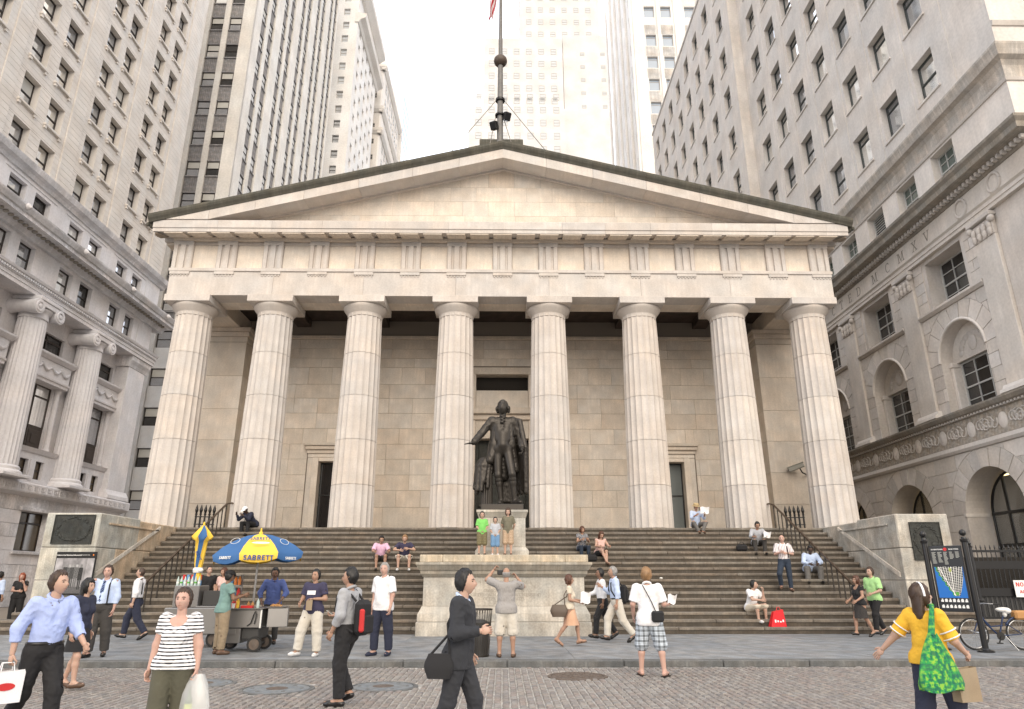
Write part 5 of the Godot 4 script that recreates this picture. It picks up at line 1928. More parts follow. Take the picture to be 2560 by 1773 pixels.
	for r in 5:
		for k in 6: win(z, zs, -4.9 + k * 3.9, 141.0 + r * 4.7, 1.8, 2.1, -0.02, "hung", M.far_hpane, M.far_frame)
	for r in 6:
		for k in 6: win(z, face_south(178.0), 7.0 + k * 3.9, 169.0 + r * 5.0, 1.7, 2.0, -0.02, "hung", M.far_hpane, M.far_frame)
	for r in 5:
		for k in 2: win(z, face_south(176.2), 24.0 + k * 6.5, 140.0 + r * 5.0, 1.4, 1.2, -0.02, "hung", M.far_hpane, M.far_frame)
	# low roof line with planting between the far buildings
	single("far_roof", box_mb(20.0, 31.0, 0.1, 63.0, 98.5, 104.0), M.far_cream, "low cream roof edge between the skyscraper and the pale tower", "building")

# ---------------------------------------------------------------- statue, carts, signs, bicycle, fence
func words(parent: Node3D, text: String, at: Transform3D, size: float, mat: Material, serif := false, called := "lettering") -> void:
	var tm := TextMesh.new()
	var sf := SystemFont.new()
	sf.font_names = PackedStringArray(["Droid Serif" if serif else "Droid Sans"])
	sf.font_weight = 700
	tm.font = sf
	tm.text = text
	tm.font_size = 24
	tm.pixel_size = size / 24.0
	tm.depth = 0.004
	var o := MeshInstance3D.new()
	o.name = called
	o.mesh = tm
	o.material_override = mat
	parent.add_child(o, true)
	o.transform = Transform3D(at.basis, at.origin - origin_of(parent))

func street_objects() -> void:
	for q: Array in [["steel", 0.30, 0.29, 0.28, 0.32, 0.7], ["steel_dark", 0.07, 0.07, 0.07, 0.4, 0.5], ["rubber", 0.015, 0.015, 0.015, 0.7, 0.0], ["u_blue", 0.035, 0.12, 0.30, 0.75, 0.0], ["u_yellow", 0.80, 0.52, 0.06, 0.75, 0.0], ["u_text", 0.015, 0.06, 0.22, 0.7, 0.0], ["red_p", 0.55, 0.02, 0.02, 0.4, 0.0], ["white_p", 0.75, 0.75, 0.73, 0.5, 0.0], ["orange_p", 0.75, 0.22, 0.03, 0.35, 0.0], ["water_p", 0.42, 0.52, 0.50, 0.12, 0.0], ["green_p", 0.10, 0.35, 0.06, 0.4, 0.0], ["bike_blue", 0.012, 0.03, 0.09, 0.3, 0.2], ["chrome", 0.55, 0.55, 0.55, 0.2, 0.9], ["bun", 0.42, 0.22, 0.08, 0.7, 0.0], ["sky_p", 0.10, 0.28, 0.55, 0.4, 0.0]]:
		plain(q[0], q[1], q[2], q[3], q[4], q[5])
	statue()
	carts()
	kiosk()
	bicycle()
	fence_and_sign()
	poster()
	basket(-0.42, 15.45, 0.26, 0.92, M.iron_rust, "round wire litter basket between the suited man and the photographer")
	basket(-6.4, 14.95 + 0.35, 0.24, 0.62, M.iron, "low black iron litter basket behind the striped shirt woman")
	var i := 0
	for q: Array in [[4.05, 18.2, 0.12], [5.4, 24.15, step_y(8)], [10.2, 16.2, 0.12], [-0.9, 22.3, step_y(3)]]:
		var m := MB.new()
		m.ball(P(q[0], q[2] + 0.03, q[1]), Vector3(0.06, 0.03, 0.045), 7, 5)
		single("paper_scrap", m, M.white_p, ["white paper scrap on the pavement by the striding men", "white paper scrap lying on the middle of the stairs", "white scrap on the pavement before the map sign post", "white scrap on the low step near the pedestal"][i], "litter")
		i += 1

func statue() -> void:
	var t := thing("bronze_statue", "tall dark bronze statue of a man in coat and cloak reaching out one hand", "statue", P(0.04, 3.73, 22.7))
	part("plinth", box_mb(0.04 - 0.68, 0.04 + 0.68, 3.735, 3.93, 22.08, 23.3, 0.02), M.bronze, t)
	var k := 1.985
	var xf := Transform3D(Basis.IDENTITY.scaled(Vector3.ONE * k), P(0.04, 3.93, 22.7))
	var c := 0.014
	var body := MB.new()
	body.t = xf
	var sh := [Vector3(0.19, 1.42, 0), Vector3(-0.19, 1.42, 0)]
	var el := [Vector3(0.29, 1.14, -0.02), Vector3(-0.36, 1.19, 0.06)]
	var wr := [Vector3(0.33, 0.93, 0.12), Vector3(-0.49, 1.00, 0.20)]
	var hp := [Vector3(0.09, 0.92, 0), Vector3(-0.09, 0.92, 0)]
	var kn := [Vector3(0.16, 0.50, 0.13), Vector3(-0.07, 0.50, 0.02)]
	var an := [Vector3(0.20, 0.10, 0.08), Vector3(-0.02, 0.09, -0.02)]
	var bones := [[Vector3(-0.12, 1.38, 0), Vector3(0.12, 1.38, 0), 0.085, 0.085], [Vector3(0.065, 1.3, 0.01), Vector3(0.06, 1.1, 0.02), 0.102, 0.095], [Vector3(-0.065, 1.3, 0.01), Vector3(-0.06, 1.1, 0.02), 0.102, 0.095], [Vector3(0, 1.18, 0.035), Vector3(0, 1.0, 0.04), 0.105, 0.11], [Vector3(-0.07, 0.94, 0), Vector3(0.07, 0.94, 0), 0.11, 0.11], [Vector3(0, 1.42, -0.01), Vector3(0, 1.57, 0.01), 0.06, 0.055]]
	for s in 2:
		bones.append([sh[s], el[s], 0.066, 0.05])
		bones.append([el[s], wr[s], 0.05, 0.036])
		bones.append([hp[s], kn[s], 0.09, 0.062])
		bones.append([kn[s], kn[s].lerp(an[s], 0.35) + Vector3(0, 0, -0.015), 0.058, 0.058])
		bones.append([kn[s].lerp(an[s], 0.35) + Vector3(0, 0, -0.015), an[s], 0.058, 0.038])
	bones.append([an[0] + Vector3(-0.02, -0.06, -0.04), an[0] + Vector3(0.09, -0.065, 0.15), 0.042, 0.032])
	bones.append([an[1] + Vector3(0, -0.05, -0.04), an[1] + Vector3(-0.02, -0.058, 0.17), 0.042, 0.032])
	nets(body, bones, c, 0.03)
	body.t = xf * Transform3D(Basis(Vector3.UP, -0.2).scaled(Vector3.ONE * 1.08), Vector3(0, 1.64, 0.02))
	head_mesh(body, 32)
	body.t = xf
	hand_mesh(body, wr[1], Vector3(-0.8, -0.15, 0.5), Vector3(0, -1, 0), Vector3(0.3, 0.2, 0.9), 1.0, 0.12)
	hand_mesh(body, wr[0], Vector3(0.0, -0.9, 0.4), Vector3(-1, 0, 0), Vector3(0, 0.2, 1), 1.0, 1.1)
	local_at(part("figure", body, M.bronze, t))
	# boot tops and stockings
	var bt := MB.new()
	bt.t = xf
	for s in 2:
		var d: Vector3 = (an[s] - kn[s]).normalized()
		bt.tube([kn[s] + d * 0.06, kn[s] + d * 0.10, kn[s] + d * 0.11], [0.066, 0.068, 0.055], 14)
	part("boot_tops", bt, M.bronze, t).set_meta("kind", "stuff")
	# coat with open front and skirts
	var co := MB.new()
	co.t = xf
	var cb := [[Vector3(-0.15, 1.39, -0.01), Vector3(0.15, 1.39, -0.01), 0.098, 0.098], [Vector3(0.12, 1.3, 0.0), Vector3(0.14, 1.0, 0.0), 0.085, 0.085], [Vector3(-0.12, 1.3, 0.0), Vector3(-0.145, 1.0, 0.0), 0.085, 0.085], [Vector3(0, 1.3, -0.06), Vector3(0, 1.0, -0.07), 0.11, 0.11], [Vector3(-0.145, 1.0, 0.0), Vector3(-0.21, 0.74, 0.03), 0.085, 0.07], [Vector3(-0.17, 0.98, -0.08), Vector3(-0.2, 0.56, -0.10), 0.08, 0.06], [Vector3(0.15, 1.0, -0.02), Vector3(0.22, 0.6, -0.04), 0.08, 0.06], [Vector3(0.0, 1.0, -0.1), Vector3(0.02, 0.5, -0.16), 0.1, 0.09], [sh[0], el[0], 0.078, 0.062], [sh[1], el[1], 0.078, 0.062], [el[0], el[0].lerp(wr[0], 0.85), 0.06, 0.058], [el[1], el[1].lerp(wr[1], 0.85), 0.06, 0.058]]
	nets(co, cb, c, 0.03, 0.006)
	local_at(part("coat", co, M.bronze, t))
	var bu := MB.new()
	bu.t = xf
	for i in 9: bu.ball(Vector3(-0.085 - 0.012 * i, 1.33 - i * 0.055, 0.085 - i * 0.002), Vector3(0.014, 0.014, 0.01), 7, 5)
	for i in 7: bu.ball(Vector3(0.012, 1.36 - i * 0.05, 0.118 + 0.004 * i), Vector3(0.009, 0.009, 0.008), 6, 4)
	part("buttons", bu, M.bronze, t).set_meta("kind", "stuff")
	var jb := MB.new()
	jb.t = xf
	for i in 5: jb.ball(Vector3(0.012 * (i % 2 * 2 - 1), 1.49 - i * 0.028, 0.075 + 0.01 * i), Vector3(0.035, 0.022, 0.02), 8, 5)
	part("neck_ruffle", jb, M.bronze, t)
	# cloak over one shoulder, falling to the plinth
	var cl := MB.new()
	cl.t = xf
	var lines := []
	for i in 7:
		var a := i / 6.0
		lines.append([Vector3(0.17 + 0.12 * a, 1.46 - 0.05 * a, -0.12 + 0.12 * a), Vector3(0.24 + 0.14 * a, 0.95, -0.18 + 0.26 * a), 0.05, 0.045])
		lines.append([Vector3(0.24 + 0.14 * a, 0.95, -0.18 + 0.26 * a), Vector3(0.20 + 0.19 * a, 0.22 + 0.06 * (i % 2), -0.22 + 0.24 * a), 0.04, 0.042])
	for i in 5: lines.append([Vector3(0.05 + 0.05 * i, 1.0, -0.2), Vector3(0.02 + 0.055 * i, 0.1, -0.24), 0.05, 0.05])
	nets(cl, lines, c, 0.016, 0.004)
	local_at(part("cloak", cl, M.bronze, t))
	# bundled rods under a draped cloth at his side
	var rd := MB.new()
	rd.t = xf
	for i in 12:
		var a := TAU * i / 12.0
		rd.lathe([Vector2(0.026, 0.0), Vector2(0.024, 0.62)], 7, Vector3(-0.26 + 0.075 * cos(a), 0, -0.1 + 0.075 * sin(a)))
	rd.lathe([Vector2(0.11, 0.0), Vector2(0.11, 0.03)], 16, Vector3(-0.26, 0, -0.1))
	part("rod_bundle", rd, M.bronze, t)
	var dr := MB.new()
	dr.t = xf
	var dl := []
	for i in 9:
		var a := -0.4 + 3.9 * i / 8.0
		var o := Vector3(-0.29 + 0.115 * cos(a + 1.2), 0, -0.08 + 0.12 * sin(a + 1.2))
		dl.append([Vector3(-0.27, 0.74, -0.08).lerp(o + Vector3(0, 0.74, 0), 0.6), o + Vector3(-0.02, 0.66, 0), 0.06, 0.045])
		dl.append([o + Vector3(-0.02, 0.66, 0), o + Vector3(-0.035 - 0.02 * (i % 2), 0.30 + 0.09 * sin(i * 1.9), 0.02), 0.042, 0.035])
	nets(dr, dl, c, 0.014, 0.003)
	local_at(part("drapery", dr, M.bronze, t))
	# powdered wig with side rolls
	var wg := hair_mesh("short", 28, 4)
	wg.t = Transform3D.IDENTITY
	for e: float in [-1.0, 1.0]:
		wg.ball(Vector3(e * 0.092, -0.005, -0.02), Vector3(0.03, 0.045, 0.05), 10, 7)
		wg.ball(Vector3(e * 0.085, -0.045, -0.04), Vector3(0.028, 0.03, 0.045), 10, 7)
	wg.ball(Vector3(0, -0.06, -0.1), Vector3(0.04, 0.08, 0.04), 8, 6)
	var o := local("wig", wg, M.bronze, t)
	o.transform = Transform3D(Basis(Vector3.UP, -0.2).scaled(Vector3.ONE * 1.08 * k), xf * Vector3(0, 1.64, 0.02) - t.position)

func local_at(o: MeshInstance3D) -> void:
	o.set_meta("label", "dark weathered bronze " + String(o.name))

func carts() -> void:
	# front cart
	var c := thing("food_cart", "stainless steel hot dog cart with a folded-out shelf under the open umbrella", "food cart", P(-5.8, 0.12, 16.7), "food carts")
	part("body", box_mb(-6.35, -5.32, 0.62, 1.0, 16.35, 17.25, 0.012), M.steel, c)
	part("lower_body", box_mb(-6.3, -5.75, 0.30, 0.615, 16.38, 17.2, 0.012), M.steel, c)
	part("lower_body", box_mb(-5.74, -5.37, 0.38, 0.615, 16.45, 17.15, 0.012), M.steel_dark, c)
	part("drawer", box_mb(-6.28, -5.85, 0.48, 0.60, 16.36, 16.378, 0.003), M.steel, c)
	part("counter", box_mb(-6.4, -5.28, 1.002, 1.03, 16.3, 17.3, 0.008), M.steel, c)
	var sh := MB.new()
	sh.t = Transform3D(Basis(Vector3.UP, 0.25), P(-5.02, 0.83, 16.7))
	sh.box(Vector3(-0.24, -0.2, -0.3), Vector3(0.2, 0.2, 0.3), 0.012)
	part("side_box", sh, M.steel, c)
	part("corner_strip", box_mb(-5.33, -5.30, 0.62, 1.0, 16.33, 16.36), M.white_p, c)
	var hk := MB.new()
	hk.tube([P(-5.6, 0.66, 16.33), P(-5.52, 0.72, 16.32), P(-5.47, 0.9, 16.31), P(-5.44, 0.97, 16.31), P(-5.41, 0.9, 16.31), P(-5.44, 0.7, 16.32)], 0.012, 5)
	part("hose", hk, M.rubber, c)
	for q: Array in [[-5.42, 16.4], [-5.42, 17.1], [-6.2, 16.45], [-6.2, 17.1]]:
		wheel_of(c, Vector3(q[0], 0.12 + 0.16, -q[1]), 0.16, 0.06)
	var ax := MB.new()
	ax.bar(P(-5.42, 0.28, 16.4), P(-5.42, 0.28, 17.1), 0.05, 0.05)
	ax.bar(P(-6.2, 0.28, 16.45), P(-6.2, 0.28, 17.1), 0.05, 0.05)
	ax.bar(P(-5.45, 0.2, 16.75), P(-5.45, 0.4, 16.75), 0.1, 0.1)
	part("axle", ax, M.steel_dark, c)
	# things on the counter
	var n := 0
	for q: Array in [[-6.02, 16.5, "red_p", 0.19, "red squeeze bottle of sauce on the hot dog cart"], [-5.9, 16.45, "u_yellow", 0.23, "yellow mustard squeeze bottle on the hot dog cart"], [-5.62, 16.6, "bun", 0.14, "brown sauce bottle behind the red carton"], [-5.72, 16.62, "bun", 0.14, "brown sauce bottle beside the mustard"], [-5.5, 16.6, "water_p", 0.2, "clear bottle beside the umbrella pole"], [-6.12, 16.6, "orange_p", 0.2, "orange drink bottle at the end of the counter"]]:
		var b := thing("bottle", q[4], "bottle", P(q[0], 1.03, q[1]), "bottles on the cart")
		var m := MB.new()
		m.lathe([Vector2(0.036, 1.03), Vector2(0.038, 1.05), Vector2(0.036, 1.03 + q[3] * 0.65), Vector2(0.014, 1.03 + q[3] * 0.82), Vector2(0.006, 1.03 + q[3])], 12, P(q[0], 0, q[1]), true, false)
		part("flask", m, M[q[2]], b)
	single("carton", box_mb(-5.8, -5.55, 1.03, 1.085, 16.36, 16.5, 0.006), M.red_p, "low red and white carton on the hot dog cart", "box")
	single("paper_cup", cup(P(-5.97, 1.03, 16.38)), M.white_p, "white paper cup on the corner of the hot dog cart", "cup")
	var tr := thing("pretzel_tray", "tray of brown pretzels on the hot dog cart shelf", "tray", P(-5.05, 1.04, 16.6))
	part("tray", box_mb(-5.24, -4.86, 1.04, 1.06, 16.45, 16.85, 0.004), M.steel, tr)
	for i in 5:
		var m := MB.new()
		var rg := []
		for s in 11: rg.append(P(-5.14 + 0.075 * (i % 3) + 0.05 * cos(TAU * s / 10.0), 1.075 + 0.018 * (i / 3) + 0.008 * sin(s * 2.0), 16.55 + 0.1 * (i / 3) + 0.05 * sin(TAU * s / 10.0)))
		m.tube(rg, 0.016, 6, false)
		part("pretzel", m, M.bun, tr)
	# snack rack at the cart's end
	var rk := thing("snack_rack", "rack of coloured snack packets and bottles at the end of the hot dog cart", "rack", P(-6.25, 1.03, 16.9))
	var fr := MB.new()
	for x: float in [-6.4, -6.06]:
		fr.bar(P(x, 1.03, 17.0), P(x, 1.75, 17.0), 0.03, 0.03)
	for y: float in [1.25, 1.5, 1.72]: fr.bd(-6.4, -6.06, y, y + 0.02, 16.85, 17.05)
	part("frame", fr, M.steel, rk)
	for r in 3:
		for i in 4:
			var m := MB.new()
			m.lathe([Vector2(0.036, 0), Vector2(0.036, 0.12), Vector2(0.014, 0.17), Vector2(0.014, 0.19)], 10, P(-6.36 + i * 0.088, [1.03, 1.27, 1.52][r], 16.93))
			part("bottle", m, M[[["green_p", "green_p", "u_yellow", "red_p"], ["red_p", "red_p", "sky_p", "red_p"], ["u_yellow", "sky_p", "orange_p", "orange_p"]][r][i]], rk)
	umbrella()
	# drinks cart behind
	var d := thing("drinks_cart", "grey steel drinks cart topped with bottles under the furled umbrella", "food cart", P(-7.2, 0.12, 17.6), "food carts")
	part("body", box_mb(-7.95, -6.55, 0.42, 1.0, 17.35, 18.15, 0.015), M.steel, d)
	part("upper_box", box_mb(-7.85, -7.25, 1.005, 1.5, 17.5, 18.1, 0.015), M.steel, d)
	part("dark_panel", box_mb(-7.75, -7.45, 1.06, 1.42, 17.48, 17.498, 0.005), M.steel_dark, d)
	part("counter", box_mb(-7.24, -6.6, 1.005, 1.04, 17.4, 18.1, 0.008), M.steel, d)
	part("shelf_box", box_mb(-7.2, -6.75, 1.045, 1.38, 17.65, 18.05, 0.01), M.steel_dark, d)
	var lg := MB.new()
	lg.t = Transform3D(Basis(Vector3.RIGHT, PI / 2), P(-7.58, 1.3, 17.478))
	lg.lathe([Vector2(0.085, -0.003), Vector2(0.085, 0.003)], 20)
	part("round_decal", lg, M.sky_p, d)
	part("decal_band", box_mb(-7.66, -7.5, 1.275, 1.325, 17.466, 17.472), M.white_p, d)
	part("decal_top", box_mb(-7.64, -7.52, 1.327, 1.365, 17.466, 17.472), M.red_p, d)
	for q: Array in [[-7.8, 17.5], [-6.75, 17.5], [-7.8, 18.05], [-6.75, 18.05]]: wheel_of(d, Vector3(q[0], 0.30, -q[1]), 0.18, 0.07)
	for i in 7:
		var b := thing("water_bottle", "small clear water bottle in the row on top of the drinks cart", "bottle", P(-7.82 + i * 0.085, 1.5, 17.58), "row of water bottles on the drinks cart")
		var m := MB.new()
		m.lathe([Vector2(0.032, 1.5), Vector2(0.034, 1.52), Vector2(0.032, 1.62), Vector2(0.013, 1.68), Vector2(0.013, 1.71)], 10, P(-7.82 + i * 0.085, 0, 17.58), true, false)
		part("flask", m, M.water_p, b)
		var l := MB.new()
		l.lathe([Vector2(0.0345, 1.55), Vector2(0.0345, 1.59)], 10, P(-7.82 + i * 0.085, 0, 17.58), false)
		part("label_wrap", l, M.green_p if i % 2 else M.white_p, b)
	for i in 10:
		var m := MB.new()
		var x := -7.78 + (i % 5) * 0.1
		m.lathe([Vector2(0.03, 0), Vector2(0.033, 0.01), Vector2(0.033, 0.11), Vector2(0.026, 0.125)], 10, P(x, 1.5 + (i / 5) * 0.127, 17.8))
		single("drink_can", m, M["red_p" if i % 2 else "sky_p"], "%s drink can stacked behind the water bottles" % ("red" if i % 2 else "blue"), "can", "red cans on the drinks cart" if i % 2 else "blue cans on the drinks cart")
	furled()

func cup(at: Vector3) -> MB:
	var m := MB.new()
	m.lathe([Vector2(0.03, 0), Vector2(0.042, 0.1), Vector2(0.044, 0.1)], 12, at)
	return m

func wheel_of(parent: Node3D, at: Vector3, r: float, w: float) -> void:
	var m := MB.new()
	m.t = Transform3D(Basis(Vector3.FORWARD, PI / 2) * Basis.IDENTITY, at)
	m.t = Transform3D(Basis(Vector3.RIGHT, PI / 2), at)
	m.lathe([Vector2(r * 0.72, -w / 2), Vector2(r, -w / 2), Vector2(r, w / 2), Vector2(r * 0.72, w / 2)], 22, Vector3.ZERO, true)
	var o := part("wheel", m, M.rubber, parent)
	var h := MB.new()
	h.t = m.t
	h.lathe([Vector2(r * 0.71, -w * 0.56), Vector2(r * 0.71, w * 0.56), Vector2(r * 0.2, w * 0.7)], 16, Vector3.ZERO, true)
	part("rim", h, M.cover_brown, o)

func umbrella() -> void:
	var c := P(-5.66, 0, 16.75)
	var t := thing("umbrella", "open blue and yellow umbrella with lettering over the hot dog cart", "umbrella", c + Vector3(0, 1.03, 0))
	var pl := MB.new()
	pl.lathe([Vector2(0.025, 1.0), Vector2(0.025, 2.66)], 10, c)
	part("pole", pl, M.steel, t)
	var fn := MB.new()
	fn.lathe([Vector2(0.05, 2.66), Vector2(0.045, 2.70), Vector2(0.02, 2.72), Vector2(0.02, 2.78), Vector2(0.005, 2.8)], 10, c)
	part("finial", fn, M.u_yellow, t)
	var face := Basis(Vector3.UP, 0.33)
	var tilt := face * Basis(Vector3.FORWARD, -0.05)
	var prof := [[0.0, 2.67], [0.3, 2.62], [0.6, 2.51], [0.85, 2.37], [1.06, 2.20]]
	for k in 8:
		var a0 := PI / 2 - PI / 8 + k * PI / 4
		var a1 := a0 + PI / 4
		var m := MB.new()
		var rows := []
		for q: Array in prof:
			var ring := PackedVector3Array()
			for s in 5:
				var u := s / 4.0
				var e0: Vector3 = Vector3(cos(a0), 0, sin(a0)) * q[0]
				var e1: Vector3 = Vector3(cos(a1), 0, sin(a1)) * q[0]
				var p: Vector3 = e0.lerp(e1, u)
				p.y = q[1] - 0.05 * (q[0] / 1.06) * 4.0 * u * (1.0 - u) - 2.2
				ring.append(c + Vector3(0, 2.2, 0) + tilt * p)
			rows.append(ring)
		var hang_ := PackedVector3Array()
		for s in 5: hang_.append(rows[-1][s] + Vector3(0, -0.13 - 0.025 * sin(PI * s / 4.0), 0) - (rows[-1][s] - c) * Vector3(0.03, 0, 0.03))
		rows.append(hang_)
		m.grid(rows, false)
		part("panel", m, M.u_yellow if k % 2 == 0 else M.u_blue, t)
		var rb := MB.new()
		rb.tube([c + Vector3(0, 2.64, 0), c + Vector3(0, 2.2, 0) + tilt * (Vector3(cos(a0) * 1.04, -0.01, sin(a0) * 1.04))], 0.008, 4)
		part("rib", rb, M.steel, t)
	# lettering on the panel that faces the street
	words(t, "SABRETT", Transform3D(face * Basis(Vector3.RIGHT, -0.52), c + face * Vector3(0, 2.525, 0.66)), 0.105, M.u_text)
	var hd := MB.new()
	hd.t = Transform3D(face * Basis(Vector3.RIGHT, -0.66), c + face * Vector3(0.02, 2.425, 0.83))
	hd.ball(Vector3.ZERO, Vector3(0.2, 0.028, 0.008), 14, 6)
	part("hot_dog_emblem", hd, M.white_p, t)
	words(t, "SABRETT", Transform3D(face * Basis(Vector3.RIGHT, -0.2), c + face * Vector3(0, 2.10, 1.0)), 0.155, M.u_text)
	for e: float in [-1.0, 1.0]:
		words(t, "SABRETT", Transform3D(face * Basis(Vector3.UP, e * 0.785) * Basis(Vector3.RIGHT, -0.2), c + face * Vector3(e * 0.70, 2.10, 0.70)), 0.085, M.white_p)
		var em := MB.new()
		em.t = Transform3D(face * Basis(Vector3.UP, e * 0.785) * Basis(Vector3.RIGHT, -0.64 + PI / 2), c + face * Vector3(e * 0.53, 2.47, 0.53))
		var rg := []
		for s in 21: rg.append(Vector3(0.13 * cos(TAU * s / 20.0), 0.0, 0.08 * sin(TAU * s / 20.0)))
		em.tube(rg, 0.006, 4, false)
		part("emblem", em, M.white_p, t)

func furled() -> void:
	var c := P(-7.45, 0, 17.75)
	var t := thing("furled_umbrella", "furled yellow and blue umbrella tied with white cloth above the drinks cart", "umbrella", c + Vector3(0, 1.0, 0))
	var pl := MB.new()
	pl.lathe([Vector2(0.025, 1.0), Vector2(0.025, 2.95)], 8, c)
	part("pole", pl, M.steel, t)
	for k in 8:
		var m := MB.new()
		var rows := []
		for q: Array in [[1.62, 0.11, 0.0], [1.78, 0.09, 0.1], [1.86, 0.07, 0.2], [2.0, 0.10, 0.35], [2.3, 0.125, 0.55], [2.55, 0.15, 0.7], [2.66, 0.27, 0.8], [2.8, 0.15, 0.9], [2.93, 0.035, 1.0]]:
			var ring := PackedVector3Array()
			for s in 4:
				var a: float = TAU * (k + s / 3.0) / 8.0 + q[2]
				var r: float = q[1] * (0.7 + 0.3 * absf(cos(PI * s / 3.0)))
				ring.append(c + Vector3(cos(a) * r, q[0] - (0.07 * sin(PI * s / 3.0) if q[1] > 0.2 else 0.0), -sin(a) * r))
			rows.append(ring)
		m.grid(rows, false)
		part("fold", m, M.u_blue if k in [2, 5] else M.u_yellow, t)
	var tie_ := MB.new()
	tie_.lathe([Vector2(0.105, 1.80), Vector2(0.12, 1.86), Vector2(0.10, 1.92)], 14, c, false)
	tie_.ball(c + Vector3(0.1, 1.86, 0.08), Vector3(0.07, 0.05, 0.05), 8, 6)
	part("tie_cloth", tie_, M.white_p, t)
	words(t, "RETT", Transform3D(Basis(Vector3.BACK, -1.1), c + Vector3(0.02, 2.2, 0.135)), 0.11, M.u_text)
	var fn := MB.new()
	fn.lathe([Vector2(0.03, 2.92), Vector2(0.025, 3.0), Vector2(0.004, 3.02)], 8, c)
	part("finial", fn, M.u_yellow, t)

func kiosk() -> void:
	var r := P(10.7, 0.12, 16.17)
	var l := P(10.13, 0.12, 16.78)
	var t := thing("map_sign", "black street map sign with ball-topped posts standing on the pavement", "sign", (r + l) * 0.5)
	for p: Vector3 in [r, l]:
		var m := MB.new()
		m.lathe([Vector2(0.17, 0.0), Vector2(0.17, 0.03), Vector2(0.1, 0.05), Vector2(0.065, 0.08), Vector2(0.062, 2.33), Vector2(0.08, 2.36), Vector2(0.085, 2.40), Vector2(0.06, 2.42), Vector2(0.05, 2.46)], 16, p)
		m.ball(p + Vector3(0, 2.55, 0), Vector3(0.075, 0.075, 0.075), 14, 10)
		part("post", m, M.black_paint, t)
	var u := (r - l).normalized()
	var n := u.cross(Vector3.UP)
	var w := (r - l).length() - 0.16
	var bs := Basis(u, Vector3.UP, n)
	var o := (r + l) * 0.5
	var pm := MB.new()
	pm.t = Transform3D(bs, o)
	pm.box(Vector3(-w / 2, 0.82, -0.03), Vector3(w / 2, 2.27, 0.03), 0.008)
	part("panel", pm, M.black_paint, t)
	# printed map
	var im := Image.create(256, 290, false, Image.FORMAT_RGB8)
	im.fill(Color(0.08, 0.40, 0.72))
	for y in 290:
		var v := y / 290.0
		var x0 := int(lerpf(6, 150, pow(v, 1.25)) + 6.0 * sin(v * 40.0))
		var x1 := int(lerpf(252, 178, v * v))
		if v < 0.94:
			for x in range(maxi(0, x0), mini(255, x1)):
				var q := Color(0.02, 0.02, 0.03)
				var sx := (x - 128.0) / (1.25 - v * 0.75)
				if (int(sx + 400) % 19) < 4 or int(y + x * 0.16) % 15 < 3: q = Color(0.92, 0.91, 0.88)
				if absf(x - 40.0 - v * 118.0) < 3.0 or absf(x - 150 + v * 12.0) < 3.0: q = Color(0.97, 0.96, 0.93)
				if x - x0 < 12: q = Color(0.20, 0.55, 0.24)
				if Vector2(x - 166, y - 250).length() < 17: q = Color(0.35, 0.62, 0.25)
				if Vector2(x - 140, (y - 28) * 0.6).length() < 13: q = Color(0.62, 0.66, 0.35)
				im.set_pixel(x, y, q)
	T["street_map"] = ImageTexture.create_from_image(im)
	var mm := StandardMaterial3D.new()
	mm.resource_name = "street_map_print"
	mm.albedo_texture = T.street_map
	mm.roughness = 0.35
	var mp := MB.new()
	mp.t = Transform3D(bs, o)
	mp.quad_uv(Vector3(-w * 0.43, 1.12, 0.034), Vector3(w * 0.43, 1.12, 0.034), Vector3(w * 0.43, 1.80, 0.034), Vector3(-w * 0.43, 1.80, 0.034))
	part("map_print", mp, mm, t)
	words(t, "DOWNTOWN", Transform3D(bs, o + bs * Vector3(-w * 0.25, 2.19, 0.035)), 0.04, M.white_p)
	words(t, "NEW YORK", Transform3D(bs, o + bs * Vector3(w * 0.26, 2.19, 0.035)), 0.04, M.white_p)
	var rd := MB.new()
	rd.t = Transform3D(bs * Basis(Vector3.RIGHT, PI / 2), o + bs * Vector3(0.0, 2.19, 0.034))
	rd.lathe([Vector2(0.038, -0.002), Vector2(0.038, 0.004)], 16)
	part("red_disc", rd, M.red_p, t)
	var k := RandomNumberGenerator.new()
	k.seed = 4
	for c in 5:
		var tx := MB.new()
		tx.t = Transform3D(bs, o)
		for i in [11, 10, 12, 7, 6][c]:
			var x := -w * 0.43 + c * w * 0.18
			tx.box(Vector3(x, 2.12 - i * 0.024, 0.031), Vector3(x + 0.05 + k.randf() * 0.04, 2.131 - i * 0.024, 0.034))
		part("text_column", tx, M.pale_metal, t)
	for rr in 2:
		for c in 7:
			var ic := MB.new()
			ic.t = Transform3D(bs, o + bs * Vector3(-w * 0.36 + c * w * 0.12, 1.06 - rr * 0.13, 0.034))
			ic.box(Vector3(-0.028, -0.03, -0.003), Vector3(0.028, 0.01 + 0.02 * ((c + rr) % 2), 0.002), 0.004)
			ic.box(Vector3(-0.012, 0.012, -0.003), Vector3(0.02, 0.04, 0.003), 0.004)
			part("pictogram", ic, M.white_p, t)

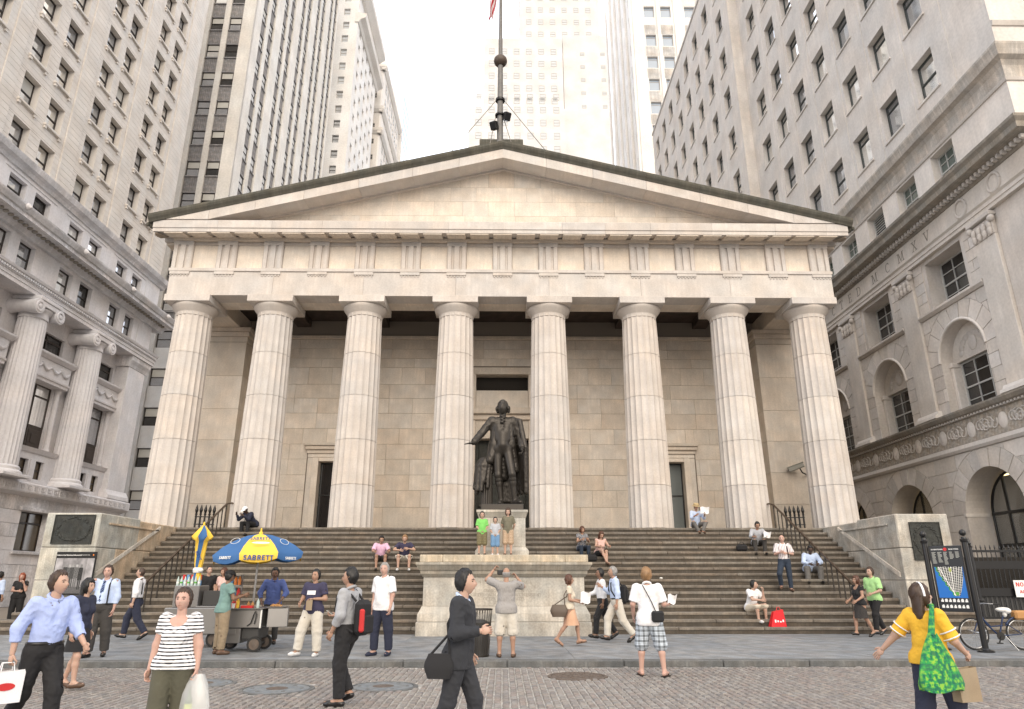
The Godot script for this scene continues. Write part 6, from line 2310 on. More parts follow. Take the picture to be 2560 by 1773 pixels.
func bicycle() -> void:
	var y := 0.12
	var d := 16.6
	var t := thing("bicycle", "dark blue bicycle with a white plastic saddle cover locked to the map sign", "bicycle", P(11.4, y, d))
	var a := P(10.78, y + 0.345, d)
	var b := P(11.87, y + 0.345, d)
	for q: Vector3 in [a, b]:
		var w := MB.new()
		var rg := []
		for s in 33: rg.append(q + Vector3(0.33 * cos(TAU * s / 32.0), 0.33 * sin(TAU * s / 32.0), 0))
		w.tube(rg, 0.019, 7, false)
		var o := part("wheel", w, M.rubber, t)
		var rm := MB.new()
		var r2 := []
		for s in 33: r2.append(q + Vector3(0.30 * cos(TAU * s / 32.0), 0.30 * sin(TAU * s / 32.0), 0))
		rm.tube(r2, 0.011, 6, false)
		part("rim", rm, M.chrome, o)
		var sp := MB.new()
		for s in 20:
			var an := TAU * s / 20.0
			sp.bar(q + Vector3(0.02 * cos(an + 1.2), 0.02 * sin(an + 1.2), 0.02 * (s % 2 * 2 - 1)), q + Vector3(0.3 * cos(an), 0.3 * sin(an), 0), 0.003, 0.003)
		part("spokes", sp, M.chrome, o)
	var bb := P(11.36, y + 0.30, d)
	var hs := P(10.98, y + 0.83, d)
	var st := P(11.53, y + 0.72, d)
	var fr := MB.new()
	fr.tube([hs, P(11.12, y + 0.55, d), bb], 0.019, 8)
	fr.tube([hs + Vector3(0.01, -0.08, 0), P(11.2, y + 0.50, d), st + Vector3(-0.05, -0.2, 0)], 0.016, 8)
	fr.tube([bb, st], 0.018, 8)
	fr.tube([bb + Vector3(0, 0, 0.03), b + Vector3(0, 0, 0.03)], 0.011, 6)
	fr.tube([st + Vector3(-0.03, -0.12, 0.03), b + Vector3(0, 0, 0.03)], 0.010, 6)
	fr.tube([hs + Vector3(-0.02, 0.06, 0), P(10.93, y + 0.62, d), P(10.86, y + 0.5, d), a], 0.014, 7)
	part("frame", fr, M.bike_blue, t)
	var hb := MB.new()
	hb.tube([P(11.22, y + 0.99, d - 0.27), P(11.05, y + 1.0, d - 0.2), P(10.97, y + 0.99, d), P(11.05, y + 1.0, d + 0.2), P(11.22, y + 0.99, d + 0.27)], 0.012, 7)
	hb.tube([hs, P(10.96, y + 0.99, d)], 0.013, 7)
	part("handlebar", hb, M.chrome, t)
	var gp := MB.new()
	for e: float in [-0.27, 0.27]: gp.tube([P(11.18, y + 0.99, d + e), P(11.32, y + 0.985, d + e * 1.08)], 0.018, 7)
	part("grips", gp, M.rubber, t)
	var lm := MB.new()
	lm.ball(P(11.08, y + 1.06, d - 0.05), Vector3(0.07, 0.035, 0.06), 10, 6)
	part("bell", lm, M.rubber, t)
	var sd := MB.new()
	sd.ball(st + Vector3(0.03, 0.14, 0), Vector3(0.17, 0.055, 0.10), 12, 8)
	sd.ball(st + Vector3(0.1, 0.12, 0), Vector3(0.1, 0.07, 0.11), 10, 7)
	sd.ball(st + Vector3(0.05, 0.05, 0), Vector3(0.05, 0.07, 0.05), 9, 6)
	part("saddle_cover", sd, M.white_p, t)
	var cr := MB.new()
	cr.t = Transform3D(Basis(Vector3.RIGHT, PI / 2), bb + Vector3(0, 0, 0.05))
	cr.lathe([Vector2(0.09, -0.006), Vector2(0.09, 0.006)], 20)
	part("chainring", cr, M.rubber, t)
	var pd := MB.new()
	pd.bar(bb + Vector3(0, 0, 0.07), bb + Vector3(-0.08, -0.14, 0.07), 0.02, 0.02)
	pd.box(bb + Vector3(-0.15, -0.155, 0.07), bb + Vector3(-0.04, -0.13, 0.15), 0.006)
	part("pedal", pd, M.rubber, t)
	var gd := MB.new()
	var g1 := []
	for s in 10: g1.append(b + Vector3(0.36 * cos(0.3 + s * 0.26), 0.36 * sin(0.3 + s * 0.26), 0))
	gd.tube(g1, 0.022, 5)
	part("mudguard", gd, M.bike_blue, t)
	var ks := MB.new()
	ks.tube([bb + Vector3(0.12, 0.0, 0.03), bb + Vector3(0.26, -0.29, 0.16)], 0.01, 5)
	part("kickstand", ks, M.chrome, t)
	var bg := MB.new()
	bg.box(b + Vector3(-0.1, 0.30, -0.1), b + Vector3(0.2, 0.5, 0.1), 0.04)
	part("pannier", bg, M.bun, t)
	var lk := MB.new()
	var l2 := []
	for s in 13: l2.append(P(10.75, y + 0.42, d - 0.18) + Vector3(0.14 * cos(TAU * s / 12.0), 0.03 * sin(TAU * s / 6.0), 0.25 * sin(TAU * s / 12.0)))
	lk.tube(l2, 0.012, 6, false)
	single("bike_lock", lk, M.chrome, "chain lock looped between the bicycle wheel and the sign post", "lock")

func fence_and_sign() -> void:
	var t := thing("iron_fence", "tall black iron fence with spear tops between the stairs and the office block", "fence", P(17.2, 0.12, 22.0))
	for y: float in [0.5, 1.15, 1.95, 2.45]: part("rail", box_mb(14.65, 19.9, y, y + (0.24 if y > 1.1 and y < 2.4 else 0.07), 21.97, 22.03, 0.004), M.black_paint, t)
	for i in 36:
		var m := MB.new()
		var x := 14.72 + i * 0.147
		m.lathe([Vector2(0.016, 0.12), Vector2(0.016, 2.56), Vector2(0.028, 2.58), Vector2(0.004, 2.68)], 6, P(x, 0, 22.0))
		part("bar", m, M.black_paint, t)
	for x: float in [14.68, 17.3, 19.9]:
		var m := MB.new()
		m.lathe([Vector2(0.05, 0.12), Vector2(0.05, 2.6), Vector2(0.075, 2.62), Vector2(0.03, 2.66), Vector2(0.055, 2.72), Vector2(0.004, 2.9)], 8, P(x, 0, 22.0))
		part("post", m, M.black_paint, t)
	part("mesh_panel", box_mb(14.7, 19.9, 0.3, 1.2, 22.05, 22.07), M.steel_dark, t)
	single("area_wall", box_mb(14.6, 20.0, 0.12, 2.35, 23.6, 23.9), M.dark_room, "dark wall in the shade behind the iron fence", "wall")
	var s := thing("notice_sign", "white notice with red letters hanging on the iron fence", "sign", P(16.1, 1.13, 21.9))
	part("plate", box_mb(15.72, 16.6, 1.13, 1.62, 21.86, 21.88, 0.006), M.white_p, s)
	words(s, "NO", Transform3D(Basis.IDENTITY, P(15.89, 1.50, 21.855)), 0.17, M.red_p)
	words(s, "ACT", Transform3D(Basis.IDENTITY, P(15.97, 1.29, 21.855)), 0.13, M.red_p)

func poster() -> void:
	var px := 220
	var im := Image.create(px, px, false, Image.FORMAT_RGB8)
	var nz := FastNoiseLite.new()
	nz.seed = 8
	nz.frequency = 0.02
	for y in px:
		for x in px:
			var g := 0.52 + 0.16 * nz.get_noise_2d(x, y * 0.6) + (0.1 if x < 40 or x > 178 else 0.0)
			if y > 178: g = 0.34 + 0.08 * nz.get_noise_2d(x * 4.0, y * 4.0)
			im.set_pixel(x, y, Color(g, g * 0.985, g))
	# a row of standing figures as in an old engraving
	for q: Array in [[62, 0.9, 0.2], [84, 1.0, 0.32], [104, 0.92, 0.24], [126, 0.88, 0.36], [152, 1.02, 0.14]]:
		for y in range(40, 196):
			var v: float = (y - 40.0) / (156.0 * q[1])
			if v > 1.0: continue
			var hw := 6.0 if v < 0.12 else 13.0 - 4.0 * absf(v - 0.4) if v < 0.62 else 8.0
			for x in range(int(q[0] - hw), int(q[0] + hw)):
				var g: float = q[2] + 0.16 * nz.get_noise_2d(x * 7.0, y * 5.0)
				if v < 0.12: g += 0.3
				if v > 0.62 and absf(x - q[0]) < 1.5: continue
				im.set_pixel(x, y, Color(g, g, g))
	var tx := ImageTexture.create_from_image(im)
	var m := StandardMaterial3D.new()
	m.resource_name = "engraving_print"
	m.albedo_texture = tx
	m.roughness = 0.4
	var t := thing("poster_stand", "framed grey engraving poster with a black header leaning on the flanking block", "poster", P(-13.2, 0.7, 22.25))
	part("board", box_mb(-13.76, -12.53, 1.2, 2.46, 22.22, 22.27, 0.008), M.black_paint, t)
	var mb := MB.new()
	mb.quad_uv(P(-13.73, 1.24, 22.214), P(-12.56, 1.24, 22.214), P(-12.56, 2.27, 22.214), P(-13.73, 2.27, 22.214))
	part("print", mb, m, t)
	words(t, "Federal Hall National Memorial", Transform3D(Basis.IDENTITY, P(-13.36, 2.36, 22.215)), 0.05, M.white_p)
	words(t, "National Park Service", Transform3D(Basis.IDENTITY, P(-12.86, 2.365, 22.215)), 0.026, M.white_p)
	var em := MB.new()
	em.t = Transform3D(Basis(Vector3.RIGHT, PI / 2), P(-12.62, 2.365, 22.214))
	em.lathe([Vector2(0.035, -0.002), Vector2(0.005, 0.003)], 3)
	part("emblem", em, M.orange_p, t)
	for x: float in [-13.6, -12.7]: part("leg", box_mb(x - 0.02, x + 0.02, 0.69, 1.2, 22.23, 22.26), M.black_paint, t)

func basket(x: float, d: float, r: float, h: float, mat: Material, label: String) -> void:
	var t := thing("litter_basket", label, "litter basket", P(x, 0.12, d), "litter baskets on the pavement")
	for i in 28:
		var m := MB.new()
		for e: float in [-0.22, 0.22]:
			var a := TAU * i / 28.0
			m.bar(P(x + r * 0.78 * cos(a), 0.14, d + r * 0.78 * sin(a)), P(x + r * cos(a + e), 0.12 + h, d + r * sin(a + e)), 0.007, 0.007)
		part("wire", m, mat, t)
	for q: Array in [[0.78, 0.14], [0.9, 0.12 + h * 0.5], [1.0, 0.12 + h]]:
		var m := MB.new()
		var rg := []
		for s in 25: rg.append(P(x + r * q[0] * cos(TAU * s / 24.0), q[1], d + r * q[0] * sin(TAU * s / 24.0)))
		m.tube(rg, 0.016 if q[0] == 1.0 else 0.008, 6, false)
		part("hoop", m, mat, t)
	var b := MB.new()
	b.lathe([Vector2(r * 0.78, 0.13), Vector2(r * 0.78, 0.15)], 20, P(x, 0, d))
	part("base", b, mat, t)
	var l := MB.new()
	l.lathe([Vector2(r * 0.7, 0.15), Vector2(r * 0.85, 0.12 + h * 0.72), Vector2(r * 0.4, 0.12 + h * 0.78)], 16, P(x, 0, d))
	part("liner", l, M.steel_dark, t)

# ---------------------------------------------------------------- figures: a distance field of tapered bones meshed as surface nets
# bone: [a, b, ra, rb, cut_a, cut_b]
var crease := FastNoiseLite.new()
func nets(mb: MB, bones: Array, cell: float, k: float, fold := 0.0, clip_lo := -9.0, clip_hi := 9.0, scoop := Vector4.ZERO) -> void:
	if bones.is_empty(): return
	var lo := Vector3(1e9, 1e9, 1e9)
	var hi := -lo
	for b: Array in bones:
		var r := Vector3.ONE * (maxf(b[2], b[3]) + k + 2.0 * cell + fold)
		lo = lo.min(b[0] - r).min(b[1] - r)
		hi = hi.max(b[0] + r).max(b[1] + r)
	var nx := int((hi.x - lo.x) / cell) + 2
	var ny := int((hi.y - lo.y) / cell) + 2
	var nz := int((hi.z - lo.z) / cell) + 2
	var f := PackedFloat32Array()
	f.resize(nx * ny * nz)
	f.fill(1.0)
	var sxy := nx * ny
	var ik := 0.25 / k
	for b: Array in bones:
		var a: Vector3 = b[0]
		var ba: Vector3 = b[1] - a
		var ra: float = b[2]
		var dr: float = b[3] - ra
		var ll := maxf(ba.length_squared(), 1e-9)
		var len_ := sqrt(ll)
		var cuts: int = (1 if b.size() > 4 and b[4] else 0) + (2 if b.size() > 5 and b[5] else 0)
		var r := Vector3.ONE * (maxf(ra, b[3]) + k + 1.5 * cell)
		var p0: Vector3 = (a.min(b[1]) - r - lo) / cell
		var p1: Vector3 = (a.max(b[1]) + r - lo) / cell
		var z0 := maxi(0, int(p0.z)); var z1 := mini(nz - 1, int(p1.z) + 1)
		var y0 := maxi(0, int(p0.y)); var y1 := mini(ny - 1, int(p1.y) + 1)
		var x0 := maxi(0, int(p0.x)); var x1 := mini(nx - 1, int(p1.x) + 1)
		for z in range(z0, z1 + 1):
			for y in range(y0, y1 + 1):
				var at := z * sxy + y * nx + x0
				var pa := Vector3(lo.x + x0 * cell, lo.y + y * cell, lo.z + z * cell) - a
				for x in range(x0, x1 + 1):
					var tt := pa.dot(ba) / ll
					var h := clampf(tt, 0.0, 1.0)
					var d := (pa - ba * h).length() - ra - dr * h
					if cuts:
						if cuts & 2 and tt > 1.0: d = maxf(d, (tt - 1.0) * len_ )
						if cuts & 1 and tt < 0.0: d = maxf(d, -tt * len_)
					var o := f[at]
					var g := k - absf(o - d)
					f[at] = minf(o, d) - (g * g * ik if g > 0.0 else 0.0)
					pa.x += cell
					at += 1
	if fold > 0.0:
		crease.seed = 3
		crease.frequency = 1.0
		crease.noise_type = FastNoiseLite.TYPE_SIMPLEX_SMOOTH
		crease.fractal_octaves = 2
		for i in f.size():
			if absf(f[i]) < cell * 2.5:
				var q := lo + Vector3(i % nx, (i / nx) % ny, i / sxy) * cell
				f[i] += fold * (2.6 * absf(crease.get_noise_3d(q.x * 7.0 + q.y * 4.0, q.y * 5.5 - q.x * 5.0, q.z * 7.0 + q.y * 3.0)) - 0.6)
	if clip_lo > -9.0 or clip_hi < 9.0:
		for y in ny:
			var yy := lo.y + y * cell
			var cut := maxf(clip_lo - yy, yy - clip_hi)
			if cut < -2.0 * cell: continue
			for z in nz:
				var at := z * sxy + y * nx
				for x in nx: f[at + x] = maxf(f[at + x], cut)
	if scoop.w > 0.0:
		var sc := Vector3(scoop.x, scoop.y, scoop.z)
		for i in f.size():
			if f[i] < cell * 2.0:
				var q := lo + Vector3(i % nx, (i / nx) % ny, i / sxy) * cell
				f[i] = maxf(f[i], scoop.w - (q - sc).length())
	var ids := {}
	var base := mb.v.size()
	var lim := cell * 1.75
	var off := [0, 1, nx, nx + 1, sxy, sxy + 1, sxy + nx, sxy + nx + 1]
	var verts := PackedVector3Array()
	var norms := PackedVector3Array()
	var list := PackedInt32Array()
	for i in range(f.size() - sxy - nx - 1):
		if absf(f[i]) > lim: continue
		var c0 := f[i]; var c1 := f[i + 1]; var c2 := f[i + nx]; var c3 := f[i + nx + 1]
		var c4 := f[i + sxy]; var c5 := f[i + sxy + 1]; var c6 := f[i + sxy + nx]; var c7 := f[i + sxy + nx + 1]
		var s := int(c0 < 0) + int(c1 < 0) + int(c2 < 0) + int(c3 < 0) + int(c4 < 0) + int(c5 < 0) + int(c6 < 0) + int(c7 < 0)
		if s == 0 or s == 8: continue
		var sum := Vector3.ZERO
		var n := 0
		if (c0 < 0) != (c1 < 0): sum += Vector3(c0 / (c0 - c1), 0, 0); n += 1
		if (c2 < 0) != (c3 < 0): sum += Vector3(c2 / (c2 - c3), 1, 0); n += 1
		if (c4 < 0) != (c5 < 0): sum += Vector3(c4 / (c4 - c5), 0, 1); n += 1
		if (c6 < 0) != (c7 < 0): sum += Vector3(c6 / (c6 - c7), 1, 1); n += 1
		if (c0 < 0) != (c2 < 0): sum += Vector3(0, c0 / (c0 - c2), 0); n += 1
		if (c1 < 0) != (c3 < 0): sum += Vector3(1, c1 / (c1 - c3), 0); n += 1
		if (c4 < 0) != (c6 < 0): sum += Vector3(0, c4 / (c4 - c6), 1); n += 1
		if (c5 < 0) != (c7 < 0): sum += Vector3(1, c5 / (c5 - c7), 1); n += 1
		if (c0 < 0) != (c4 < 0): sum += Vector3(0, 0, c0 / (c0 - c4)); n += 1
		if (c1 < 0) != (c5 < 0): sum += Vector3(1, 0, c1 / (c1 - c5)); n += 1
		if (c2 < 0) != (c6 < 0): sum += Vector3(0, 1, c2 / (c2 - c6)); n += 1
		if (c3 < 0) != (c7 < 0): sum += Vector3(1, 1, c3 / (c3 - c7)); n += 1
		ids[i] = base + verts.size()
		list.append(i)
		verts.append(lo + (Vector3(i % nx, (i / nx) % ny, i / sxy) + sum / n) * cell)
		norms.append(Vector3(c1 + c3 + c5 + c7 - c0 - c2 - c4 - c6, c2 + c3 + c6 + c7 - c0 - c1 - c4 - c5, c4 + c5 + c6 + c7 - c0 - c1 - c2 - c3).normalized())
	for i in verts.size():
		mb.v.append(mb.t * verts[i])
		mb.n.append((mb.t.basis * norms[i]).normalized())
	for i in list:
		var v0: int = ids[i]
		var inside := f[i] < 0
		for ax in 3:
			var e: int = [1, nx, sxy][ax]
			if (f[i + e] < 0) == inside: continue
			var u: int = [nx, sxy, 1][ax]
			var w: int = [sxy, 1, nx][ax]
			if not (ids.has(i - u) and ids.has(i - w) and ids.has(i - u - w)): continue
			var a: int = ids[i - u]
			var b: int = ids[i - u - w]
			var c: int = ids[i - w]
			if inside:
				for q in [v0, b, a, v0, c, b]: mb.ix.append(q)
			else:
				for q in [v0, a, b, v0, b, c]: mb.ix.append(q)

# head as a shaped ball: hair > 0 gives the outer shell of hair instead
func head_point(th: float, ph: float, hair: float) -> Vector3:
	var c := cos(ph)
	var p := Vector3(sin(th) * c * 0.076, sin(ph) * 0.118, cos(th) * c * 0.096)
	var front := maxf(0.0, cos(th)) * c
	if p.y < 0.0:
		var q := -p.y / 0.118
		p.x *= 1.0 - 0.34 * pow(q, 1.6)
		p.z = p.z * (1.0 - 0.10 * q) + 0.018 * q * front
		if cos(th) < 0.0: p.z *= 1.0 - 0.35 * q
	else:
		p.z -= 0.008 * (p.y / 0.118)
	if hair <= 0.0:
		var y := p.y
		var x := p.x
		if front > 0.0:
			p.z += 0.024 * exp(-pow(x / 0.011, 2.0)) * exp(-pow((y + 0.018) / 0.020, 2.0))
			p.z += 0.010 * exp(-pow(x / 0.009, 2.0)) * exp(-pow((y - 0.006) / 0.018, 2.0))
			p.z -= 0.010 * exp(-pow((absf(x) - 0.031) / 0.015, 2.0)) * exp(-pow((y - 0.012) / 0.012, 2.0))
			p.z += 0.005 * exp(-pow(x / 0.05, 2.0)) * exp(-pow((y - 0.033) / 0.010, 2.0))
			p.z += 0.006 * exp(-pow(x / 0.020, 2.0)) * exp(-pow((y + 0.054) / 0.007, 2.0))
			p.z += 0.006 * exp(-pow(x / 0.022, 2.0)) * exp(-pow((y + 0.100) / 0.014, 2.0))
	return p

func head_mesh(mb: MB, seg: int) -> void:
	var rows := []
	var rings := int(seg * 0.8)
	for i in rings + 1:
		var ph := -PI / 2 + PI * i / rings
		var ring := PackedVector3Array()
		for s in seg: ring.append(head_point(TAU * s / seg, ph, 0.0))
		rows.append(ring)
	mb.grid(rows, true)
	for e: float in [-1.0, 1.0]:
		mb.ball(Vector3(e * 0.076, 0.0, -0.008), Vector3(0.009, 0.030, 0.018), 8, 6)

# style: short, long, bob, buzz, bun
func hair_mesh(style: String, seg: int, sd: int) -> MB:
	var mb := MB.new()
	var rows := []
	var rings := 26
	for i in rings + 1:
		var ph := -PI / 2 + PI * i / rings
		var ring := PackedVector3Array()
		for s in seg:
			var th := TAU * s / seg
			var p := head_point(th, ph, 1.0)
			var back := (1.0 - cos(th)) * 0.5          # 0 front, 1 back
			var line := lerpf(0.080, -0.085, smoothstep(0.16, 0.60, back))
			var thick := 0.017
			if style == "bald": line = lerpf(0.16, -0.07, smoothstep(0.4, 0.6, back)) if p.y < 0.04 else 0.5
			if style == "bald" or style == "buzz": thick = 0.006
			if style == "bob" or style == "long": line = lerpf(0.066, -0.12, smoothstep(0.13, 0.30, back)); thick = 0.024
			line += 0.007 * sin(th * 13.0 + sd) + 0.004 * sin(th * 29.0)
			var cover := smoothstep(-0.014, 0.014, p.y - line)
			var bump := 0.005 * sin(th * 5.0 + sd) * cos(ph * 5.0 + sd * 2) + 0.005 * sin(th * 19.0 - ph * 7.0 + 2.0 * sin(ph * 9.0 + sd)) + 0.0035 * sin(th * 31.0 + ph * 23.0)
			var g := lerpf(-0.012, thick + (bump if thick > 0.01 else 0.0), cover)
			var n := Vector3(p.x / 0.0058, p.y / 0.0139, p.z / 0.0092).normalized()
			ring.append(p + n * g + Vector3(0, 0.004, -0.004))
		rows.append(ring)
	mb.grid(rows, true)
	if style == "long" or style == "bob":
		var ln := 0.30 if style == "long" else 0.13
		var rr := []
		for i in 9:
			var u := i / 8.0
			var ring := PackedVector3Array()
			for s in 16:
				var th := TAU * s / 16.0
				var w := lerpf(0.094, 0.105 if style == "long" else 0.10, u) * (1.0 + 0.06 * sin(th * 5.0 + i * 0.8 + sd))
				if i == 8: w *= 0.55
				ring.append(Vector3(sin(th) * w, 0.03 - u * ln, -0.045 + cos(th) * w * lerpf(0.62, 0.42, u) - u * 0.02))
			rr.append(ring)
		rr.reverse()
		mb.grid(rr, true)
		mb.cap(rr[0], false)
	if style == "bun":
		mb.ball(Vector3(0, 0.0, -0.12), Vector3(0.05, 0.06, 0.05), 10, 7)
	return mb

func hand_mesh(mb: MB, wrist: Vector3, dir: Vector3, palm: Vector3, thumb_side: Vector3, s: float, curl: float) -> void:
	dir = dir.normalized()
	var n := (palm - dir * palm.dot(dir)).normalized()
	var side := (thumb_side - dir * thumb_side.dot(dir) - n * thumb_side.dot(n)).normalized()
	var keep := mb.t
	mb.t = keep * Transform3D(Basis(side, n, side.cross(n)).orthonormalized(), wrist + dir * 0.045 * s)
	var fwd := 1.0 if side.cross(n).dot(dir) > 0 else -1.0
	mb.ball(Vector3.ZERO, Vector3(0.042, 0.018, 0.054) * s, 10, 7)
	mb.t = keep
	var lens := [0.074, 0.084, 0.078, 0.060]
	for i in 4:
		var root := wrist + (dir * 0.085 + side * (0.030 - i * 0.020)) * s
		var l: float = lens[i] * s
		var pts := [root]
		var d := (dir + side * (0.10 - i * 0.07)).normalized()
		var a := 0.0
		for q in 3:
			a += curl * [0.5, 0.9, 0.7][q]
			pts.append(pts[-1] + (d * cos(a) + n * sin(a)) * l * [0.45, 0.32, 0.23][q])
		mb.tube(pts, [0.0095 * s, 0.009 * s, 0.008 * s, 0.0055 * s], 6)
	var tr := wrist + (dir * 0.03 + side * 0.034) * s
	var td := (dir * 0.75 + side * 0.65 + n * 0.25 * curl).normalized()
	var t2 := (dir * 0.9 + side * 0.2 + n * (0.2 + 0.5 * curl)).normalized()
	mb.tube([tr - dir * 0.01 * s, tr + td * 0.038 * s, tr + td * 0.038 * s + t2 * 0.032 * s], [0.014 * s, 0.011 * s, 0.007 * s], 6)

func cloth(key: String, r: float, g: float, b: float, tex := "fine", scale := 1.2) -> Material:
	if M.has(key): return M[key]
	var m := StandardMaterial3D.new()
	m.resource_name = key
	m.roughness = 0.85
	m.albedo_texture = T[tex]
	m.uv1_triplanar = true
	m.uv1_scale = Vector3.ONE * scale
	m.albedo_color = lin(r / 0.57, g / 0.57, b / 0.57)
	m.rim_enabled = true
	m.rim = 0.15
	m.rim_tint = 0.6
	M[key] = m
	return m

func turned(v: Vector3, c: Vector3, b: Basis) -> Vector3:
	return c + b * (v - c)

# one figure. Directions are in its own axes: +z ahead, +x its left hand side. Returns the world places of its joints.
func person(s: Dictionary) -> Dictionary:
	var h: float = s.get("h", 1.75)
	var k := h / 1.75
	var g: float = s.get("girth", 1.0)
	var fem: bool = s.get("fem", false)
	var child: bool = s.get("child", false)
	var cell: float = s.get("cell", 0.021)
	var sit: bool = s.get("sit", false)
	var lean := Basis(Vector3.RIGHT, s.get("lean", 0.0)) * Basis(Vector3.UP, s.get("twist", 0.0))
	var hip := Vector3(0, 0.93, 0)
	var sw := 0.165 if fem else 0.188
	if child: sw = 0.16
	var hw := 0.10 if fem else 0.09
	# legs
	var J := {}
	var low := 9.0
	for side in 2:
		var e := 1.0 if side == 0 else -1.0
		var lg: Array = s.legs[side]
		var hp := Vector3(e * hw, 0.915, 0)
		var kn: Vector3 = hp + lg[0].normalized() * 0.43
		var an: Vector3 = kn + lg[1].normalized() * 0.41
		var fd: Vector3 = lg[2] if lg.size() > 2 else Vector3(e * 0.15, 0, 1)
		fd = fd.normalized()
		J["hip%d" % side] = hp
		J["knee%d" % side] = kn
		J["ankle%d" % side] = an
		J["heel%d" % side] = an - fd * 0.045 + Vector3(0, -0.045, 0)
		J["ball%d" % side] = an + fd * 0.13 + Vector3(0, -0.05, 0)
		J["toe%d" % side] = an + fd * 0.185 + Vector3(0, -0.052, 0)
		low = minf(low, minf(J["heel%d" % side].y - 0.042, J["toe%d" % side].y - 0.03))
	# torso and arms
	for side in 2:
		var e := 1.0 if side == 0 else -1.0
		var ar: Array = s.arms[side]
		var sh := turned(Vector3(e * sw, 1.425, -0.005), hip, lean)
		var el: Vector3 = sh + ar[0].normalized() * 0.285
		var wr: Vector3 = el + ar[1].normalized() * 0.255
		J["sh%d" % side] = sh
		J["el%d" % side] = el
		J["wr%d" % side] = wr
	var tp := func(x: float, y: float, z: float) -> Vector3: return turned(Vector3(x, y, z), hip, lean)
	var head_c: Vector3 = tp.call(0, 1.635, 0.012)
	var body := []
	var trunk := [
		[tp.call(-sw * 0.68, 1.375, 0), tp.call(sw * 0.68, 1.375, 0), 0.083, 0.083],
		[tp.call(sw * 0.36, 1.30, 0.012), tp.call(sw * 0.34, 1.12, 0.012), 0.099, 0.090 * g],
		[tp.call(-sw * 0.36, 1.30, 0.012), tp.call(-sw * 0.34, 1.12, 0.012), 0.099, 0.090 * g],
		[tp.call(0, 1.18, 0.02 + 0.07 * (g - 1.0)), tp.call(0, 1.02, 0.02 + 0.12 * (g - 1.0)), 0.10 * g, 0.105 * g],
		[tp.call(0.055 * g, 1.12, 0), Vector3(0.068 * g, 0.97, 0), 0.085 * g, 0.094 * g],
		[tp.call(-0.055 * g, 1.12, 0), Vector3(-0.068 * g, 0.97, 0), 0.085 * g, 0.094 * g]]
	if fem:
		for e: float in [-1.0, 1.0]: trunk.append([tp.call(e * 0.068, 1.27, 0.085), tp.call(e * 0.07, 1.245, 0.095), 0.058 * g, 0.058 * g])
	var pelvis := [[Vector3(-0.075 * g, 0.94, -0.012), Vector3(0.075 * g, 0.94, -0.012), (0.11 if fem else 0.104) * g, (0.11 if fem else 0.104) * g], [Vector3(-0.07, 0.88, -0.03), Vector3(0.07, 0.88, -0.03), 0.098 * g, 0.098 * g]]
	body.append_array(trunk)
	body.append_array(pelvis)
	body.append([tp.call(0, 1.42, -0.01), tp.call(0, 1.565, 0.008), 0.056, 0.051])
	var lr := 1.0 + 0.6 * (g - 1.0)
	for side in 2:
		var e := str(side)
		body.append([J["sh" + e], J["el" + e], 0.056 * lr, 0.043 * lr])
		body.append([J["el" + e], J["wr" + e], 0.043 * lr, 0.027])
		body.append([J["hip" + e], J["knee" + e], 0.088 * lr, 0.056 * lr])
		var calf: Vector3 = J["knee" + e].lerp(J["ankle" + e], 0.32) + Vector3(0, 0, -0.012)
		body.append([J["knee" + e], calf, 0.055 * lr, 0.054 * lr])
		body.append([calf, J["ankle" + e], 0.054 * lr, 0.036])
		body.append([J["heel" + e] + Vector3(0, 0.01, 0), J["toe" + e] + Vector3(0, 0.01, 0), 0.036, 0.026])
		body.append([J["ankle" + e], J["ball" + e], 0.036, 0.03])
	# the node: soles (or seat) on what carries the figure
	var root := thing("person", s.label, "person", Vector3.ZERO, s.get("group", ""))
	var at: Vector3 = s.at
	var lift := -low
	if sit: lift = -(0.93 - 0.098 - 0.03)
	root.transform = Transform3D(Basis(Vector3.UP, s.get("yaw", 0.0)).scaled(Vector3.ONE * k), at)
	var up := Transform3D(Basis.IDENTITY, Vector3(0, lift, 0))
	var skin: Material = M[s.get("skin", "skin_light")]
	var mb := MB.new()
	mb.t = up
	nets(mb, body, cell, 0.03)
	var hb := Basis(Vector3.UP, s.get("head_yaw", 0.0)) * Basis(Vector3.RIGHT, s.get("head_pitch", 0.0))
	var hs: float = (1.22 if child else 1.04) * s.get("head", 1.0)
	mb.t = up * Transform3D(hb.scaled(Vector3.ONE * hs), head_c + Vector3(0, 0.015 if child else 0.0, 0))
	head_mesh(mb, 36 if cell < 0.016 else 26)
	mb.t = up
	for side in 2:
		var e := 1.0 if side == 0 else -1.0
		var wd: Vector3 = J["wr%d" % side] - J["el%d" % side]
		var hd: Array = s.get("hands", [[], []])[side]
		var pn: Vector3 = hd[0] if hd.size() > 0 else Vector3(-e, 0, 0.1)
		var cu: float = hd[1] if hd.size() > 1 else 0.45
		var ths: Vector3 = hd[2] if hd.size() > 2 else Vector3(0, 0.2, 1)
		hand_mesh(mb, J["wr%d" % side], wd, pn, ths, 0.85 if child else 1.0, cu)
	local("body", mb, skin, root)
	var ht := up * Transform3D(hb.scaled(Vector3.ONE * hs), head_c + Vector3(0, 0.015 if child else 0.0, 0))
	for e: float in [-1.0, 1.0]:
		var ey := MB.new()
		ey.t = ht
		ey.ball(Vector3(e * 0.031, 0.012, 0.078), Vector3(0.013, 0.0065, 0.007), 8, 5)
		local("eye", ey, M.eye, root)
		var br := MB.new()
		br.t = ht
		br.tube([Vector3(e * 0.014, 0.030, 0.092), Vector3(e * 0.032, 0.035, 0.087), Vector3(e * 0.050, 0.029, 0.074)], [0.003, 0.0045, 0.002], 5)
		local("eyebrow", br, M[s.get("hair", "hair_brown")], root)
	var mo := MB.new()
	mo.t = ht
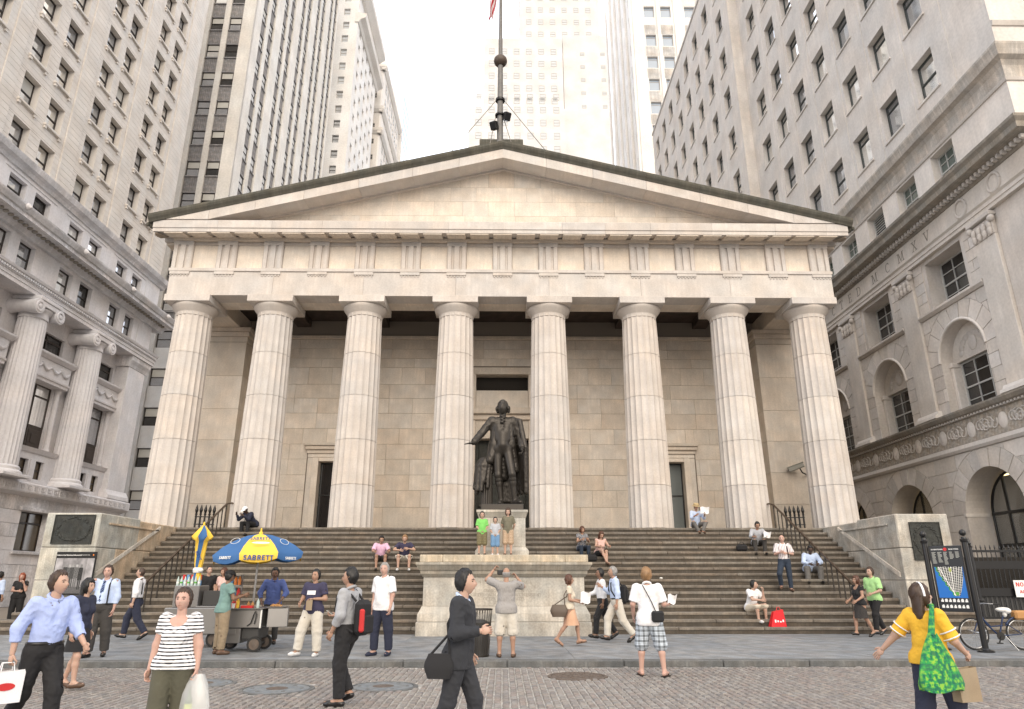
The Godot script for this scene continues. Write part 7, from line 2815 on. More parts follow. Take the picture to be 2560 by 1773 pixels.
	mo.tube([Vector3(-0.022, -0.055, 0.082), Vector3(0, -0.054, 0.094), Vector3(0.022, -0.055, 0.082)], [0.002, 0.0045, 0.002], 5)
	local("mouth", mo, M.lips, root)
	if s.get("style", "short") != "none":
		var hm := hair_mesh(s.get("style", "short"), 48, int(at.x * 7.0) % 11)
		var hh := local("hair", hm, M[s.get("hair", "hair_brown")], root)
		hh.transform = ht
	# clothes
	var fold: float = s.get("fold", 0.004)
	var th: float = s.get("loose", 0.016)
	if s.has("top"):
		var t := []
		for b: Array in trunk: t.append([b[0], b[1], b[2] + th, b[3] + th])
		var hem: float = s.get("hem", 0.90)          # height of the lower edge
		if hem < 0.97:
			for b: Array in pelvis: t.append([b[0], b[1], b[2] + 0.016 + th, b[3] + 0.016 + th])
			if hem < 0.86: t.append([Vector3(-0.08 * g, 0.84, -0.012), Vector3(0.08 * g, 0.84, -0.012), 0.105 * g + th, 0.105 * g + th])
		var sl: float = s.get("sleeve", 0.5)          # 1 = elbow, 2 = wrist
		for side in 2:
			var e := str(side)
			var wide: float = s.get("cuff", 0.016)
			if sl > 0.0: t.append([J["sh" + e], J["sh" + e].lerp(J["el" + e], minf(sl, 1.0)), 0.060 * lr + th * 0.9, (0.05 * lr + wide), false, sl < 1.0])
			if sl > 1.0: t.append([J["el" + e], J["el" + e].lerp(J["wr" + e], sl - 1.0), 0.045 * lr + wide, lerpf(0.043, 0.028, sl - 1.0) * lr + wide, false, true])
		var tm := MB.new()
		tm.t = up
		nets(tm, t, cell, 0.03, fold, hem if not sit else 0.86, 9.0, s.get("scoop", Vector4.ZERO))
		local(s.get("top_name", "shirt"), tm, s.top, root)
	if s.has("bottom"):
		var t := []
		for b: Array in pelvis: t.append([b[0], b[1], b[2] + 0.012, b[3] + 0.012])
		var rise: float = s.get("rise", 1.0)
		var tk := 0.018 if s.get("hem", 0.90) >= 0.97 else 0.002
		for e: float in [-1.0, 1.0]: t.append([Vector3(e * 0.066 * g, 0.95, 0), Vector3(e * 0.062 * g, 1.05, 0), 0.096 * g + tk, 0.094 * g + tk])
		if tk > 0.01: t.append([Vector3(0, 0.96, 0.02 + 0.12 * (g - 1.0)), Vector3(0, 1.05, 0.02 + 0.12 * (g - 1.0)), 0.106 * g + 0.016, 0.106 * g + 0.016])
		var ln: float = s.get("length", 1.95)         # 1 = knee, 2 = ankle
		var wd: float = s.get("wide", 0.02)
		for side in 2:
			var e := str(side)
			t.append([J["hip" + e], J["hip" + e].lerp(J["knee" + e], minf(ln, 1.0)), 0.09 * lr + wd, 0.058 * lr + wd * 1.3, false, ln < 1.0])
			if ln > 1.0: t.append([J["knee" + e], J["knee" + e].lerp(J["ankle" + e], ln - 1.0), 0.057 * lr + wd * 1.2, lerpf(0.055, 0.043, ln - 1.0) * lr + wd * 1.2, false, true])
		var tm := MB.new()
		tm.t = up
		nets(tm, t, cell, 0.028, fold, -9.0, 1.025)
		local(s.get("bottom_name", "trousers"), tm, s.bottom, root)
	if s.has("skirt"):
		var tm := MB.new()
		tm.t = up
		var rows := []
		var l: float = s.get("length", 0.5)
		var mid: Vector3 = (J.knee0 + J.knee1) * 0.5
		for i in 7:
			var u := i / 6.0
			var ring := PackedVector3Array()
			for q in 24:
				var a := TAU * q / 24.0
				var wv := 1.0 + 0.05 * u * sin(a * 6.0 + 1.3)
				var rx := lerpf(0.16, 0.215, u) * g * wv
				var rz := lerpf(0.125, 0.20, u) * wv
				var cz := lerpf(0.0, mid.z, u) * 0.7
				ring.append(Vector3(sin(a) * rx, 1.0 - u * l, cz + cos(a) * rz))
			rows.append(ring)
		rows.reverse()
		tm.grid(rows, true)
		local("skirt", tm, s.skirt, root)
	if s.has("shoes"):
		for side in 2:
			var e := str(side)
			var tm := MB.new()
			tm.t = up
			var t := [[J["heel" + e], J["ball" + e], 0.043, 0.044], [J["ball" + e], J["toe" + e], 0.044, 0.032]]
			if not s.get("flat", false): t.append([J["ankle" + e] + Vector3(0, -0.01, 0), J["heel" + e].lerp(J["ball" + e], 0.45), 0.042, 0.04])
			nets(tm, t, minf(cell, 0.016), 0.02)
			local("shoe", tm, s.shoes, root)
	if s.has("sandals"):
		for side in 2:
			var e := str(side)
			var tm := MB.new()
			tm.t = up
			var f: Vector3 = J["toe" + e] - J["heel" + e]
			var a: Vector3 = J["heel" + e] - f * 0.12 + Vector3(0, -0.033, 0)
			var b: Vector3 = J["toe" + e] + f * 0.12 + Vector3(0, -0.026, 0)
			tm.bar(a, b, 0.095, 0.018)
			tm.tube([a.lerp(b, 0.5) + Vector3(0.05, 0.02, 0), a.lerp(b, 0.62) + Vector3(0, 0.075, 0), a.lerp(b, 0.5) + Vector3(-0.05, 0.02, 0)], 0.012, 5)
			local("sandal", tm, s.sandals, root)
	if s.has("collar"):
		var tm := MB.new()
		tm.t = up
		var ring := []
		for q in 13:
			var a := TAU * q / 12.0
			ring.append(tp.call(sin(a) * 0.070, 1.485 - 0.035 * cos(a), cos(a) * 0.066 - 0.004))
		tm.tube(ring, 0.020, 6, false)
		local("collar", tm, s.collar, root)
	if s.has("belt"):
		var tm := MB.new()
		tm.t = up
		var ring := []
		for q in 21:
			var a := TAU * q / 20.0
			ring.append(Vector3(sin(a) * 0.178 * g, 1.005, cos(a) * (0.13 * g) - 0.002))
		tm.tube(ring, 0.021, 5, false)
		local("belt", tm, s.belt, root)
	# where things are, in the world
	var W := {"root": root, "up": up}
	for key: String in J: W[key] = root.transform * (up * J[key])
	W.head = root.transform * (up * head_c)
	W.chest = root.transform * (up * tp.call(0, 1.28, 0.0))
	W.neck = root.transform * (up * tp.call(0, 1.46, 0.0))
	W.ht = root.transform * ht
	return W

# ---------------------------------------------------------------- the people in the street and on the stairs
const DOWN := [Vector3(0.03, -1, 0.0), Vector3(0, -1, -0.03)]
func stand() -> Array: return [[Vector3(0.05, -1, 0.03), Vector3(0.02, -1, -0.04)], [Vector3(-0.05, -1, 0.03), Vector3(-0.02, -1, -0.04)]]
func walk(f := 1.0, lead := 0) -> Array:
	var a := [Vector3(0, -1, 0.42 * f), Vector3(0, -1, 0.06 * f), Vector3(0.05, 0.16 * f, 1)]
	var b := [Vector3(0, -1, -0.22 * f), Vector3(0, -0.86, -0.5 * f), Vector3(0, -0.5 * f, 1)]
	return [a, b] if lead == 0 else [b, a]
func seat(w := 0.18, drop := 0.12) -> Array: return [[Vector3(w, drop, 1), Vector3(-0.02, -1, 0.0)], [Vector3(-w, drop, 1), Vector3(0.02, -1, 0.0)]]
func hang(b := 0.15) -> Array: return [[Vector3(0.16, -1, -0.02), Vector3(0.03, -1, b)], [Vector3(-0.16, -1, -0.02), Vector3(-0.03, -1, b)]]

func step_y(k: int) -> float: return 0.12 + 0.1922 * k
func on_step(x: float, k: int, back := 0.16) -> Vector3: return P(x, step_y(k), 21.47 + 0.36 * (k - 1) + back)

func pattern(key: String, draw: Callable, px := 64) -> void:
	var im := Image.create(px, px, false, Image.FORMAT_RGB8)
	for y in px:
		for x in px: im.set_pixel(x, y, draw.call(x, y))
	T[key] = ImageTexture.create_from_image(im)

func printed(key: String, tex: String, scale: float) -> StandardMaterial3D:
	var m := StandardMaterial3D.new()
	m.resource_name = key
	m.albedo_texture = T[tex]
	m.uv1_triplanar = true
	m.uv1_scale = Vector3.ONE * scale
	m.roughness = 0.85
	M[key] = m
	return m

func people() -> void:
	for q: Array in [["skin_light", 0.45, 0.29, 0.22], ["skin_pink", 0.48, 0.30, 0.24], ["skin_tan", 0.36, 0.215, 0.15], ["skin_brown", 0.20, 0.11, 0.07], ["skin_dark", 0.065, 0.037, 0.026]]:
		var m := plain(q[0], q[1], q[2], q[3], 0.55)
		m.subsurf_scatter_enabled = true
		m.subsurf_scatter_strength = 0.12
	for q: Array in [["hair_brown", 0.045, 0.025, 0.015], ["hair_black", 0.010, 0.009, 0.009], ["hair_grey", 0.27, 0.26, 0.25], ["hair_blond", 0.26, 0.15, 0.07], ["hair_red", 0.24, 0.055, 0.02], ["hair_auburn", 0.085, 0.035, 0.02]]: cloth(q[0], q[1], q[2], q[3], "rough", 3.0).roughness = 0.5
	plain("eye", 0.02, 0.015, 0.012, 0.2)
	plain("lips", 0.34, 0.13, 0.11, 0.5)
	# prints for cloth
	pattern("stripes", func(x, y): return Color(0.93, 0.93, 0.94) if y % 32 < 19 else Color(0.09, 0.09, 0.12))
	pattern("pinstripe", func(x, y): return Color(0.62, 0.61, 0.60) if x % 8 < 6 else Color(0.40, 0.39, 0.38))
	pattern("wide_stripe", func(x, y): return Color(0.92, 0.90, 0.90) if x % 21 < 14 else Color(0.45, 0.36, 0.40))
	pattern("plaid", func(x, y):
		var a := 0.86
		if x % 32 < 14: a -= 0.25
		if y % 32 < 14: a -= 0.25
		if x % 32 in [22, 23] or y % 32 in [22, 23]: a -= 0.2
		return Color(a * 0.93, a * 0.98, a * 1.03))
	var nz := FastNoiseLite.new()
	nz.seed = 5
	nz.frequency = 0.09
	pattern("camo", func(x, y):
		var v := nz.get_noise_2d(absf(x - 32.0) * 1.3, absf(y - 32.0) * 1.3)
		return Color(0.30, 0.27, 0.20) if v < -0.12 else Color(0.55, 0.50, 0.38) if v > 0.14 else Color(0.41, 0.40, 0.29))
	pattern("camo_sand", func(x, y):
		var v := nz.get_noise_2d(absf(x - 32.0) * 1.4, absf(y - 32.0) * 1.4)
		return Color(0.42, 0.34, 0.27) if v < -0.14 else Color(0.80, 0.72, 0.62) if v > 0.1 else Color(0.68, 0.58, 0.48))
	pattern("flower", func(x, y):
		var v := nz.get_noise_2d(absf(x - 32.0) * 2.4, absf(y - 32.0) * 2.4)
		return Color(0.85, 0.85, 0.87) if v > 0.12 else Color(0.09, 0.10, 0.13))
	pattern("green_print", func(x, y):
		var v := nz.get_noise_2d(absf(x - 32.0) * 1.7, absf(y - 32.0) * 1.7)
		return Color(0.06, 0.36, 0.28) if v < -0.06 else Color(0.52, 0.70, 0.22) if v > 0.2 else Color(0.16, 0.56, 0.27))
	pattern("grey_dots", func(x, y):
		var v := nz.get_noise_2d(absf(x - 32.0) * 3.0, absf(y - 32.0) * 3.0)
		return Color(0.32, 0.30, 0.29) if v > 0.1 else Color(0.10, 0.095, 0.095))
	printed("stripe_cloth", "stripes", 13.0)
	printed("pin_cloth", "pinstripe", 9.0)
	printed("wide_cloth", "wide_stripe", 7.0)
	printed("plaid_cloth", "plaid", 6.0)
	printed("camo_cloth", "camo", 4.5)
	printed("sand_cloth", "camo_sand", 4.5)
	printed("flower_cloth", "flower", 4.0)
	printed("green_bag", "green_print", 1.8)
	printed("dots_cloth", "grey_dots", 5.0)
	cloth("c_blue", 0.36, 0.44, 0.72); cloth("c_white", 0.74, 0.74, 0.76); cloth("c_black", 0.012, 0.012, 0.014); cloth("c_charcoal", 0.045, 0.042, 0.04)
	cloth("c_navy", 0.018, 0.022, 0.045); cloth("c_sky", 0.48, 0.58, 0.78); cloth("c_olive", 0.075, 0.073, 0.05); cloth("c_suit", 0.022, 0.024, 0.030)
	cloth("c_yellow", 0.70, 0.40, 0.03); cloth("c_grey", 0.33, 0.34, 0.36); cloth("c_teal", 0.16, 0.27, 0.25); cloth("c_khaki", 0.27, 0.21, 0.14)
	cloth("c_stone", 0.55, 0.52, 0.46); cloth("c_tshirt", 0.035, 0.032, 0.07); cloth("c_pink", 0.68, 0.44, 0.60); cloth("c_green", 0.18, 0.52, 0.12); cloth("c_pale", 0.40, 0.42, 0.46)
	cloth("c_moss", 0.145, 0.135, 0.095); cloth("c_denim", 0.13, 0.25, 0.42); cloth("c_beige", 0.60, 0.54, 0.44); cloth("c_orange", 0.58, 0.36, 0.24); cloth("c_lime", 0.36, 0.62, 0.26)
	cloth("c_cobalt", 0.085, 0.125, 0.33); cloth("c_bluejean", 0.02, 0.032, 0.055); cloth("c_peach", 0.62, 0.42, 0.38); cloth("c_greytr", 0.14, 0.135, 0.13); cloth("c_red", 0.5, 0.03, 0.03)
	plain("shoe_black", 0.012, 0.011, 0.011, 0.3); plain("shoe_white", 0.62, 0.62, 0.62, 0.6); plain("shoe_brown", 0.09, 0.05, 0.03, 0.5); plain("leather", 0.085, 0.06, 0.042, 0.5)
	foreground_people()
	pavement_people()
	stair_people()

func foreground_people() -> void:
	var fine := 0.0125
	# man in a blue shirt striding past with a paper bag
	var w := person({"label": "young man in a blue shirt and black trousers striding past with a white paper bag", "at": P(-4.85, 0, 8.0), "yaw": 1.05, "h": 1.69, "cell": fine, "skin": "skin_light", "hair": "hair_brown", "legs": walk(1.1, 0), "arms": [[Vector3(0.25, -1, 0.30), Vector3(0.1, -0.75, 0.75)], [Vector3(-0.35, -1, -0.32), Vector3(-0.05, -1, 0.05)]], "hands": [[Vector3(-1, 0, 0.2), 1.3], [Vector3(1, 0, 0), 1.4]], "head_yaw": 0.35, "lean": 0.05, "top": M.c_blue, "sleeve": 1.55, "cuff": 0.02, "hem": 0.99, "fold": 0.006, "bottom": M.c_black, "collar": M.c_blue, "belt": M.shoe_black, "shoes": M.shoe_black, "wide": 0.024})
	paper_bag(w.wr1 + Vector3(0.0, -0.1, 0.03), 0.3, 0.30, 0.12, 0.9, "white paper bag with a red oval in the blue shirt man's hand", M.c_white, true)
	# a woman behind him, only a bare leg in view
	person({"label": "woman in a dark dress walking behind the blue shirt man, bare legs", "at": P(-6.7, 0, 11.85), "yaw": 1.4, "h": 1.60, "fem": true, "skin": "skin_light", "style": "long", "hair": "hair_black", "legs": walk(0.7, 1), "arms": hang(), "top": M.c_navy, "sleeve": 0.4, "skirt": M.c_black, "length": 0.42, "shoes": M.shoe_brown, "flat": true})
	# woman in stripes
	w = person({"label": "woman in a black and white striped top and olive trousers walking towards us", "at": P(-3.15, 0, 7.35), "yaw": 0.05, "h": 1.51, "cell": fine, "fem": true, "girth": 1.22, "skin": "skin_pink", "style": "short", "hair": "hair_brown", "legs": walk(0.45, 1), "arms": [[Vector3(0.24, -1, -0.05), Vector3(0.12, -1, 0.18)], [Vector3(-0.26, -1, -0.08), Vector3(-0.12, -1, 0.16)]], "hands": [[Vector3(-1, 0, 0.1), 1.3], [Vector3(1, 0, 0.3), 0.9]], "top": M.stripe_cloth, "scoop": Vector4(0, 1.47, 0.13, 0.125), "sleeve": 0.55, "hem": 0.90, "loose": 0.015, "fold": 0.003, "bottom": M.c_olive, "length": 1.5, "wide": 0.028, "shoes": M.shoe_brown})
	var hb := MB.new()
	hb.t = w.ht
	var ring := []
	for i in 15:
		var a := PI * i / 14.0
		ring.append(Vector3(cos(a) * 0.086, 0.035 + sin(a) * 0.10, 0.012))
	hb.tube(ring, 0.007, 5)
	var hbn := single("sunglasses", hb, M.shoe_black, "dark sunglasses pushed up on the striped shirt woman's hair", "sunglasses")
	clear_bag(w.wr0)
	# man in a dark suit
	w = person({"label": "man in a dark suit with a blue collar hurrying past the litter basket", "at": P(-0.37, 0, 7.4), "yaw": 1.42, "h": 1.69, "cell": fine, "skin": "skin_light", "hair": "hair_black", "legs": walk(0.9, 0), "arms": [[Vector3(0.12, -1, -0.2), Vector3(0.02, -0.9, 0.4)], [Vector3(-0.22, -1, -0.05), Vector3(0.15, 0.1, 1)]], "hands": [[Vector3(-1, 0, 0), 1.2], [Vector3(0.9, -0.2, 0.2), 1.5]], "lean": 0.06, "top": M.c_suit, "top_name": "jacket", "sleeve": 1.95, "cuff": 0.022, "hem": 0.80, "loose": 0.028, "fold": 0.006, "bottom": M.c_suit, "collar": M.c_sky, "shoes": M.shoe_black})
	shoulder_bag(w, 1, P(-0.55, 0.84, 7.22), 0.28, 0.22, 0.12, M.c_black, "black shoulder bag at the suited man's hip", 1.42)
	# woman with the green tote
	w = person({"label": "woman in a yellow shirt with a white headband carrying a green patterned tote", "at": P(4.42, 0, 7.5), "yaw": 2.05, "h": 1.55, "cell": fine, "fem": true, "girth": 1.12, "skin": "skin_light", "style": "long", "hair": "hair_brown", "head_yaw": -0.55, "legs": walk(0.95, 1), "arms": [[Vector3(0.55, -0.75, -0.25), Vector3(0.75, -0.75, -0.2)], [Vector3(-0.30, -0.9, 0.25), Vector3(0.05, -0.55, 0.8)]], "hands": [[Vector3(0.2, -0.3, 1), 0.2], [Vector3(1, 0, 0), 1.3]], "top": M.c_yellow, "sleeve": 0.95, "cuff": 0.026, "hem": 0.90, "loose": 0.02, "fold": 0.005, "bottom": M.c_navy, "wide": 0.03, "shoes": M.shoe_black})
	tote(w)
	# young man with a backpack
	w = person({"label": "young man in a grey shirt with a black and red backpack looking at his phone", "at": P(-2.12, 0, 10.36), "yaw": -1.9, "h": 1.77, "cell": 0.0145, "skin": "skin_tan", "hair": "hair_black", "legs": [[Vector3(0.03, -1, 0.05), Vector3(0, -1, -0.06)], [Vector3(-0.02, -1, 0.38), Vector3(0, -0.9, -0.45), Vector3(0, -0.3, 1)]], "arms": [[Vector3(0.2, -1, -0.06), Vector3(-0.1, -0.9, 0.55)], [Vector3(-0.15, -0.95, 0.2), Vector3(0.15, -0.1, 1)]], "hands": [[Vector3(-1, 0, 0), 0.8], [Vector3(0.2, 1, 0), 0.9, Vector3(-1, 0, 0)]], "head_pitch": 0.08, "head_yaw": 0.25, "top": M.c_grey, "sleeve": 1.6, "cuff": 0.022, "hem": 0.97, "fold": 0.006, "bottom": M.c_black, "collar": M.c_grey, "shoes": M.shoe_black, "wide": 0.026})
	backpack(w, -1.9, M.c_black, "black backpack with a red side slung on the grey shirt man's back", M.c_red)
	phone(w.wr1, -1.9, "silver phone held out by the grey shirt man")

func pavement_people() -> void:
	var w := person({"label": "heavy man in a pale blue shirt and striped tie talking on his phone", "at": P(-8.35, 0.12, 15.4), "yaw": 0.1, "h": 1.78, "girth": 1.2, "skin": "skin_pink", "style": "short", "hair": "hair_brown", "legs": [[Vector3(0.1, -1, -0.08), Vector3(0.0, -1, -0.22), Vector3(0.3, 0, 1)], [Vector3(-0.02, -1, 0.16), Vector3(0, -1, -0.02), Vector3(-0.2, 0.05, 1)]], "arms": [[Vector3(0.22, -1, -0.05), Vector3(-0.05, -1, 0.15)], [Vector3(-0.55, -0.8, 0.3), Vector3(0.55, 0.95, 0.35)]], "hands": [[Vector3(-1, 0, 0), 0.6], [Vector3(1, 0, 0), 1.2]], "head_yaw": 0.1, "top": M.c_sky, "sleeve": 1.55, "hem": 1.0, "fold": 0.005, "bottom": M.c_charcoal, "collar": M.c_sky, "belt": M.shoe_black, "shoes": M.shoe_black, "wide": 0.03})
	tie(w, 0.1, 1.78, 1.2)
	strap(w, 1.78, 0.12, 0.14, M.c_black, 0.1, "black bag strap over the tie man's shoulder", 1.2)
	w = person({"label": "man in a white shirt and navy trousers walking off beside the handrail", "at": P(-9.75, 0.12, 19.6), "yaw": -1.45, "h": 1.80, "skin": "skin_light", "style": "buzz", "hair": "hair_brown", "legs": walk(1.25, 1), "arms": [[Vector3(0.18, -1, -0.12), Vector3(0, -1, 0.2)], [Vector3(-0.15, -1, 0.1), Vector3(0, -1, 0.2)]], "hands": [[Vector3(-1, 0, 0), 0.9], []], "top": M.c_white, "sleeve": 1.5, "hem": 1.0, "fold": 0.005, "bottom": M.c_navy, "collar": M.c_white, "belt": M.shoe_black, "shoes": M.shoe_black, "wide": 0.026})
	strap(w, 1.8, 0.06, 0.10, M.c_black, -1.45, "dark strap over the white shirt man's back", 1.0)
	person({"label": "red-haired woman in black resting her chin on her hand at the pavement edge", "at": P(-17.5, 0.12, 26.5), "yaw": 0.3, "h": 1.72, "fem": true, "girth": 1.15, "skin": "skin_pink", "style": "long", "hair": "hair_red", "legs": stand(), "arms": [[Vector3(0.2, -0.9, 0.35), Vector3(-0.35, 1, 0.25)], [Vector3(-0.2, -1, 0.2), Vector3(0.95, -0.05, 0.45)]], "hands": [[Vector3(-1, 0, -0.2), 1.0], []], "top": M.c_black, "sleeve": 0.5, "hem": 0.88, "bottom": M.c_black, "shoes": M.shoe_black, "wide": 0.03})
	person({"label": "man in a light blue shirt seen from behind beside the red-haired woman", "at": P(-17.95, 0.12, 26.0), "yaw": 2.9, "h": 1.74, "skin": "skin_tan", "hair": "hair_black", "legs": walk(0.5), "arms": hang(), "top": M.c_sky, "sleeve": 1.9, "hem": 0.99, "bottom": M.c_navy, "shoes": M.shoe_black})
	# at the food carts
	w = person({"label": "customer in a teal t-shirt and dark cap at the food cart", "at": P(-6.0, 0.12, 15.9), "yaw": 2.3, "h": 1.68, "skin": "skin_brown", "style": "short", "hair": "hair_black", "head_pitch": 0.25, "lean": 0.06, "legs": stand(), "arms": [[Vector3(0.2, -0.9, 0.3), Vector3(-0.2, 0.15, 1)], [Vector3(-0.25, -0.9, 0.25), Vector3(0.05, 0.3, 1)]], "hands": [[Vector3(-1, 0, 0), 0.9], [Vector3(1, 0, 0), 0.9]], "top": M.c_teal, "sleeve": 0.6, "cuff": 0.03, "hem": 0.86, "loose": 0.024, "fold": 0.007, "bottom": M.c_khaki, "wide": 0.034, "shoes": M.shoe_brown})
	cap(w, M.c_black, "dark cap on the teal shirt customer")
	person({"label": "vendor with a moustache in a cobalt blue shirt behind the food cart", "at": P(-5.72, 0.12, 18.35), "yaw": 0.15, "h": 1.78, "skin": "skin_brown", "style": "short", "hair": "hair_black", "head_pitch": 0.25, "lean": 0.1, "legs": stand(), "arms": [[Vector3(0.45, -0.85, 0.2), Vector3(-0.35, -0.7, 0.7)], [Vector3(-0.4, -0.85, 0.1), Vector3(0.3, -0.8, 0.5)]], "top": M.c_cobalt, "sleeve": 1.6, "hem": 0.9, "fold": 0.006, "bottom": M.c_charcoal, "collar": M.c_cobalt, "shoes": M.shoe_black})
	w = person({"label": "man in a navy t-shirt and baggy stone trousers holding a paper lunch bag", "at": P(-3.95, 0.12, 15.5), "yaw": -0.25, "h": 1.70, "girth": 1.08, "skin": "skin_tan", "hair": "hair_black", "head_yaw": -0.1, "legs": [[Vector3(0.10, -1, 0.0), Vector3(0.02, -1, -0.06)], [Vector3(-0.26, -1, 0.25), Vector3(-0.1, -1, 0.05), Vector3(-0.5, 0, 1)]], "arms": [[Vector3(0.3, -0.95, 0.05), Vector3(-0.75, 0.0, 0.6)], [Vector3(-0.25, -0.95, 0.1), Vector3(0.25, -0.35, 0.9)]], "hands": [[Vector3(0, -1, 0.2), 0.9], [Vector3(1, 0, 0), 1.0]], "top": M.c_tshirt, "sleeve": 0.7, "cuff": 0.03, "hem": 0.84, "loose": 0.024, "fold": 0.006, "bottom": M.c_stone, "wide": 0.04, "shoes": M.shoe_white})
	paper_bag(w.wr0 + Vector3(-0.06, -0.02, 0.08), 0.12, 0.2, 0.09, 0.2, "brown paper lunch bag in the navy t-shirt man's hands", M.c_khaki, false)
	label_print(w, -0.25, "white printed panel across the navy t-shirt", 1.70)
	w = person({"label": "grey-haired man in a white short-sleeved shirt standing near the pedestal", "at": P(-2.5, 0.12, 15.6), "yaw": -0.55, "h": 1.84, "girth": 1.1, "skin": "skin_pink", "style": "short", "hair": "hair_grey", "head_yaw": 0.4, "legs": [[Vector3(0.08, -1, -0.14), Vector3(0, -1, -0.1), Vector3(0.4, 0, 1)], [Vector3(-0.10, -1, 0.12), Vector3(0, -1, 0.0), Vector3(-0.1, 0, 1)]], "arms": hang(0.25), "hands": [[Vector3(-1, 0, 0.2), 0.7], [Vector3(1, 0, 0.2), 0.7]], "top": M.c_white, "sleeve": 0.85, "cuff": 0.034, "hem": 0.84, "loose": 0.022, "fold": 0.005, "bottom": M.c_navy, "collar": M.c_white, "wide": 0.028, "shoes": M.c_navy})
	# photographer, from behind
	w = person({"label": "bald man in a checked grey shirt and cargo shorts photographing the boys", "at": P(0.14, 0.12, 15.26), "yaw": 3.14, "h": 1.74, "girth": 1.08, "skin": "skin_tan", "style": "bald", "hair": "hair_grey", "head_pitch": -0.12, "legs": [[Vector3(0.10, -1, 0.0), Vector3(0.02, -1, -0.03)], [Vector3(-0.10, -1, 0.0), Vector3(-0.02, -1, -0.03)]], "arms": [[Vector3(0.75, 0.30, 0.45), Vector3(-0.62, 0.85, 0.35)], [Vector3(-0.6, -0.15, 0.75), Vector3(0.55, 0.75, 0.5)]], "hands": [[Vector3(-1, 0, 0), 1.0], [Vector3(1, 0, 0), 1.0]], "top": M.pin_cloth, "sleeve": 0.85, "cuff": 0.03, "hem": 0.84, "loose": 0.022, "fold": 0.007, "bottom": M.c_stone, "bottom_name": "shorts", "length": 1.15, "wide": 0.04, "shoes": M.shoe_brown, "flat": true})
	var cam := thing("camera", "black camera held up by the bald photographer", "camera", w.head + Vector3(-0.12, 0.0, -0.2))
	var cb := MB.new()
	cb.t = Transform3D(Basis.IDENTITY, w.head + Vector3(-0.12, 0.03, -0.22))
	cb.box(Vector3(-0.075, -0.05, -0.03), Vector3(0.075, 0.05, 0.03), 0.012)
	part("camera_body", cb, M.black_paint, cam)
	var cl := MB.new()
	cl.t = cb.t * Transform3D(Basis(Vector3.RIGHT, -PI / 2), Vector3(0, 0, -0.03))
	cl.lathe([Vector2(0.036, 0.0), Vector2(0.036, 0.06), Vector2(0.032, 0.08)], 12)
	part("lens", cl, M.black_paint, cam)
	# woman with the shoulder bag
	w = person({"label": "woman in a cream top and peach skirt walking past the pedestal with papers", "at": P(1.7, 0.12, 17.78), "yaw": 1.5, "h": 1.60, "fem": true, "skin": "skin_tan", "style": "bob", "hair": "hair_auburn", "legs": walk(1.25, 0), "arms": [[Vector3(0.12, -1, 0.1), Vector3(0, -0.1, 1)], [Vector3(-0.15, -1, 0.05), Vector3(0.05, -0.25, 1)]], "hands": [[Vector3(0, 1, 0), 0.4], [Vector3(1, 0.2, 0), 0.7]], "top": M.c_beige, "sleeve": 0.5, "hem": 0.9, "skirt": M.c_orange, "length": 0.5, "sandals": M.shoe_brown})
	shoulder_bag(w, 1, w.chest + Vector3(-0.27, -0.38, 0.16), 0.40, 0.28, 0.14, M.leather, "brown leather shoulder bag of the woman in the peach skirt", 1.5)
	paper_sheet(w.wr1 + Vector3(0.14, 0.05, 0.02), 0.24, 0.26, "white papers held by the woman in the peach skirt")
	# two men walking left
	w = person({"label": "grey-haired man in a blue shirt and cream trousers striding along the pavement", "at": P(3.0, 0.12, 18.7), "yaw": -1.5, "h": 1.82, "skin": "skin_tan", "style": "short", "hair": "hair_grey", "legs": walk(1.35, 1), "arms": [[Vector3(0.15, -1, -0.08), Vector3(0, -1, 0.15)], [Vector3(-0.15, -0.9, 0.3), Vector3(0.1, 0.6, 0.9)]], "head_pitch": -0.05, "lean": 0.08, "top": M.c_sky, "sleeve": 1.75, "hem": 1.0, "fold": 0.005, "bottom": M.c_stone, "collar": M.c_sky, "belt": M.shoe_black, "shoes": M.shoe_black, "wide": 0.03})
	backpack(w, -1.5, M.c_black, "black backpack on the blue shirt man's back", M.c_black)
	person({"label": "man in a white shirt and black trousers half hidden behind the blue shirt walker", "at": P(2.75, 0.12, 19.5), "yaw": -1.5, "h": 1.78, "skin": "skin_brown", "hair": "hair_black", "legs": walk(1.2, 0), "arms": [[Vector3(0.15, -1, -0.1), Vector3(0, -1, 0.2)], [Vector3(-0.15, -0.9, 0.35), Vector3(0, -0.35, 1)]], "lean": 0.05, "top": M.c_white, "sleeve": 1.6, "hem": 1.0, "bottom": M.c_black, "shoes": M.shoe_black})
	# man in plaid shorts, from behind
	w = person({"label": "man in a white polo shirt and plaid shorts seen from behind in the street", "at": P(2.72, 0, 13.25), "yaw": 2.95, "h": 1.83, "cell": 0.017, "skin": "skin_pink", "style": "short", "hair": "hair_blond", "head_yaw": -0.1, "legs": [[Vector3(0.14, -1, 0.12), Vector3(0.06, -1, -0.02), Vector3(0.3, 0, 1)], [Vector3(-0.20, -1, 0.0), Vector3(-0.08, -1, -0.16), Vector3(-0.35, 0, 1)]], "arms": [[Vector3(0.28, -1, -0.1), Vector3(0.0, -0.8, 0.6)], [Vector3(-0.3, -0.95, 0.05), Vector3(-0.25, -0.05, 0.95)]], "hands": [[Vector3(-1, 0, 0), 0.8], [Vector3(0.2, 1, 0), 0.8]], "top": M.c_white, "sleeve": 0.85, "cuff": 0.034, "hem": 0.80, "loose": 0.022, "fold": 0.005, "bottom": M.plaid_cloth, "bottom_name": "shorts", "length": 1.05, "wide": 0.045, "collar": M.c_white, "sandals": M.shoe_black})
	var pb := thing("camera_bag", "small black camera bag hanging on the plaid shorts man's back", "bag", w.chest + Vector3(0.1, -0.45, 0.2))
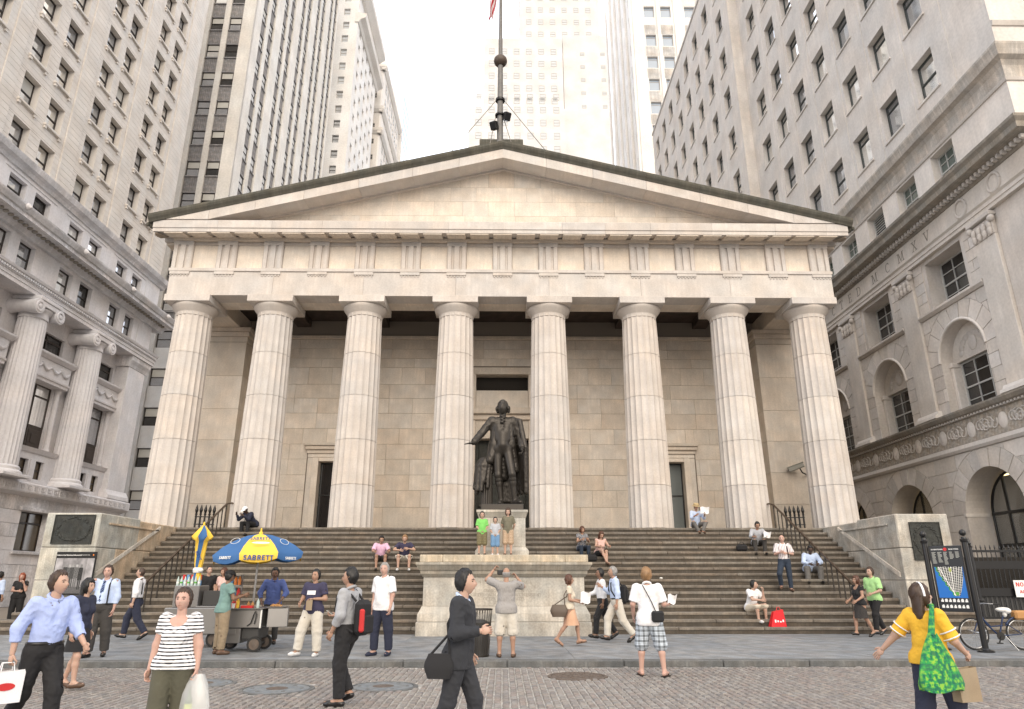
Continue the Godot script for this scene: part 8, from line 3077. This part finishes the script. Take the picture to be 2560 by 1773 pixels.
	var pm := MB.new()
	pm.t = Transform3D(Basis(Vector3.UP, 0.2), w.chest + Vector3(0.12, -0.33, 0.2))
	pm.box(Vector3(-0.11, -0.1, -0.05), Vector3(0.11, 0.09, 0.06), 0.03)
	part("pouch", pm, M.c_black, pb)
	var ps := MB.new()
	ps.tube([w.chest + Vector3(-0.1, 0.2, 0.08), w.chest + Vector3(-0.06, 0.1, 0.14), w.chest + Vector3(0.04, -0.1, 0.15), w.chest + Vector3(0.10, -0.26, 0.17)], 0.009, 5)
	part("strap", ps, M.c_black, pb)
	paper_sheet(w.wr1 + Vector3(0.08, 0.06, -0.02), 0.16, 0.16, "crumpled white paper in the plaid shorts man's hand")
	# couple walking left, right of the stairs
	w = person({"label": "woman in a black top and dark patterned skirt walking with the green shirt man", "at": P(10.15, 0.12, 20.4), "yaw": -1.35, "h": 1.58, "fem": true, "girth": 1.05, "skin": "skin_tan", "style": "long", "hair": "hair_auburn", "legs": walk(0.9, 1), "arms": [[Vector3(0.2, -1, 0.15), Vector3(-0.1, -0.5, 0.9)], [Vector3(-0.15, -1, 0.1), Vector3(0.1, -0.5, 0.9)]], "top": M.c_black, "scoop": Vector4(0, 1.47, 0.13, 0.12), "sleeve": 0.35, "hem": 0.9, "skirt": M.dots_cloth, "length": 0.48, "shoes": M.shoe_black, "flat": true})
	person({"label": "man in a lime green polo shirt and black trousers walking beside the woman in black", "at": P(10.85, 0.12, 20.9), "yaw": -1.2, "h": 1.82, "skin": "skin_light", "hair": "hair_brown", "legs": walk(1.0, 0), "arms": [[Vector3(0.25, -1, 0.1), Vector3(-0.45, -0.35, 0.9)], [Vector3(-0.15, -1, -0.1), Vector3(0, -1, 0.2)]], "top": M.c_lime, "sleeve": 0.85, "cuff": 0.032, "hem": 0.88, "loose": 0.02, "bottom": M.c_black, "collar": M.c_lime, "shoes": M.shoe_black})
	# boys on the pedestal
	person({"label": "boy in a green t-shirt and camouflage shorts standing on the pedestal", "group": "boys posing on the pedestal", "at": P(-0.57, 2.33, 21.35), "yaw": 0.15, "h": 1.24, "child": true, "skin": "skin_light", "style": "short", "hair": "hair_black", "legs": stand(), "arms": [[Vector3(0.22, -1, 0.1), Vector3(-0.8, -0.75, 0.4)], [Vector3(-0.22, -1, 0.1), Vector3(0.8, -0.75, 0.4)]], "top": M.c_green, "sleeve": 0.8, "cuff": 0.034, "hem": 0.84, "loose": 0.028, "bottom": M.camo_cloth, "bottom_name": "shorts", "length": 1.05, "wide": 0.045, "shoes": M.shoe_black})
	person({"label": "smallest boy in a grey t-shirt and blue shorts between the other two", "group": "boys posing on the pedestal", "at": P(-0.17, 2.33, 21.35), "yaw": 0.05, "h": 1.08, "child": true, "skin": "skin_light", "style": "short", "hair": "hair_black", "legs": stand(), "arms": [[Vector3(0.2, -1, 0.1), Vector3(-0.75, -0.8, 0.4)], [Vector3(-0.2, -1, 0.1), Vector3(0.75, -0.8, 0.4)]], "top": M.c_pale, "sleeve": 0.8, "cuff": 0.034, "hem": 0.86, "loose": 0.026, "bottom": M.c_denim, "bottom_name": "shorts", "length": 1.05, "wide": 0.045, "shoes": M.shoe_white})
	person({"label": "tallest boy in a moss brown t-shirt with his hands behind his back", "group": "boys posing on the pedestal", "at": P(0.22, 2.33, 21.4), "yaw": -0.1, "h": 1.34, "child": true, "skin": "skin_light", "style": "bob", "hair": "hair_brown", "legs": stand(), "arms": [[Vector3(0.35, -1, -0.2), Vector3(-0.3, -0.7, -0.6)], [Vector3(-0.3, -1, -0.2), Vector3(0.3, -0.7, -0.6)]], "top": M.c_moss, "sleeve": 0.8, "cuff": 0.034, "hem": 0.82, "loose": 0.026, "bottom": M.sand_cloth, "bottom_name": "shorts", "length": 1.05, "wide": 0.045, "shoes": M.shoe_brown})

func stair_people() -> void:
	var knees := [[Vector3(0.35, -0.8, 0.55), Vector3(-0.2, -0.1, 1)], [Vector3(-0.35, -0.8, 0.55), Vector3(0.2, -0.1, 1)]]
	var w := person({"label": "man in dark clothes and a white cap asleep at the top of the stairs", "at": on_step(-9.75, 18), "sit": true, "yaw": -0.5, "h": 1.75, "skin": "skin_dark", "style": "buzz", "hair": "hair_black", "lean": 0.75, "head_pitch": 0.6, "legs": seat(0.2, 0.12), "arms": [[Vector3(0.3, -0.7, 0.6), Vector3(-0.3, 0.45, 0.75)], [Vector3(-0.3, -0.7, 0.6), Vector3(0.25, 0.6, 0.6)]], "top": M.c_navy, "top_name": "jacket", "sleeve": 1.9, "loose": 0.03, "hem": 0.92, "bottom": M.c_black, "shoes": M.shoe_black})
	cap(w, M.c_white, "white cap on the man asleep at the top of the stairs")
	person({"label": "man in a pink t-shirt and sunglasses sitting on the stairs looking down", "at": on_step(-4.28, 11), "sit": true, "yaw": 0.25, "h": 1.72, "skin": "skin_tan", "hair": "hair_black", "lean": 0.45, "head_pitch": 0.4, "legs": seat(0.16, 0.2), "arms": knees, "top": M.c_pink, "sleeve": 0.8, "cuff": 0.03, "loose": 0.02, "hem": 0.92, "bottom": M.c_charcoal, "bottom_name": "shorts", "length": 0.95, "wide": 0.04, "shoes": M.shoe_black})
	person({"label": "blond man in a navy shirt and white shorts eating on the stairs", "at": on_step(-3.42, 11), "sit": true, "yaw": 0.1, "h": 1.76, "skin": "skin_light", "hair": "hair_blond", "lean": 0.4, "head_pitch": 0.4, "legs": seat(0.25, 0.2), "arms": [[Vector3(0.5, -0.6, 0.5), Vector3(-0.75, 0.1, 0.5)], [Vector3(-0.5, -0.6, 0.5), Vector3(0.7, -0.1, 0.6)]], "top": M.c_tshirt, "sleeve": 0.7, "cuff": 0.03, "loose": 0.02, "hem": 0.92, "bottom": M.c_stone, "bottom_name": "shorts", "length": 0.95, "wide": 0.045, "shoes": M.shoe_white})
	person({"label": "man in a black t-shirt sitting on the stairs behind the drinks cart", "at": on_step(-9.35, 5), "sit": true, "yaw": 0.5, "h": 1.78, "skin": "skin_light", "style": "buzz", "hair": "hair_black", "lean": 0.15, "head_yaw": 0.3, "legs": seat(), "arms": hang(0.4), "top": M.c_black, "sleeve": 0.7, "loose": 0.02, "bottom": M.c_charcoal, "shoes": M.shoe_black})
	person({"label": "woman with sunglasses in her hair sitting on the stairs behind the bottles", "at": on_step(-8.8, 5), "sit": true, "yaw": -0.2, "h": 1.68, "fem": true, "skin": "skin_tan", "style": "bob", "hair": "hair_auburn", "lean": 0.15, "head_yaw": -0.3, "legs": seat(), "arms": hang(0.4), "top": M.c_peach, "sleeve": 0.6, "bottom": M.c_bluejean, "shoes": M.shoe_black})
	w = person({"label": "man in a straw hat reading a newspaper at the top of the stairs", "at": on_step(7.72, 18), "sit": true, "yaw": 0.15, "h": 1.72, "skin": "skin_tan", "style": "buzz", "hair": "hair_brown", "lean": 0.2, "head_pitch": 0.3, "legs": [[Vector3(0.45, 0.25, 1), Vector3(-0.5, -1, 0.1)], [Vector3(-0.45, 0.25, 1), Vector3(0.5, -1, 0.1)]], "arms": [[Vector3(0.25, -0.8, 0.5), Vector3(-0.2, 0.45, 0.8)], [Vector3(-0.25, -0.8, 0.5), Vector3(0.3, 0.3, 0.8)]], "top": M.c_sky, "sleeve": 1.5, "bottom": M.c_greytr, "shoes": M.shoe_brown})
	straw_hat(w)
	paper_sheet(w.wr0 + Vector3(-0.02, 0.1, 0.06), 0.34, 0.26, "folded newspaper held open by the straw hat man")
	person({"label": "woman in a black and white flowered blouse sitting on the stairs behind the pedestal end", "at": on_step(2.95, 13), "sit": true, "yaw": 0.2, "h": 1.62, "fem": true, "skin": "skin_tan", "style": "bob", "hair": "hair_auburn", "lean": 0.2, "head_yaw": 0.3, "head_pitch": 0.2, "legs": seat(0.12, 0.15), "arms": [[Vector3(0.2, -0.8, 0.45), Vector3(-0.4, 0.25, 0.8)], [Vector3(-0.2, -0.8, 0.45), Vector3(0.4, 0.25, 0.8)]], "top": M.flower_cloth, "sleeve": 0.5, "bottom": M.c_bluejean, "shoes": M.shoe_black})
	person({"label": "long-haired woman in a pink top and dark skirt sitting with bare legs crossed", "at": on_step(3.55, 12), "sit": true, "yaw": 0.25, "h": 1.64, "fem": true, "skin": "skin_light", "style": "long", "hair": "hair_auburn", "lean": 0.35, "head_pitch": 0.45, "legs": [[Vector3(0.02, 0.15, 1), Vector3(-0.05, -1, 0.2)], [Vector3(0.1, 0.2, 1), Vector3(0.25, -0.9, 0.3)]], "arms": knees, "top": M.c_peach, "scoop": Vector4(0, 1.47, 0.13, 0.12), "sleeve": 0.1, "bottom": M.c_black, "bottom_name": "skirt", "length": 0.8, "wide": 0.03, "sandals": M.shoe_brown})
	backpack_floor(on_step(3.2, 11, 0.14), M.c_black, "black bag on the step beside the long-haired woman")
	w = person({"label": "man in a pale grey shirt bent over a paper near the handrail", "at": on_step(9.55, 14), "sit": true, "yaw": -0.1, "h": 1.76, "skin": "skin_tan", "hair": "hair_black", "lean": 0.5, "head_pitch": 0.5, "legs": seat(0.2, 0.2), "arms": knees, "top": M.c_pale, "sleeve": 1.6, "bottom": M.c_charcoal, "shoes": M.shoe_black})
	paper_sheet(w.wr0 + Vector3(-0.05, 0.02, 0.1), 0.26, 0.2, "white paper held by the bent-over man in grey")
	backpack_floor(on_step(8.85, 13, 0.16), M.c_black, "black bag on the stairs beside the bent-over man in grey")
	w = person({"label": "balding man in a striped shirt and navy trousers coming down the stairs", "at": on_step(9.35, 6, 0.14), "yaw": -0.2, "h": 1.76, "skin": "skin_pink", "style": "bald", "hair": "hair_grey", "head_yaw": -0.2, "legs": [[Vector3(0.04, -1, 0.05), Vector3(0.02, -1, -0.05)], [Vector3(-0.3, -0.9, 0.35), Vector3(0.1, -0.85, -0.45), Vector3(-0.3, -0.2, 1)]], "arms": [[Vector3(0.3, -0.95, 0.1), Vector3(-0.85, 0.1, 0.5)], [Vector3(-0.25, -0.95, 0.15), Vector3(0.45, 0.15, 0.8)]], "top": M.wide_cloth, "sleeve": 0.85, "cuff": 0.034, "loose": 0.02, "hem": 0.97, "bottom": M.c_bluejean, "collar": M.c_white, "shoes": M.shoe_brown})
	strap(w, 1.76, 0.10, 0.13, M.c_black, -0.2, "black backpack strap over the striped shirt man's shoulder", 1.0)
	person({"label": "man in a pale blue shirt and grey trousers sitting hunched on the stairs", "at": on_step(11.55 - 0.9, 9), "sit": true, "yaw": -0.15, "h": 1.78, "girth": 1.15, "skin": "skin_dark", "hair": "hair_black", "lean": 0.45, "head_pitch": 0.5, "legs": seat(0.3, 0.15), "arms": [[Vector3(0.3, -0.8, 0.5), Vector3(-0.6, -0.25, 0.8)], [Vector3(-0.3, -0.8, 0.5), Vector3(0.6, -0.25, 0.8)]], "top": M.c_sky, "sleeve": 1.8, "fold": 0.006, "loose": 0.022, "bottom": M.c_greytr, "wide": 0.03, "shoes": M.shoe_black})
	person({"label": "young man in white t-shirt and shorts sitting low on the stairs, chin on hand", "at": on_step(7.72, 3), "sit": true, "yaw": 0.5, "h": 1.74, "skin": "skin_light", "hair": "hair_black", "lean": 0.3, "head_yaw": 0.5, "legs": seat(0.2, 0.22), "arms": [[Vector3(0.2, -0.75, 0.65), Vector3(-0.3, 1, 0.25)], [Vector3(-0.2, -0.8, 0.6), Vector3(0.6, -0.1, 0.7)]], "hands": [[Vector3(-1, 0, 0), 1.2], []], "top": M.c_white, "sleeve": 0.75, "cuff": 0.03, "loose": 0.02, "bottom": M.c_beige, "bottom_name": "shorts", "length": 1.0, "wide": 0.04, "shoes": M.shoe_white})
	red_bag()

# ---------------------------------------------------------------- things people carry
func paper_bag(top: Vector3, w: float, h: float, d: float, yaw: float, label: String, mat: Material, logo: bool) -> void:
	var t := thing("paper_bag", label, "bag", top + Vector3(0, -h, 0))
	var m := MB.new()
	m.t = Transform3D(Basis(Vector3.UP, yaw), top + Vector3(0, -h - (0.06 if logo else 0.0), 0))
	var b := [Vector3(-w / 2, 0, d / 2), Vector3(w / 2, 0, d / 2), Vector3(w / 2, 0, -d / 2), Vector3(-w / 2, 0, -d / 2)]
	var u := []
	for q: Vector3 in b: u.append(Vector3(q.x * 1.06, h + 0.01 * signf(q.x), q.z * 0.75))
	for i in 4: m.quad(b[i], b[(i + 1) % 4], u[(i + 1) % 4], u[i])
	m.quad(b[3], b[2], b[1], b[0])
	for i in 4:
		var n: Vector3 = (Vector3(0, h / 2, 0) - (b[i] + u[i]) / 2).normalized() * 0.004
		m.quad(u[i] + n, u[(i + 1) % 4] + n, b[(i + 1) % 4] + n, b[i] + n)
	part("sack", m, mat, t)
	if logo:
		var hd := MB.new()
		hd.t = m.t
		for z: float in [-0.03, 0.03]: hd.tube([Vector3(-0.06, h, z), Vector3(-0.05, h + 0.08, z * 0.5), Vector3(0.05, h + 0.08, z * 0.5), Vector3(0.06, h, z)], 0.006, 5)
		part("handle", hd, mat, t)
		var lo := MB.new()
		lo.t = m.t * Transform3D(Basis(Vector3.RIGHT, PI / 2 - 0.06).scaled_local(Vector3(1, 1, 0.42)), Vector3(0, h * 0.52, d * 0.455))
		lo.lathe([Vector2(0.085, 0.0), Vector2(0.085, 0.004)], 24)
		part("logo", lo, M.c_red, t)
	else:
		pass

func clear_bag(hand: Vector3) -> void:
	if not M.has("clear_plastic"):
		var p := plain("clear_plastic", 0.8, 0.82, 0.82, 0.2)
		p.transparency = BaseMaterial3D.TRANSPARENCY_ALPHA
		p.albedo_color.a = 0.35
		plain("bottle_green", 0.04, 0.09, 0.03, 0.1)
		plain("bottle_label", 0.45, 0.52, 0.08, 0.5)
	var t := thing("plastic_bag", "clear plastic carrier bag in the striped shirt woman's hand", "bag", hand + Vector3(0.02, -0.5, 0))
	var m := MB.new()
	var rows := []
	for i in 6:
		var u := i / 5.0
		var ring := PackedVector3Array()
		for q in 14:
			var a := TAU * q / 14.0
			var w := lerpf(0.15, 0.05, pow(u, 3.0))
			ring.append(hand + Vector3(0.03 + sin(a) * w + 0.012 * sin(a * 5.0 + i), -0.46 + u * 0.42, 0.02 + cos(a) * w * 0.5))
		rows.append(ring)
	m.grid(rows, true)
	part("sack", m, M.clear_plastic, t)
	var bt := thing("water_bottle", "small green bottle inside the clear plastic bag", "bottle", hand + Vector3(-0.03, -0.42, 0.02))
	var b := MB.new()
	b.lathe([Vector2(0.033, 0), Vector2(0.035, 0.02), Vector2(0.033, 0.15), Vector2(0.014, 0.2), Vector2(0.013, 0.24)], 12, hand + Vector3(-0.03, -0.42, 0.02))
	part("glass", b, M.bottle_green, bt)
	var l := MB.new()
	l.lathe([Vector2(0.0362, 0.06), Vector2(0.0362, 0.12)], 12, hand + Vector3(-0.03, -0.42, 0.02), false)
	part("label_wrap", l, M.bottle_label, bt)

func shoulder_bag(w: Dictionary, side: int, at: Vector3, wd: float, h: float, d: float, mat: Material, label: String, yaw: float) -> void:
	var t := thing("shoulder_bag", label, "bag", at + Vector3(0, -h / 2, 0))
	var m := MB.new()
	m.t = Transform3D(Basis(Vector3.UP, yaw + PI / 2), at)
	var rows := []
	for i in 7:
		var u := i / 6.0
		var ring := PackedVector3Array()
		var k := sin(PI * clampf(u, 0.08, 0.94)) * 0.35 + 0.72
		for q in 20:
			var a := TAU * q / 20.0
			var x := signf(sin(a)) * pow(absf(sin(a)), 0.6) * wd / 2 * k
			var z := signf(cos(a)) * pow(absf(cos(a)), 0.7) * d / 2 * k * (1.0 - 0.5 * u)
			ring.append(Vector3(x, (u - 0.5) * h, z))
		rows.append(ring)
	m.grid(rows, true)
	m.cap(rows[0], false)
	m.cap(rows[6], true)
	part("pouch", m, mat, t)
	var f := MB.new()
	f.t = m.t
	f.box(Vector3(-wd * 0.4, 0.0, d * 0.36), Vector3(wd * 0.4, h * 0.42, d * 0.47), 0.02)
	part("flap", f, mat, t)
	var s := MB.new()
	var sh: Vector3 = w["sh%d" % side] + Vector3(0, 0.075, 0)
	s.tube([at + m.t.basis * Vector3(-wd * 0.36, h * 0.4, 0), sh.lerp(at, 0.4) + Vector3(-0.03, 0.0, 0.05), sh, sh.lerp(at, 0.45) + Vector3(0.05, 0, -0.03), at + m.t.basis * Vector3(wd * 0.36, h * 0.4, 0)], 0.013, 5)
	part("strap", s, mat, t)

func tote(w: Dictionary) -> void:
	var at: Vector3 = w.chest + Vector3(-0.10, -0.34, 0.26)
	var t := thing("tote_bag", "big green leaf-patterned tote bag on the yellow shirt woman's shoulder", "bag", at + Vector3(0, -0.2, 0))
	var m := MB.new()
	m.t = Transform3D(Basis(Vector3.UP, 0.25), at)
	var rows := []
	for i in 9:
		var u := i / 8.0
		var ring := PackedVector3Array()
		for q in 24:
			var a := TAU * q / 24.0
			var wd := lerpf(0.27, 0.05, pow(u, 1.5)) * (1.0 + 0.05 * sin(a * 5.0 + u * 6.0))
			var dd := lerpf(0.10, 0.035, u)
			if i == 0: wd *= 0.9
			ring.append(Vector3(sin(a) * wd, -0.2 + u * 0.5 + 0.015 * sin(a * 3.0), cos(a) * dd))
		rows.append(ring)
	m.grid(rows, true)
	m.cap(rows[0], false)
	part("sack", m, M.green_bag, t)
	var s := MB.new()
	s.tube([at + Vector3(-0.02, 0.28, 0.01), w.sh1.lerp(w.neck, 0.4) + Vector3(-0.02, 0.09, 0.06), w.sh1.lerp(w.neck, 0.3) + Vector3(0.0, 0.07, -0.08)], [0.035, 0.022, 0.02], 6)
	part("strap", s, M.green_bag, t)
	var hb := MB.new()
	hb.t = w.ht
	var ring := []
	for i in 17:
		var a := PI * i / 16.0
		ring.append(Vector3(cos(a) * 0.102, 0.0 + sin(a) * 0.145, -0.012))
	for e in 5:
		pass
	hb.tube(ring, 0.013, 5)
	single("headband", hb, M.c_white, "white headband on the yellow shirt woman's dark hair", "headband")
	paper_bag(w.chest + Vector3(0.22, -0.36, 0.12), 0.26, 0.30, 0.1, 0.3, "brown paper bag beside the yellow shirt woman's hip", M.c_khaki, false)
	for q: Array in [[0.62, 0], [0.88, 0], [0.62, 1], [0.88, 1]]:
		var b := MB.new()
		var sh: Vector3 = w["sh%d" % q[1]]
		var el: Vector3 = w["el%d" % q[1]]
		var dir := (el - sh).normalized()
		var u := dir.cross(Vector3.UP).normalized()
		var v := dir.cross(u)
		var rg := []
		for i in 15: rg.append(sh.lerp(el, q[0]) + (u * cos(TAU * i / 14.0) + v * sin(TAU * i / 14.0)) * lerpf(0.084, 0.081, q[0]))
		b.tube(rg, 0.007, 5, false)
		var o := part("sleeve_stripe", b, M.c_white, w.root)
		o.transform = w.root.transform.affine_inverse()

func backpack(w: Dictionary, yaw: float, mat: Material, label: String, side_mat: Material) -> void:
	var bs := Basis(Vector3.UP, yaw)
	var at: Vector3 = w.chest + bs * Vector3(0, -0.16, -0.23)
	var t := thing("backpack", label, "backpack", at + Vector3(0, -0.24, 0))
	var m := MB.new()
	m.t = Transform3D(bs, at)
	m.box(Vector3(-0.15, -0.25, -0.08), Vector3(0.15, 0.22, 0.08), 0.06)
	part("pack", m, mat, t)
	var p := MB.new()
	p.t = m.t
	p.box(Vector3(-0.12, -0.22, -0.12), Vector3(0.12, 0.02, -0.075), 0.03)
	part("pocket", p, mat, t)
	var sd := MB.new()
	sd.t = m.t
	sd.box(Vector3(0.10, -0.2, -0.1), Vector3(0.165, 0.1, -0.03), 0.02)
	part("side_panel", sd, side_mat, t)
	for e: float in [-1.0, 1.0]:
		var s := MB.new()
		s.t = m.t
		s.tube([Vector3(e * 0.10, 0.2, 0.06), Vector3(e * 0.115, 0.345, 0.2), Vector3(e * 0.125, 0.26, 0.355), Vector3(e * 0.14, 0.08, 0.36), Vector3(e * 0.17, -0.10, 0.25), Vector3(e * 0.14, -0.2, 0.06)], 0.018, 5)
		part("strap", s, mat, t)

func backpack_floor(at: Vector3, mat: Material, label: String) -> void:
	var t := thing("bag", label, "bag", at)
	var m := MB.new()
	m.t = Transform3D(Basis(Vector3.UP, 0.3), at)
	m.box(Vector3(-0.22, 0.0, -0.12), Vector3(0.22, 0.26, 0.12), 0.08)
	part("sack", m, mat, t)
	var h := MB.new()
	h.t = m.t
	h.tube([Vector3(-0.1, 0.24, 0.0), Vector3(-0.06, 0.33, 0.02), Vector3(0.06, 0.33, 0.02), Vector3(0.1, 0.24, 0.0)], 0.012, 5)
	part("handle", h, mat, t)

func phone(hand: Vector3, yaw: float, label: String) -> void:
	var t := thing("phone", label, "phone", hand)
	var m := MB.new()
	m.t = Transform3D(Basis(Vector3.UP, yaw) * Basis(Vector3.RIGHT, -0.5), hand + Basis(Vector3.UP, yaw) * Vector3(0, 0.03, 0.11))
	m.box(Vector3(-0.03, -0.005, -0.06), Vector3(0.03, 0.005, 0.06), 0.004)
	part("case", m, M.pale_metal, t)
	var s := MB.new()
	s.t = m.t
	s.box(Vector3(-0.026, 0.0055, -0.05), Vector3(0.026, 0.0065, 0.05))
	part("glass", s, M.dark_glass, t)

func strap(w: Dictionary, h: float, x: float, z: float, mat: Material, yaw: float, label: String, g: float) -> void:
	var k := h / 1.75
	var tr: Transform3D = w.root.transform * w.up
	var m := MB.new()
	m.t = tr
	m.tube([Vector3(x + 0.03, 1.02, z * g + 0.015), Vector3(x + 0.02, 1.2, z + 0.02), Vector3(x, 1.38, z - 0.025), Vector3(x, 1.475, 0.03), Vector3(x, 1.46, -0.05), Vector3(x + 0.02, 1.36, -0.11), Vector3(x + 0.04, 1.1, -0.125)], 0.016, 5)
	single("bag_strap", m, mat, label, "strap")

func tie(w: Dictionary, yaw: float, h: float, g: float) -> void:
	if not M.has("tie_cloth"):
		pattern("tie", func(x, y): return Color(0.55, 0.66, 0.85) if (x + y) % 16 < 4 else Color(0.06, 0.10, 0.25), 32)
		printed("tie_cloth", "tie", 9.0)
	var tr: Transform3D = w.root.transform * w.up
	var t := thing("necktie", "dark blue striped tie on the heavy man on the phone", "tie", w.chest)
	var m := MB.new()
	m.t = tr
	var rows := []
	for q: Array in [[1.445, 0.022, 0.098], [1.40, 0.020, 0.122], [1.30, 0.032, 0.142], [1.18, 0.042, 0.165], [1.08, 0.048, 0.178], [1.02, 0.05, 0.174], [0.985, 0.006, 0.165]]:
		rows.append(PackedVector3Array([Vector3(-q[1], q[0], q[2] - 0.006), Vector3(0, q[0], q[2] + 0.006), Vector3(q[1], q[0], q[2] - 0.006)]))
	rows.reverse()
	m.grid(rows, false)
	part("blade", m, M.tie_cloth, t)
	var kn := MB.new()
	kn.t = tr
	kn.ball(Vector3(0, 1.445, 0.096), Vector3(0.026, 0.024, 0.018), 8, 6)
	part("knot", kn, M.tie_cloth, t)

func cap(w: Dictionary, mat: Material, label: String) -> void:
	var t := thing("cap", label, "cap", w.head)
	var m := MB.new()
	m.t = w.ht
	var rows := []
	for i in 6:
		var ph := 0.28 + (PI / 2 - 0.28) * i / 5.0
		var ring := PackedVector3Array()
		for q in 20:
			var a := TAU * q / 20.0
			ring.append(Vector3(sin(a) * cos(ph) * 0.112, 0.02 + sin(ph) * 0.128, cos(a) * cos(ph) * 0.132 - 0.006))
		rows.append(ring)
	m.grid(rows, true)
	part("crown", m, mat, t)
	var v := MB.new()
	v.t = w.ht
	var r2 := []
	for i in 2:
		var ring := PackedVector3Array()
		for q in 9:
			var a := -1.0 + 2.0 * q / 8.0
			var rr := 0.115 if i == 0 else 0.19 - 0.03 * absf(a)
			ring.append(Vector3(sin(a) * rr * 0.85, 0.055 - i * 0.012, cos(a) * rr))
		r2.append(ring)
	v.grid(r2, false)
	part("visor", v, mat, t)

func straw_hat(w: Dictionary) -> void:
	if not M.has("straw"): cloth("straw", 0.48, 0.37, 0.20, "rough", 6.0)
	var t := thing("straw_hat", "straw hat with a narrow brim on the newspaper reader", "hat", w.head)
	var m := MB.new()
	m.t = w.ht
	m.lathe([Vector2(0.155, 0.045), Vector2(0.157, 0.052), Vector2(0.108, 0.062), Vector2(0.104, 0.13), Vector2(0.09, 0.15), Vector2(0.02, 0.145)], 20, Vector3.ZERO, true)
	part("crown", m, M.straw, t)
	var b := MB.new()
	b.t = w.ht
	b.lathe([Vector2(0.1085, 0.064), Vector2(0.1075, 0.085)], 20, Vector3.ZERO, false)
	part("band", b, M.c_khaki, t)

func paper_sheet(at: Vector3, w: float, h: float, label: String) -> void:
	var t := thing("paper_sheet", label, "paper", at)
	for k in 2:
		var m := MB.new()
		var rows := []
		for i in 4:
			var ring := PackedVector3Array()
			for q in 5: ring.append(at + Vector3((q / 4.0 - 0.5) * w + 0.01 * i, (i / 3.0 - 0.3) * h + 0.02 * sin(q * 1.7), 0.03 * sin(i * 1.4 + q) + k * 0.014))
			rows.append(ring)
		m.grid(rows, false)
		part("sheet", m, M.c_white, t)

func label_print(w: Dictionary, yaw: float, label: String, h: float) -> void:
	var m := MB.new()
	m.t = w.root.transform * w.up
	var rows := []
	for i in 2:
		var ring := PackedVector3Array()
		for q in 5:
			var x := (q / 4.0 - 0.5) * 0.2
			ring.append(Vector3(x, 1.24 + i * 0.085, 0.172 - x * x * 2.0 - i * 0.012))
		rows.append(ring)
	m.grid(rows, false)
	var o := part("chest_print", m, M.c_white, w.root)
	o.transform = w.root.transform.affine_inverse()

func red_bag() -> void:
	plain("red_gloss", 0.62, 0.012, 0.02, 0.3)
	var at := P(8.25, step_y(1), 21.68)
	var t := thing("shopping_bag", "bright red shopping bag with white lettering beside the man in white", "bag", at)
	var m := MB.new()
	m.t = Transform3D(Basis(Vector3.UP, 0.12), at)
	var b := [Vector3(-0.26, 0, 0.1), Vector3(0.22, 0, 0.1), Vector3(0.22, 0, -0.1), Vector3(-0.26, 0, -0.1)]
	var u := [Vector3(-0.13, 0.42, 0.07), Vector3(0.17, 0.48, 0.07), Vector3(0.17, 0.48, -0.05), Vector3(-0.13, 0.42, -0.05)]
	m.hexa([b[0], b[1], b[2], b[3], u[0], u[1], u[2], u[3]])
	part("sack", m, M.red_gloss, t)
	var h := MB.new()
	h.t = m.t
	h.tube([Vector3(-0.04, 0.44, 0.06), Vector3(0.0, 0.54, 0.04), Vector3(0.07, 0.55, 0.04), Vector3(0.1, 0.46, 0.06)], 0.01, 5)
	part("handle", h, M.red_gloss, t)
	for i in 4:
		var l := MB.new()
		l.t = m.t
		l.box(Vector3(-0.14 + i * 0.08, 0.12 + 0.01 * (i % 2), 0.097), Vector3(-0.09 + i * 0.08, 0.20 - 0.02 * (i % 3), 0.103), 0.01)
		part("mark", l, M.c_white, t)
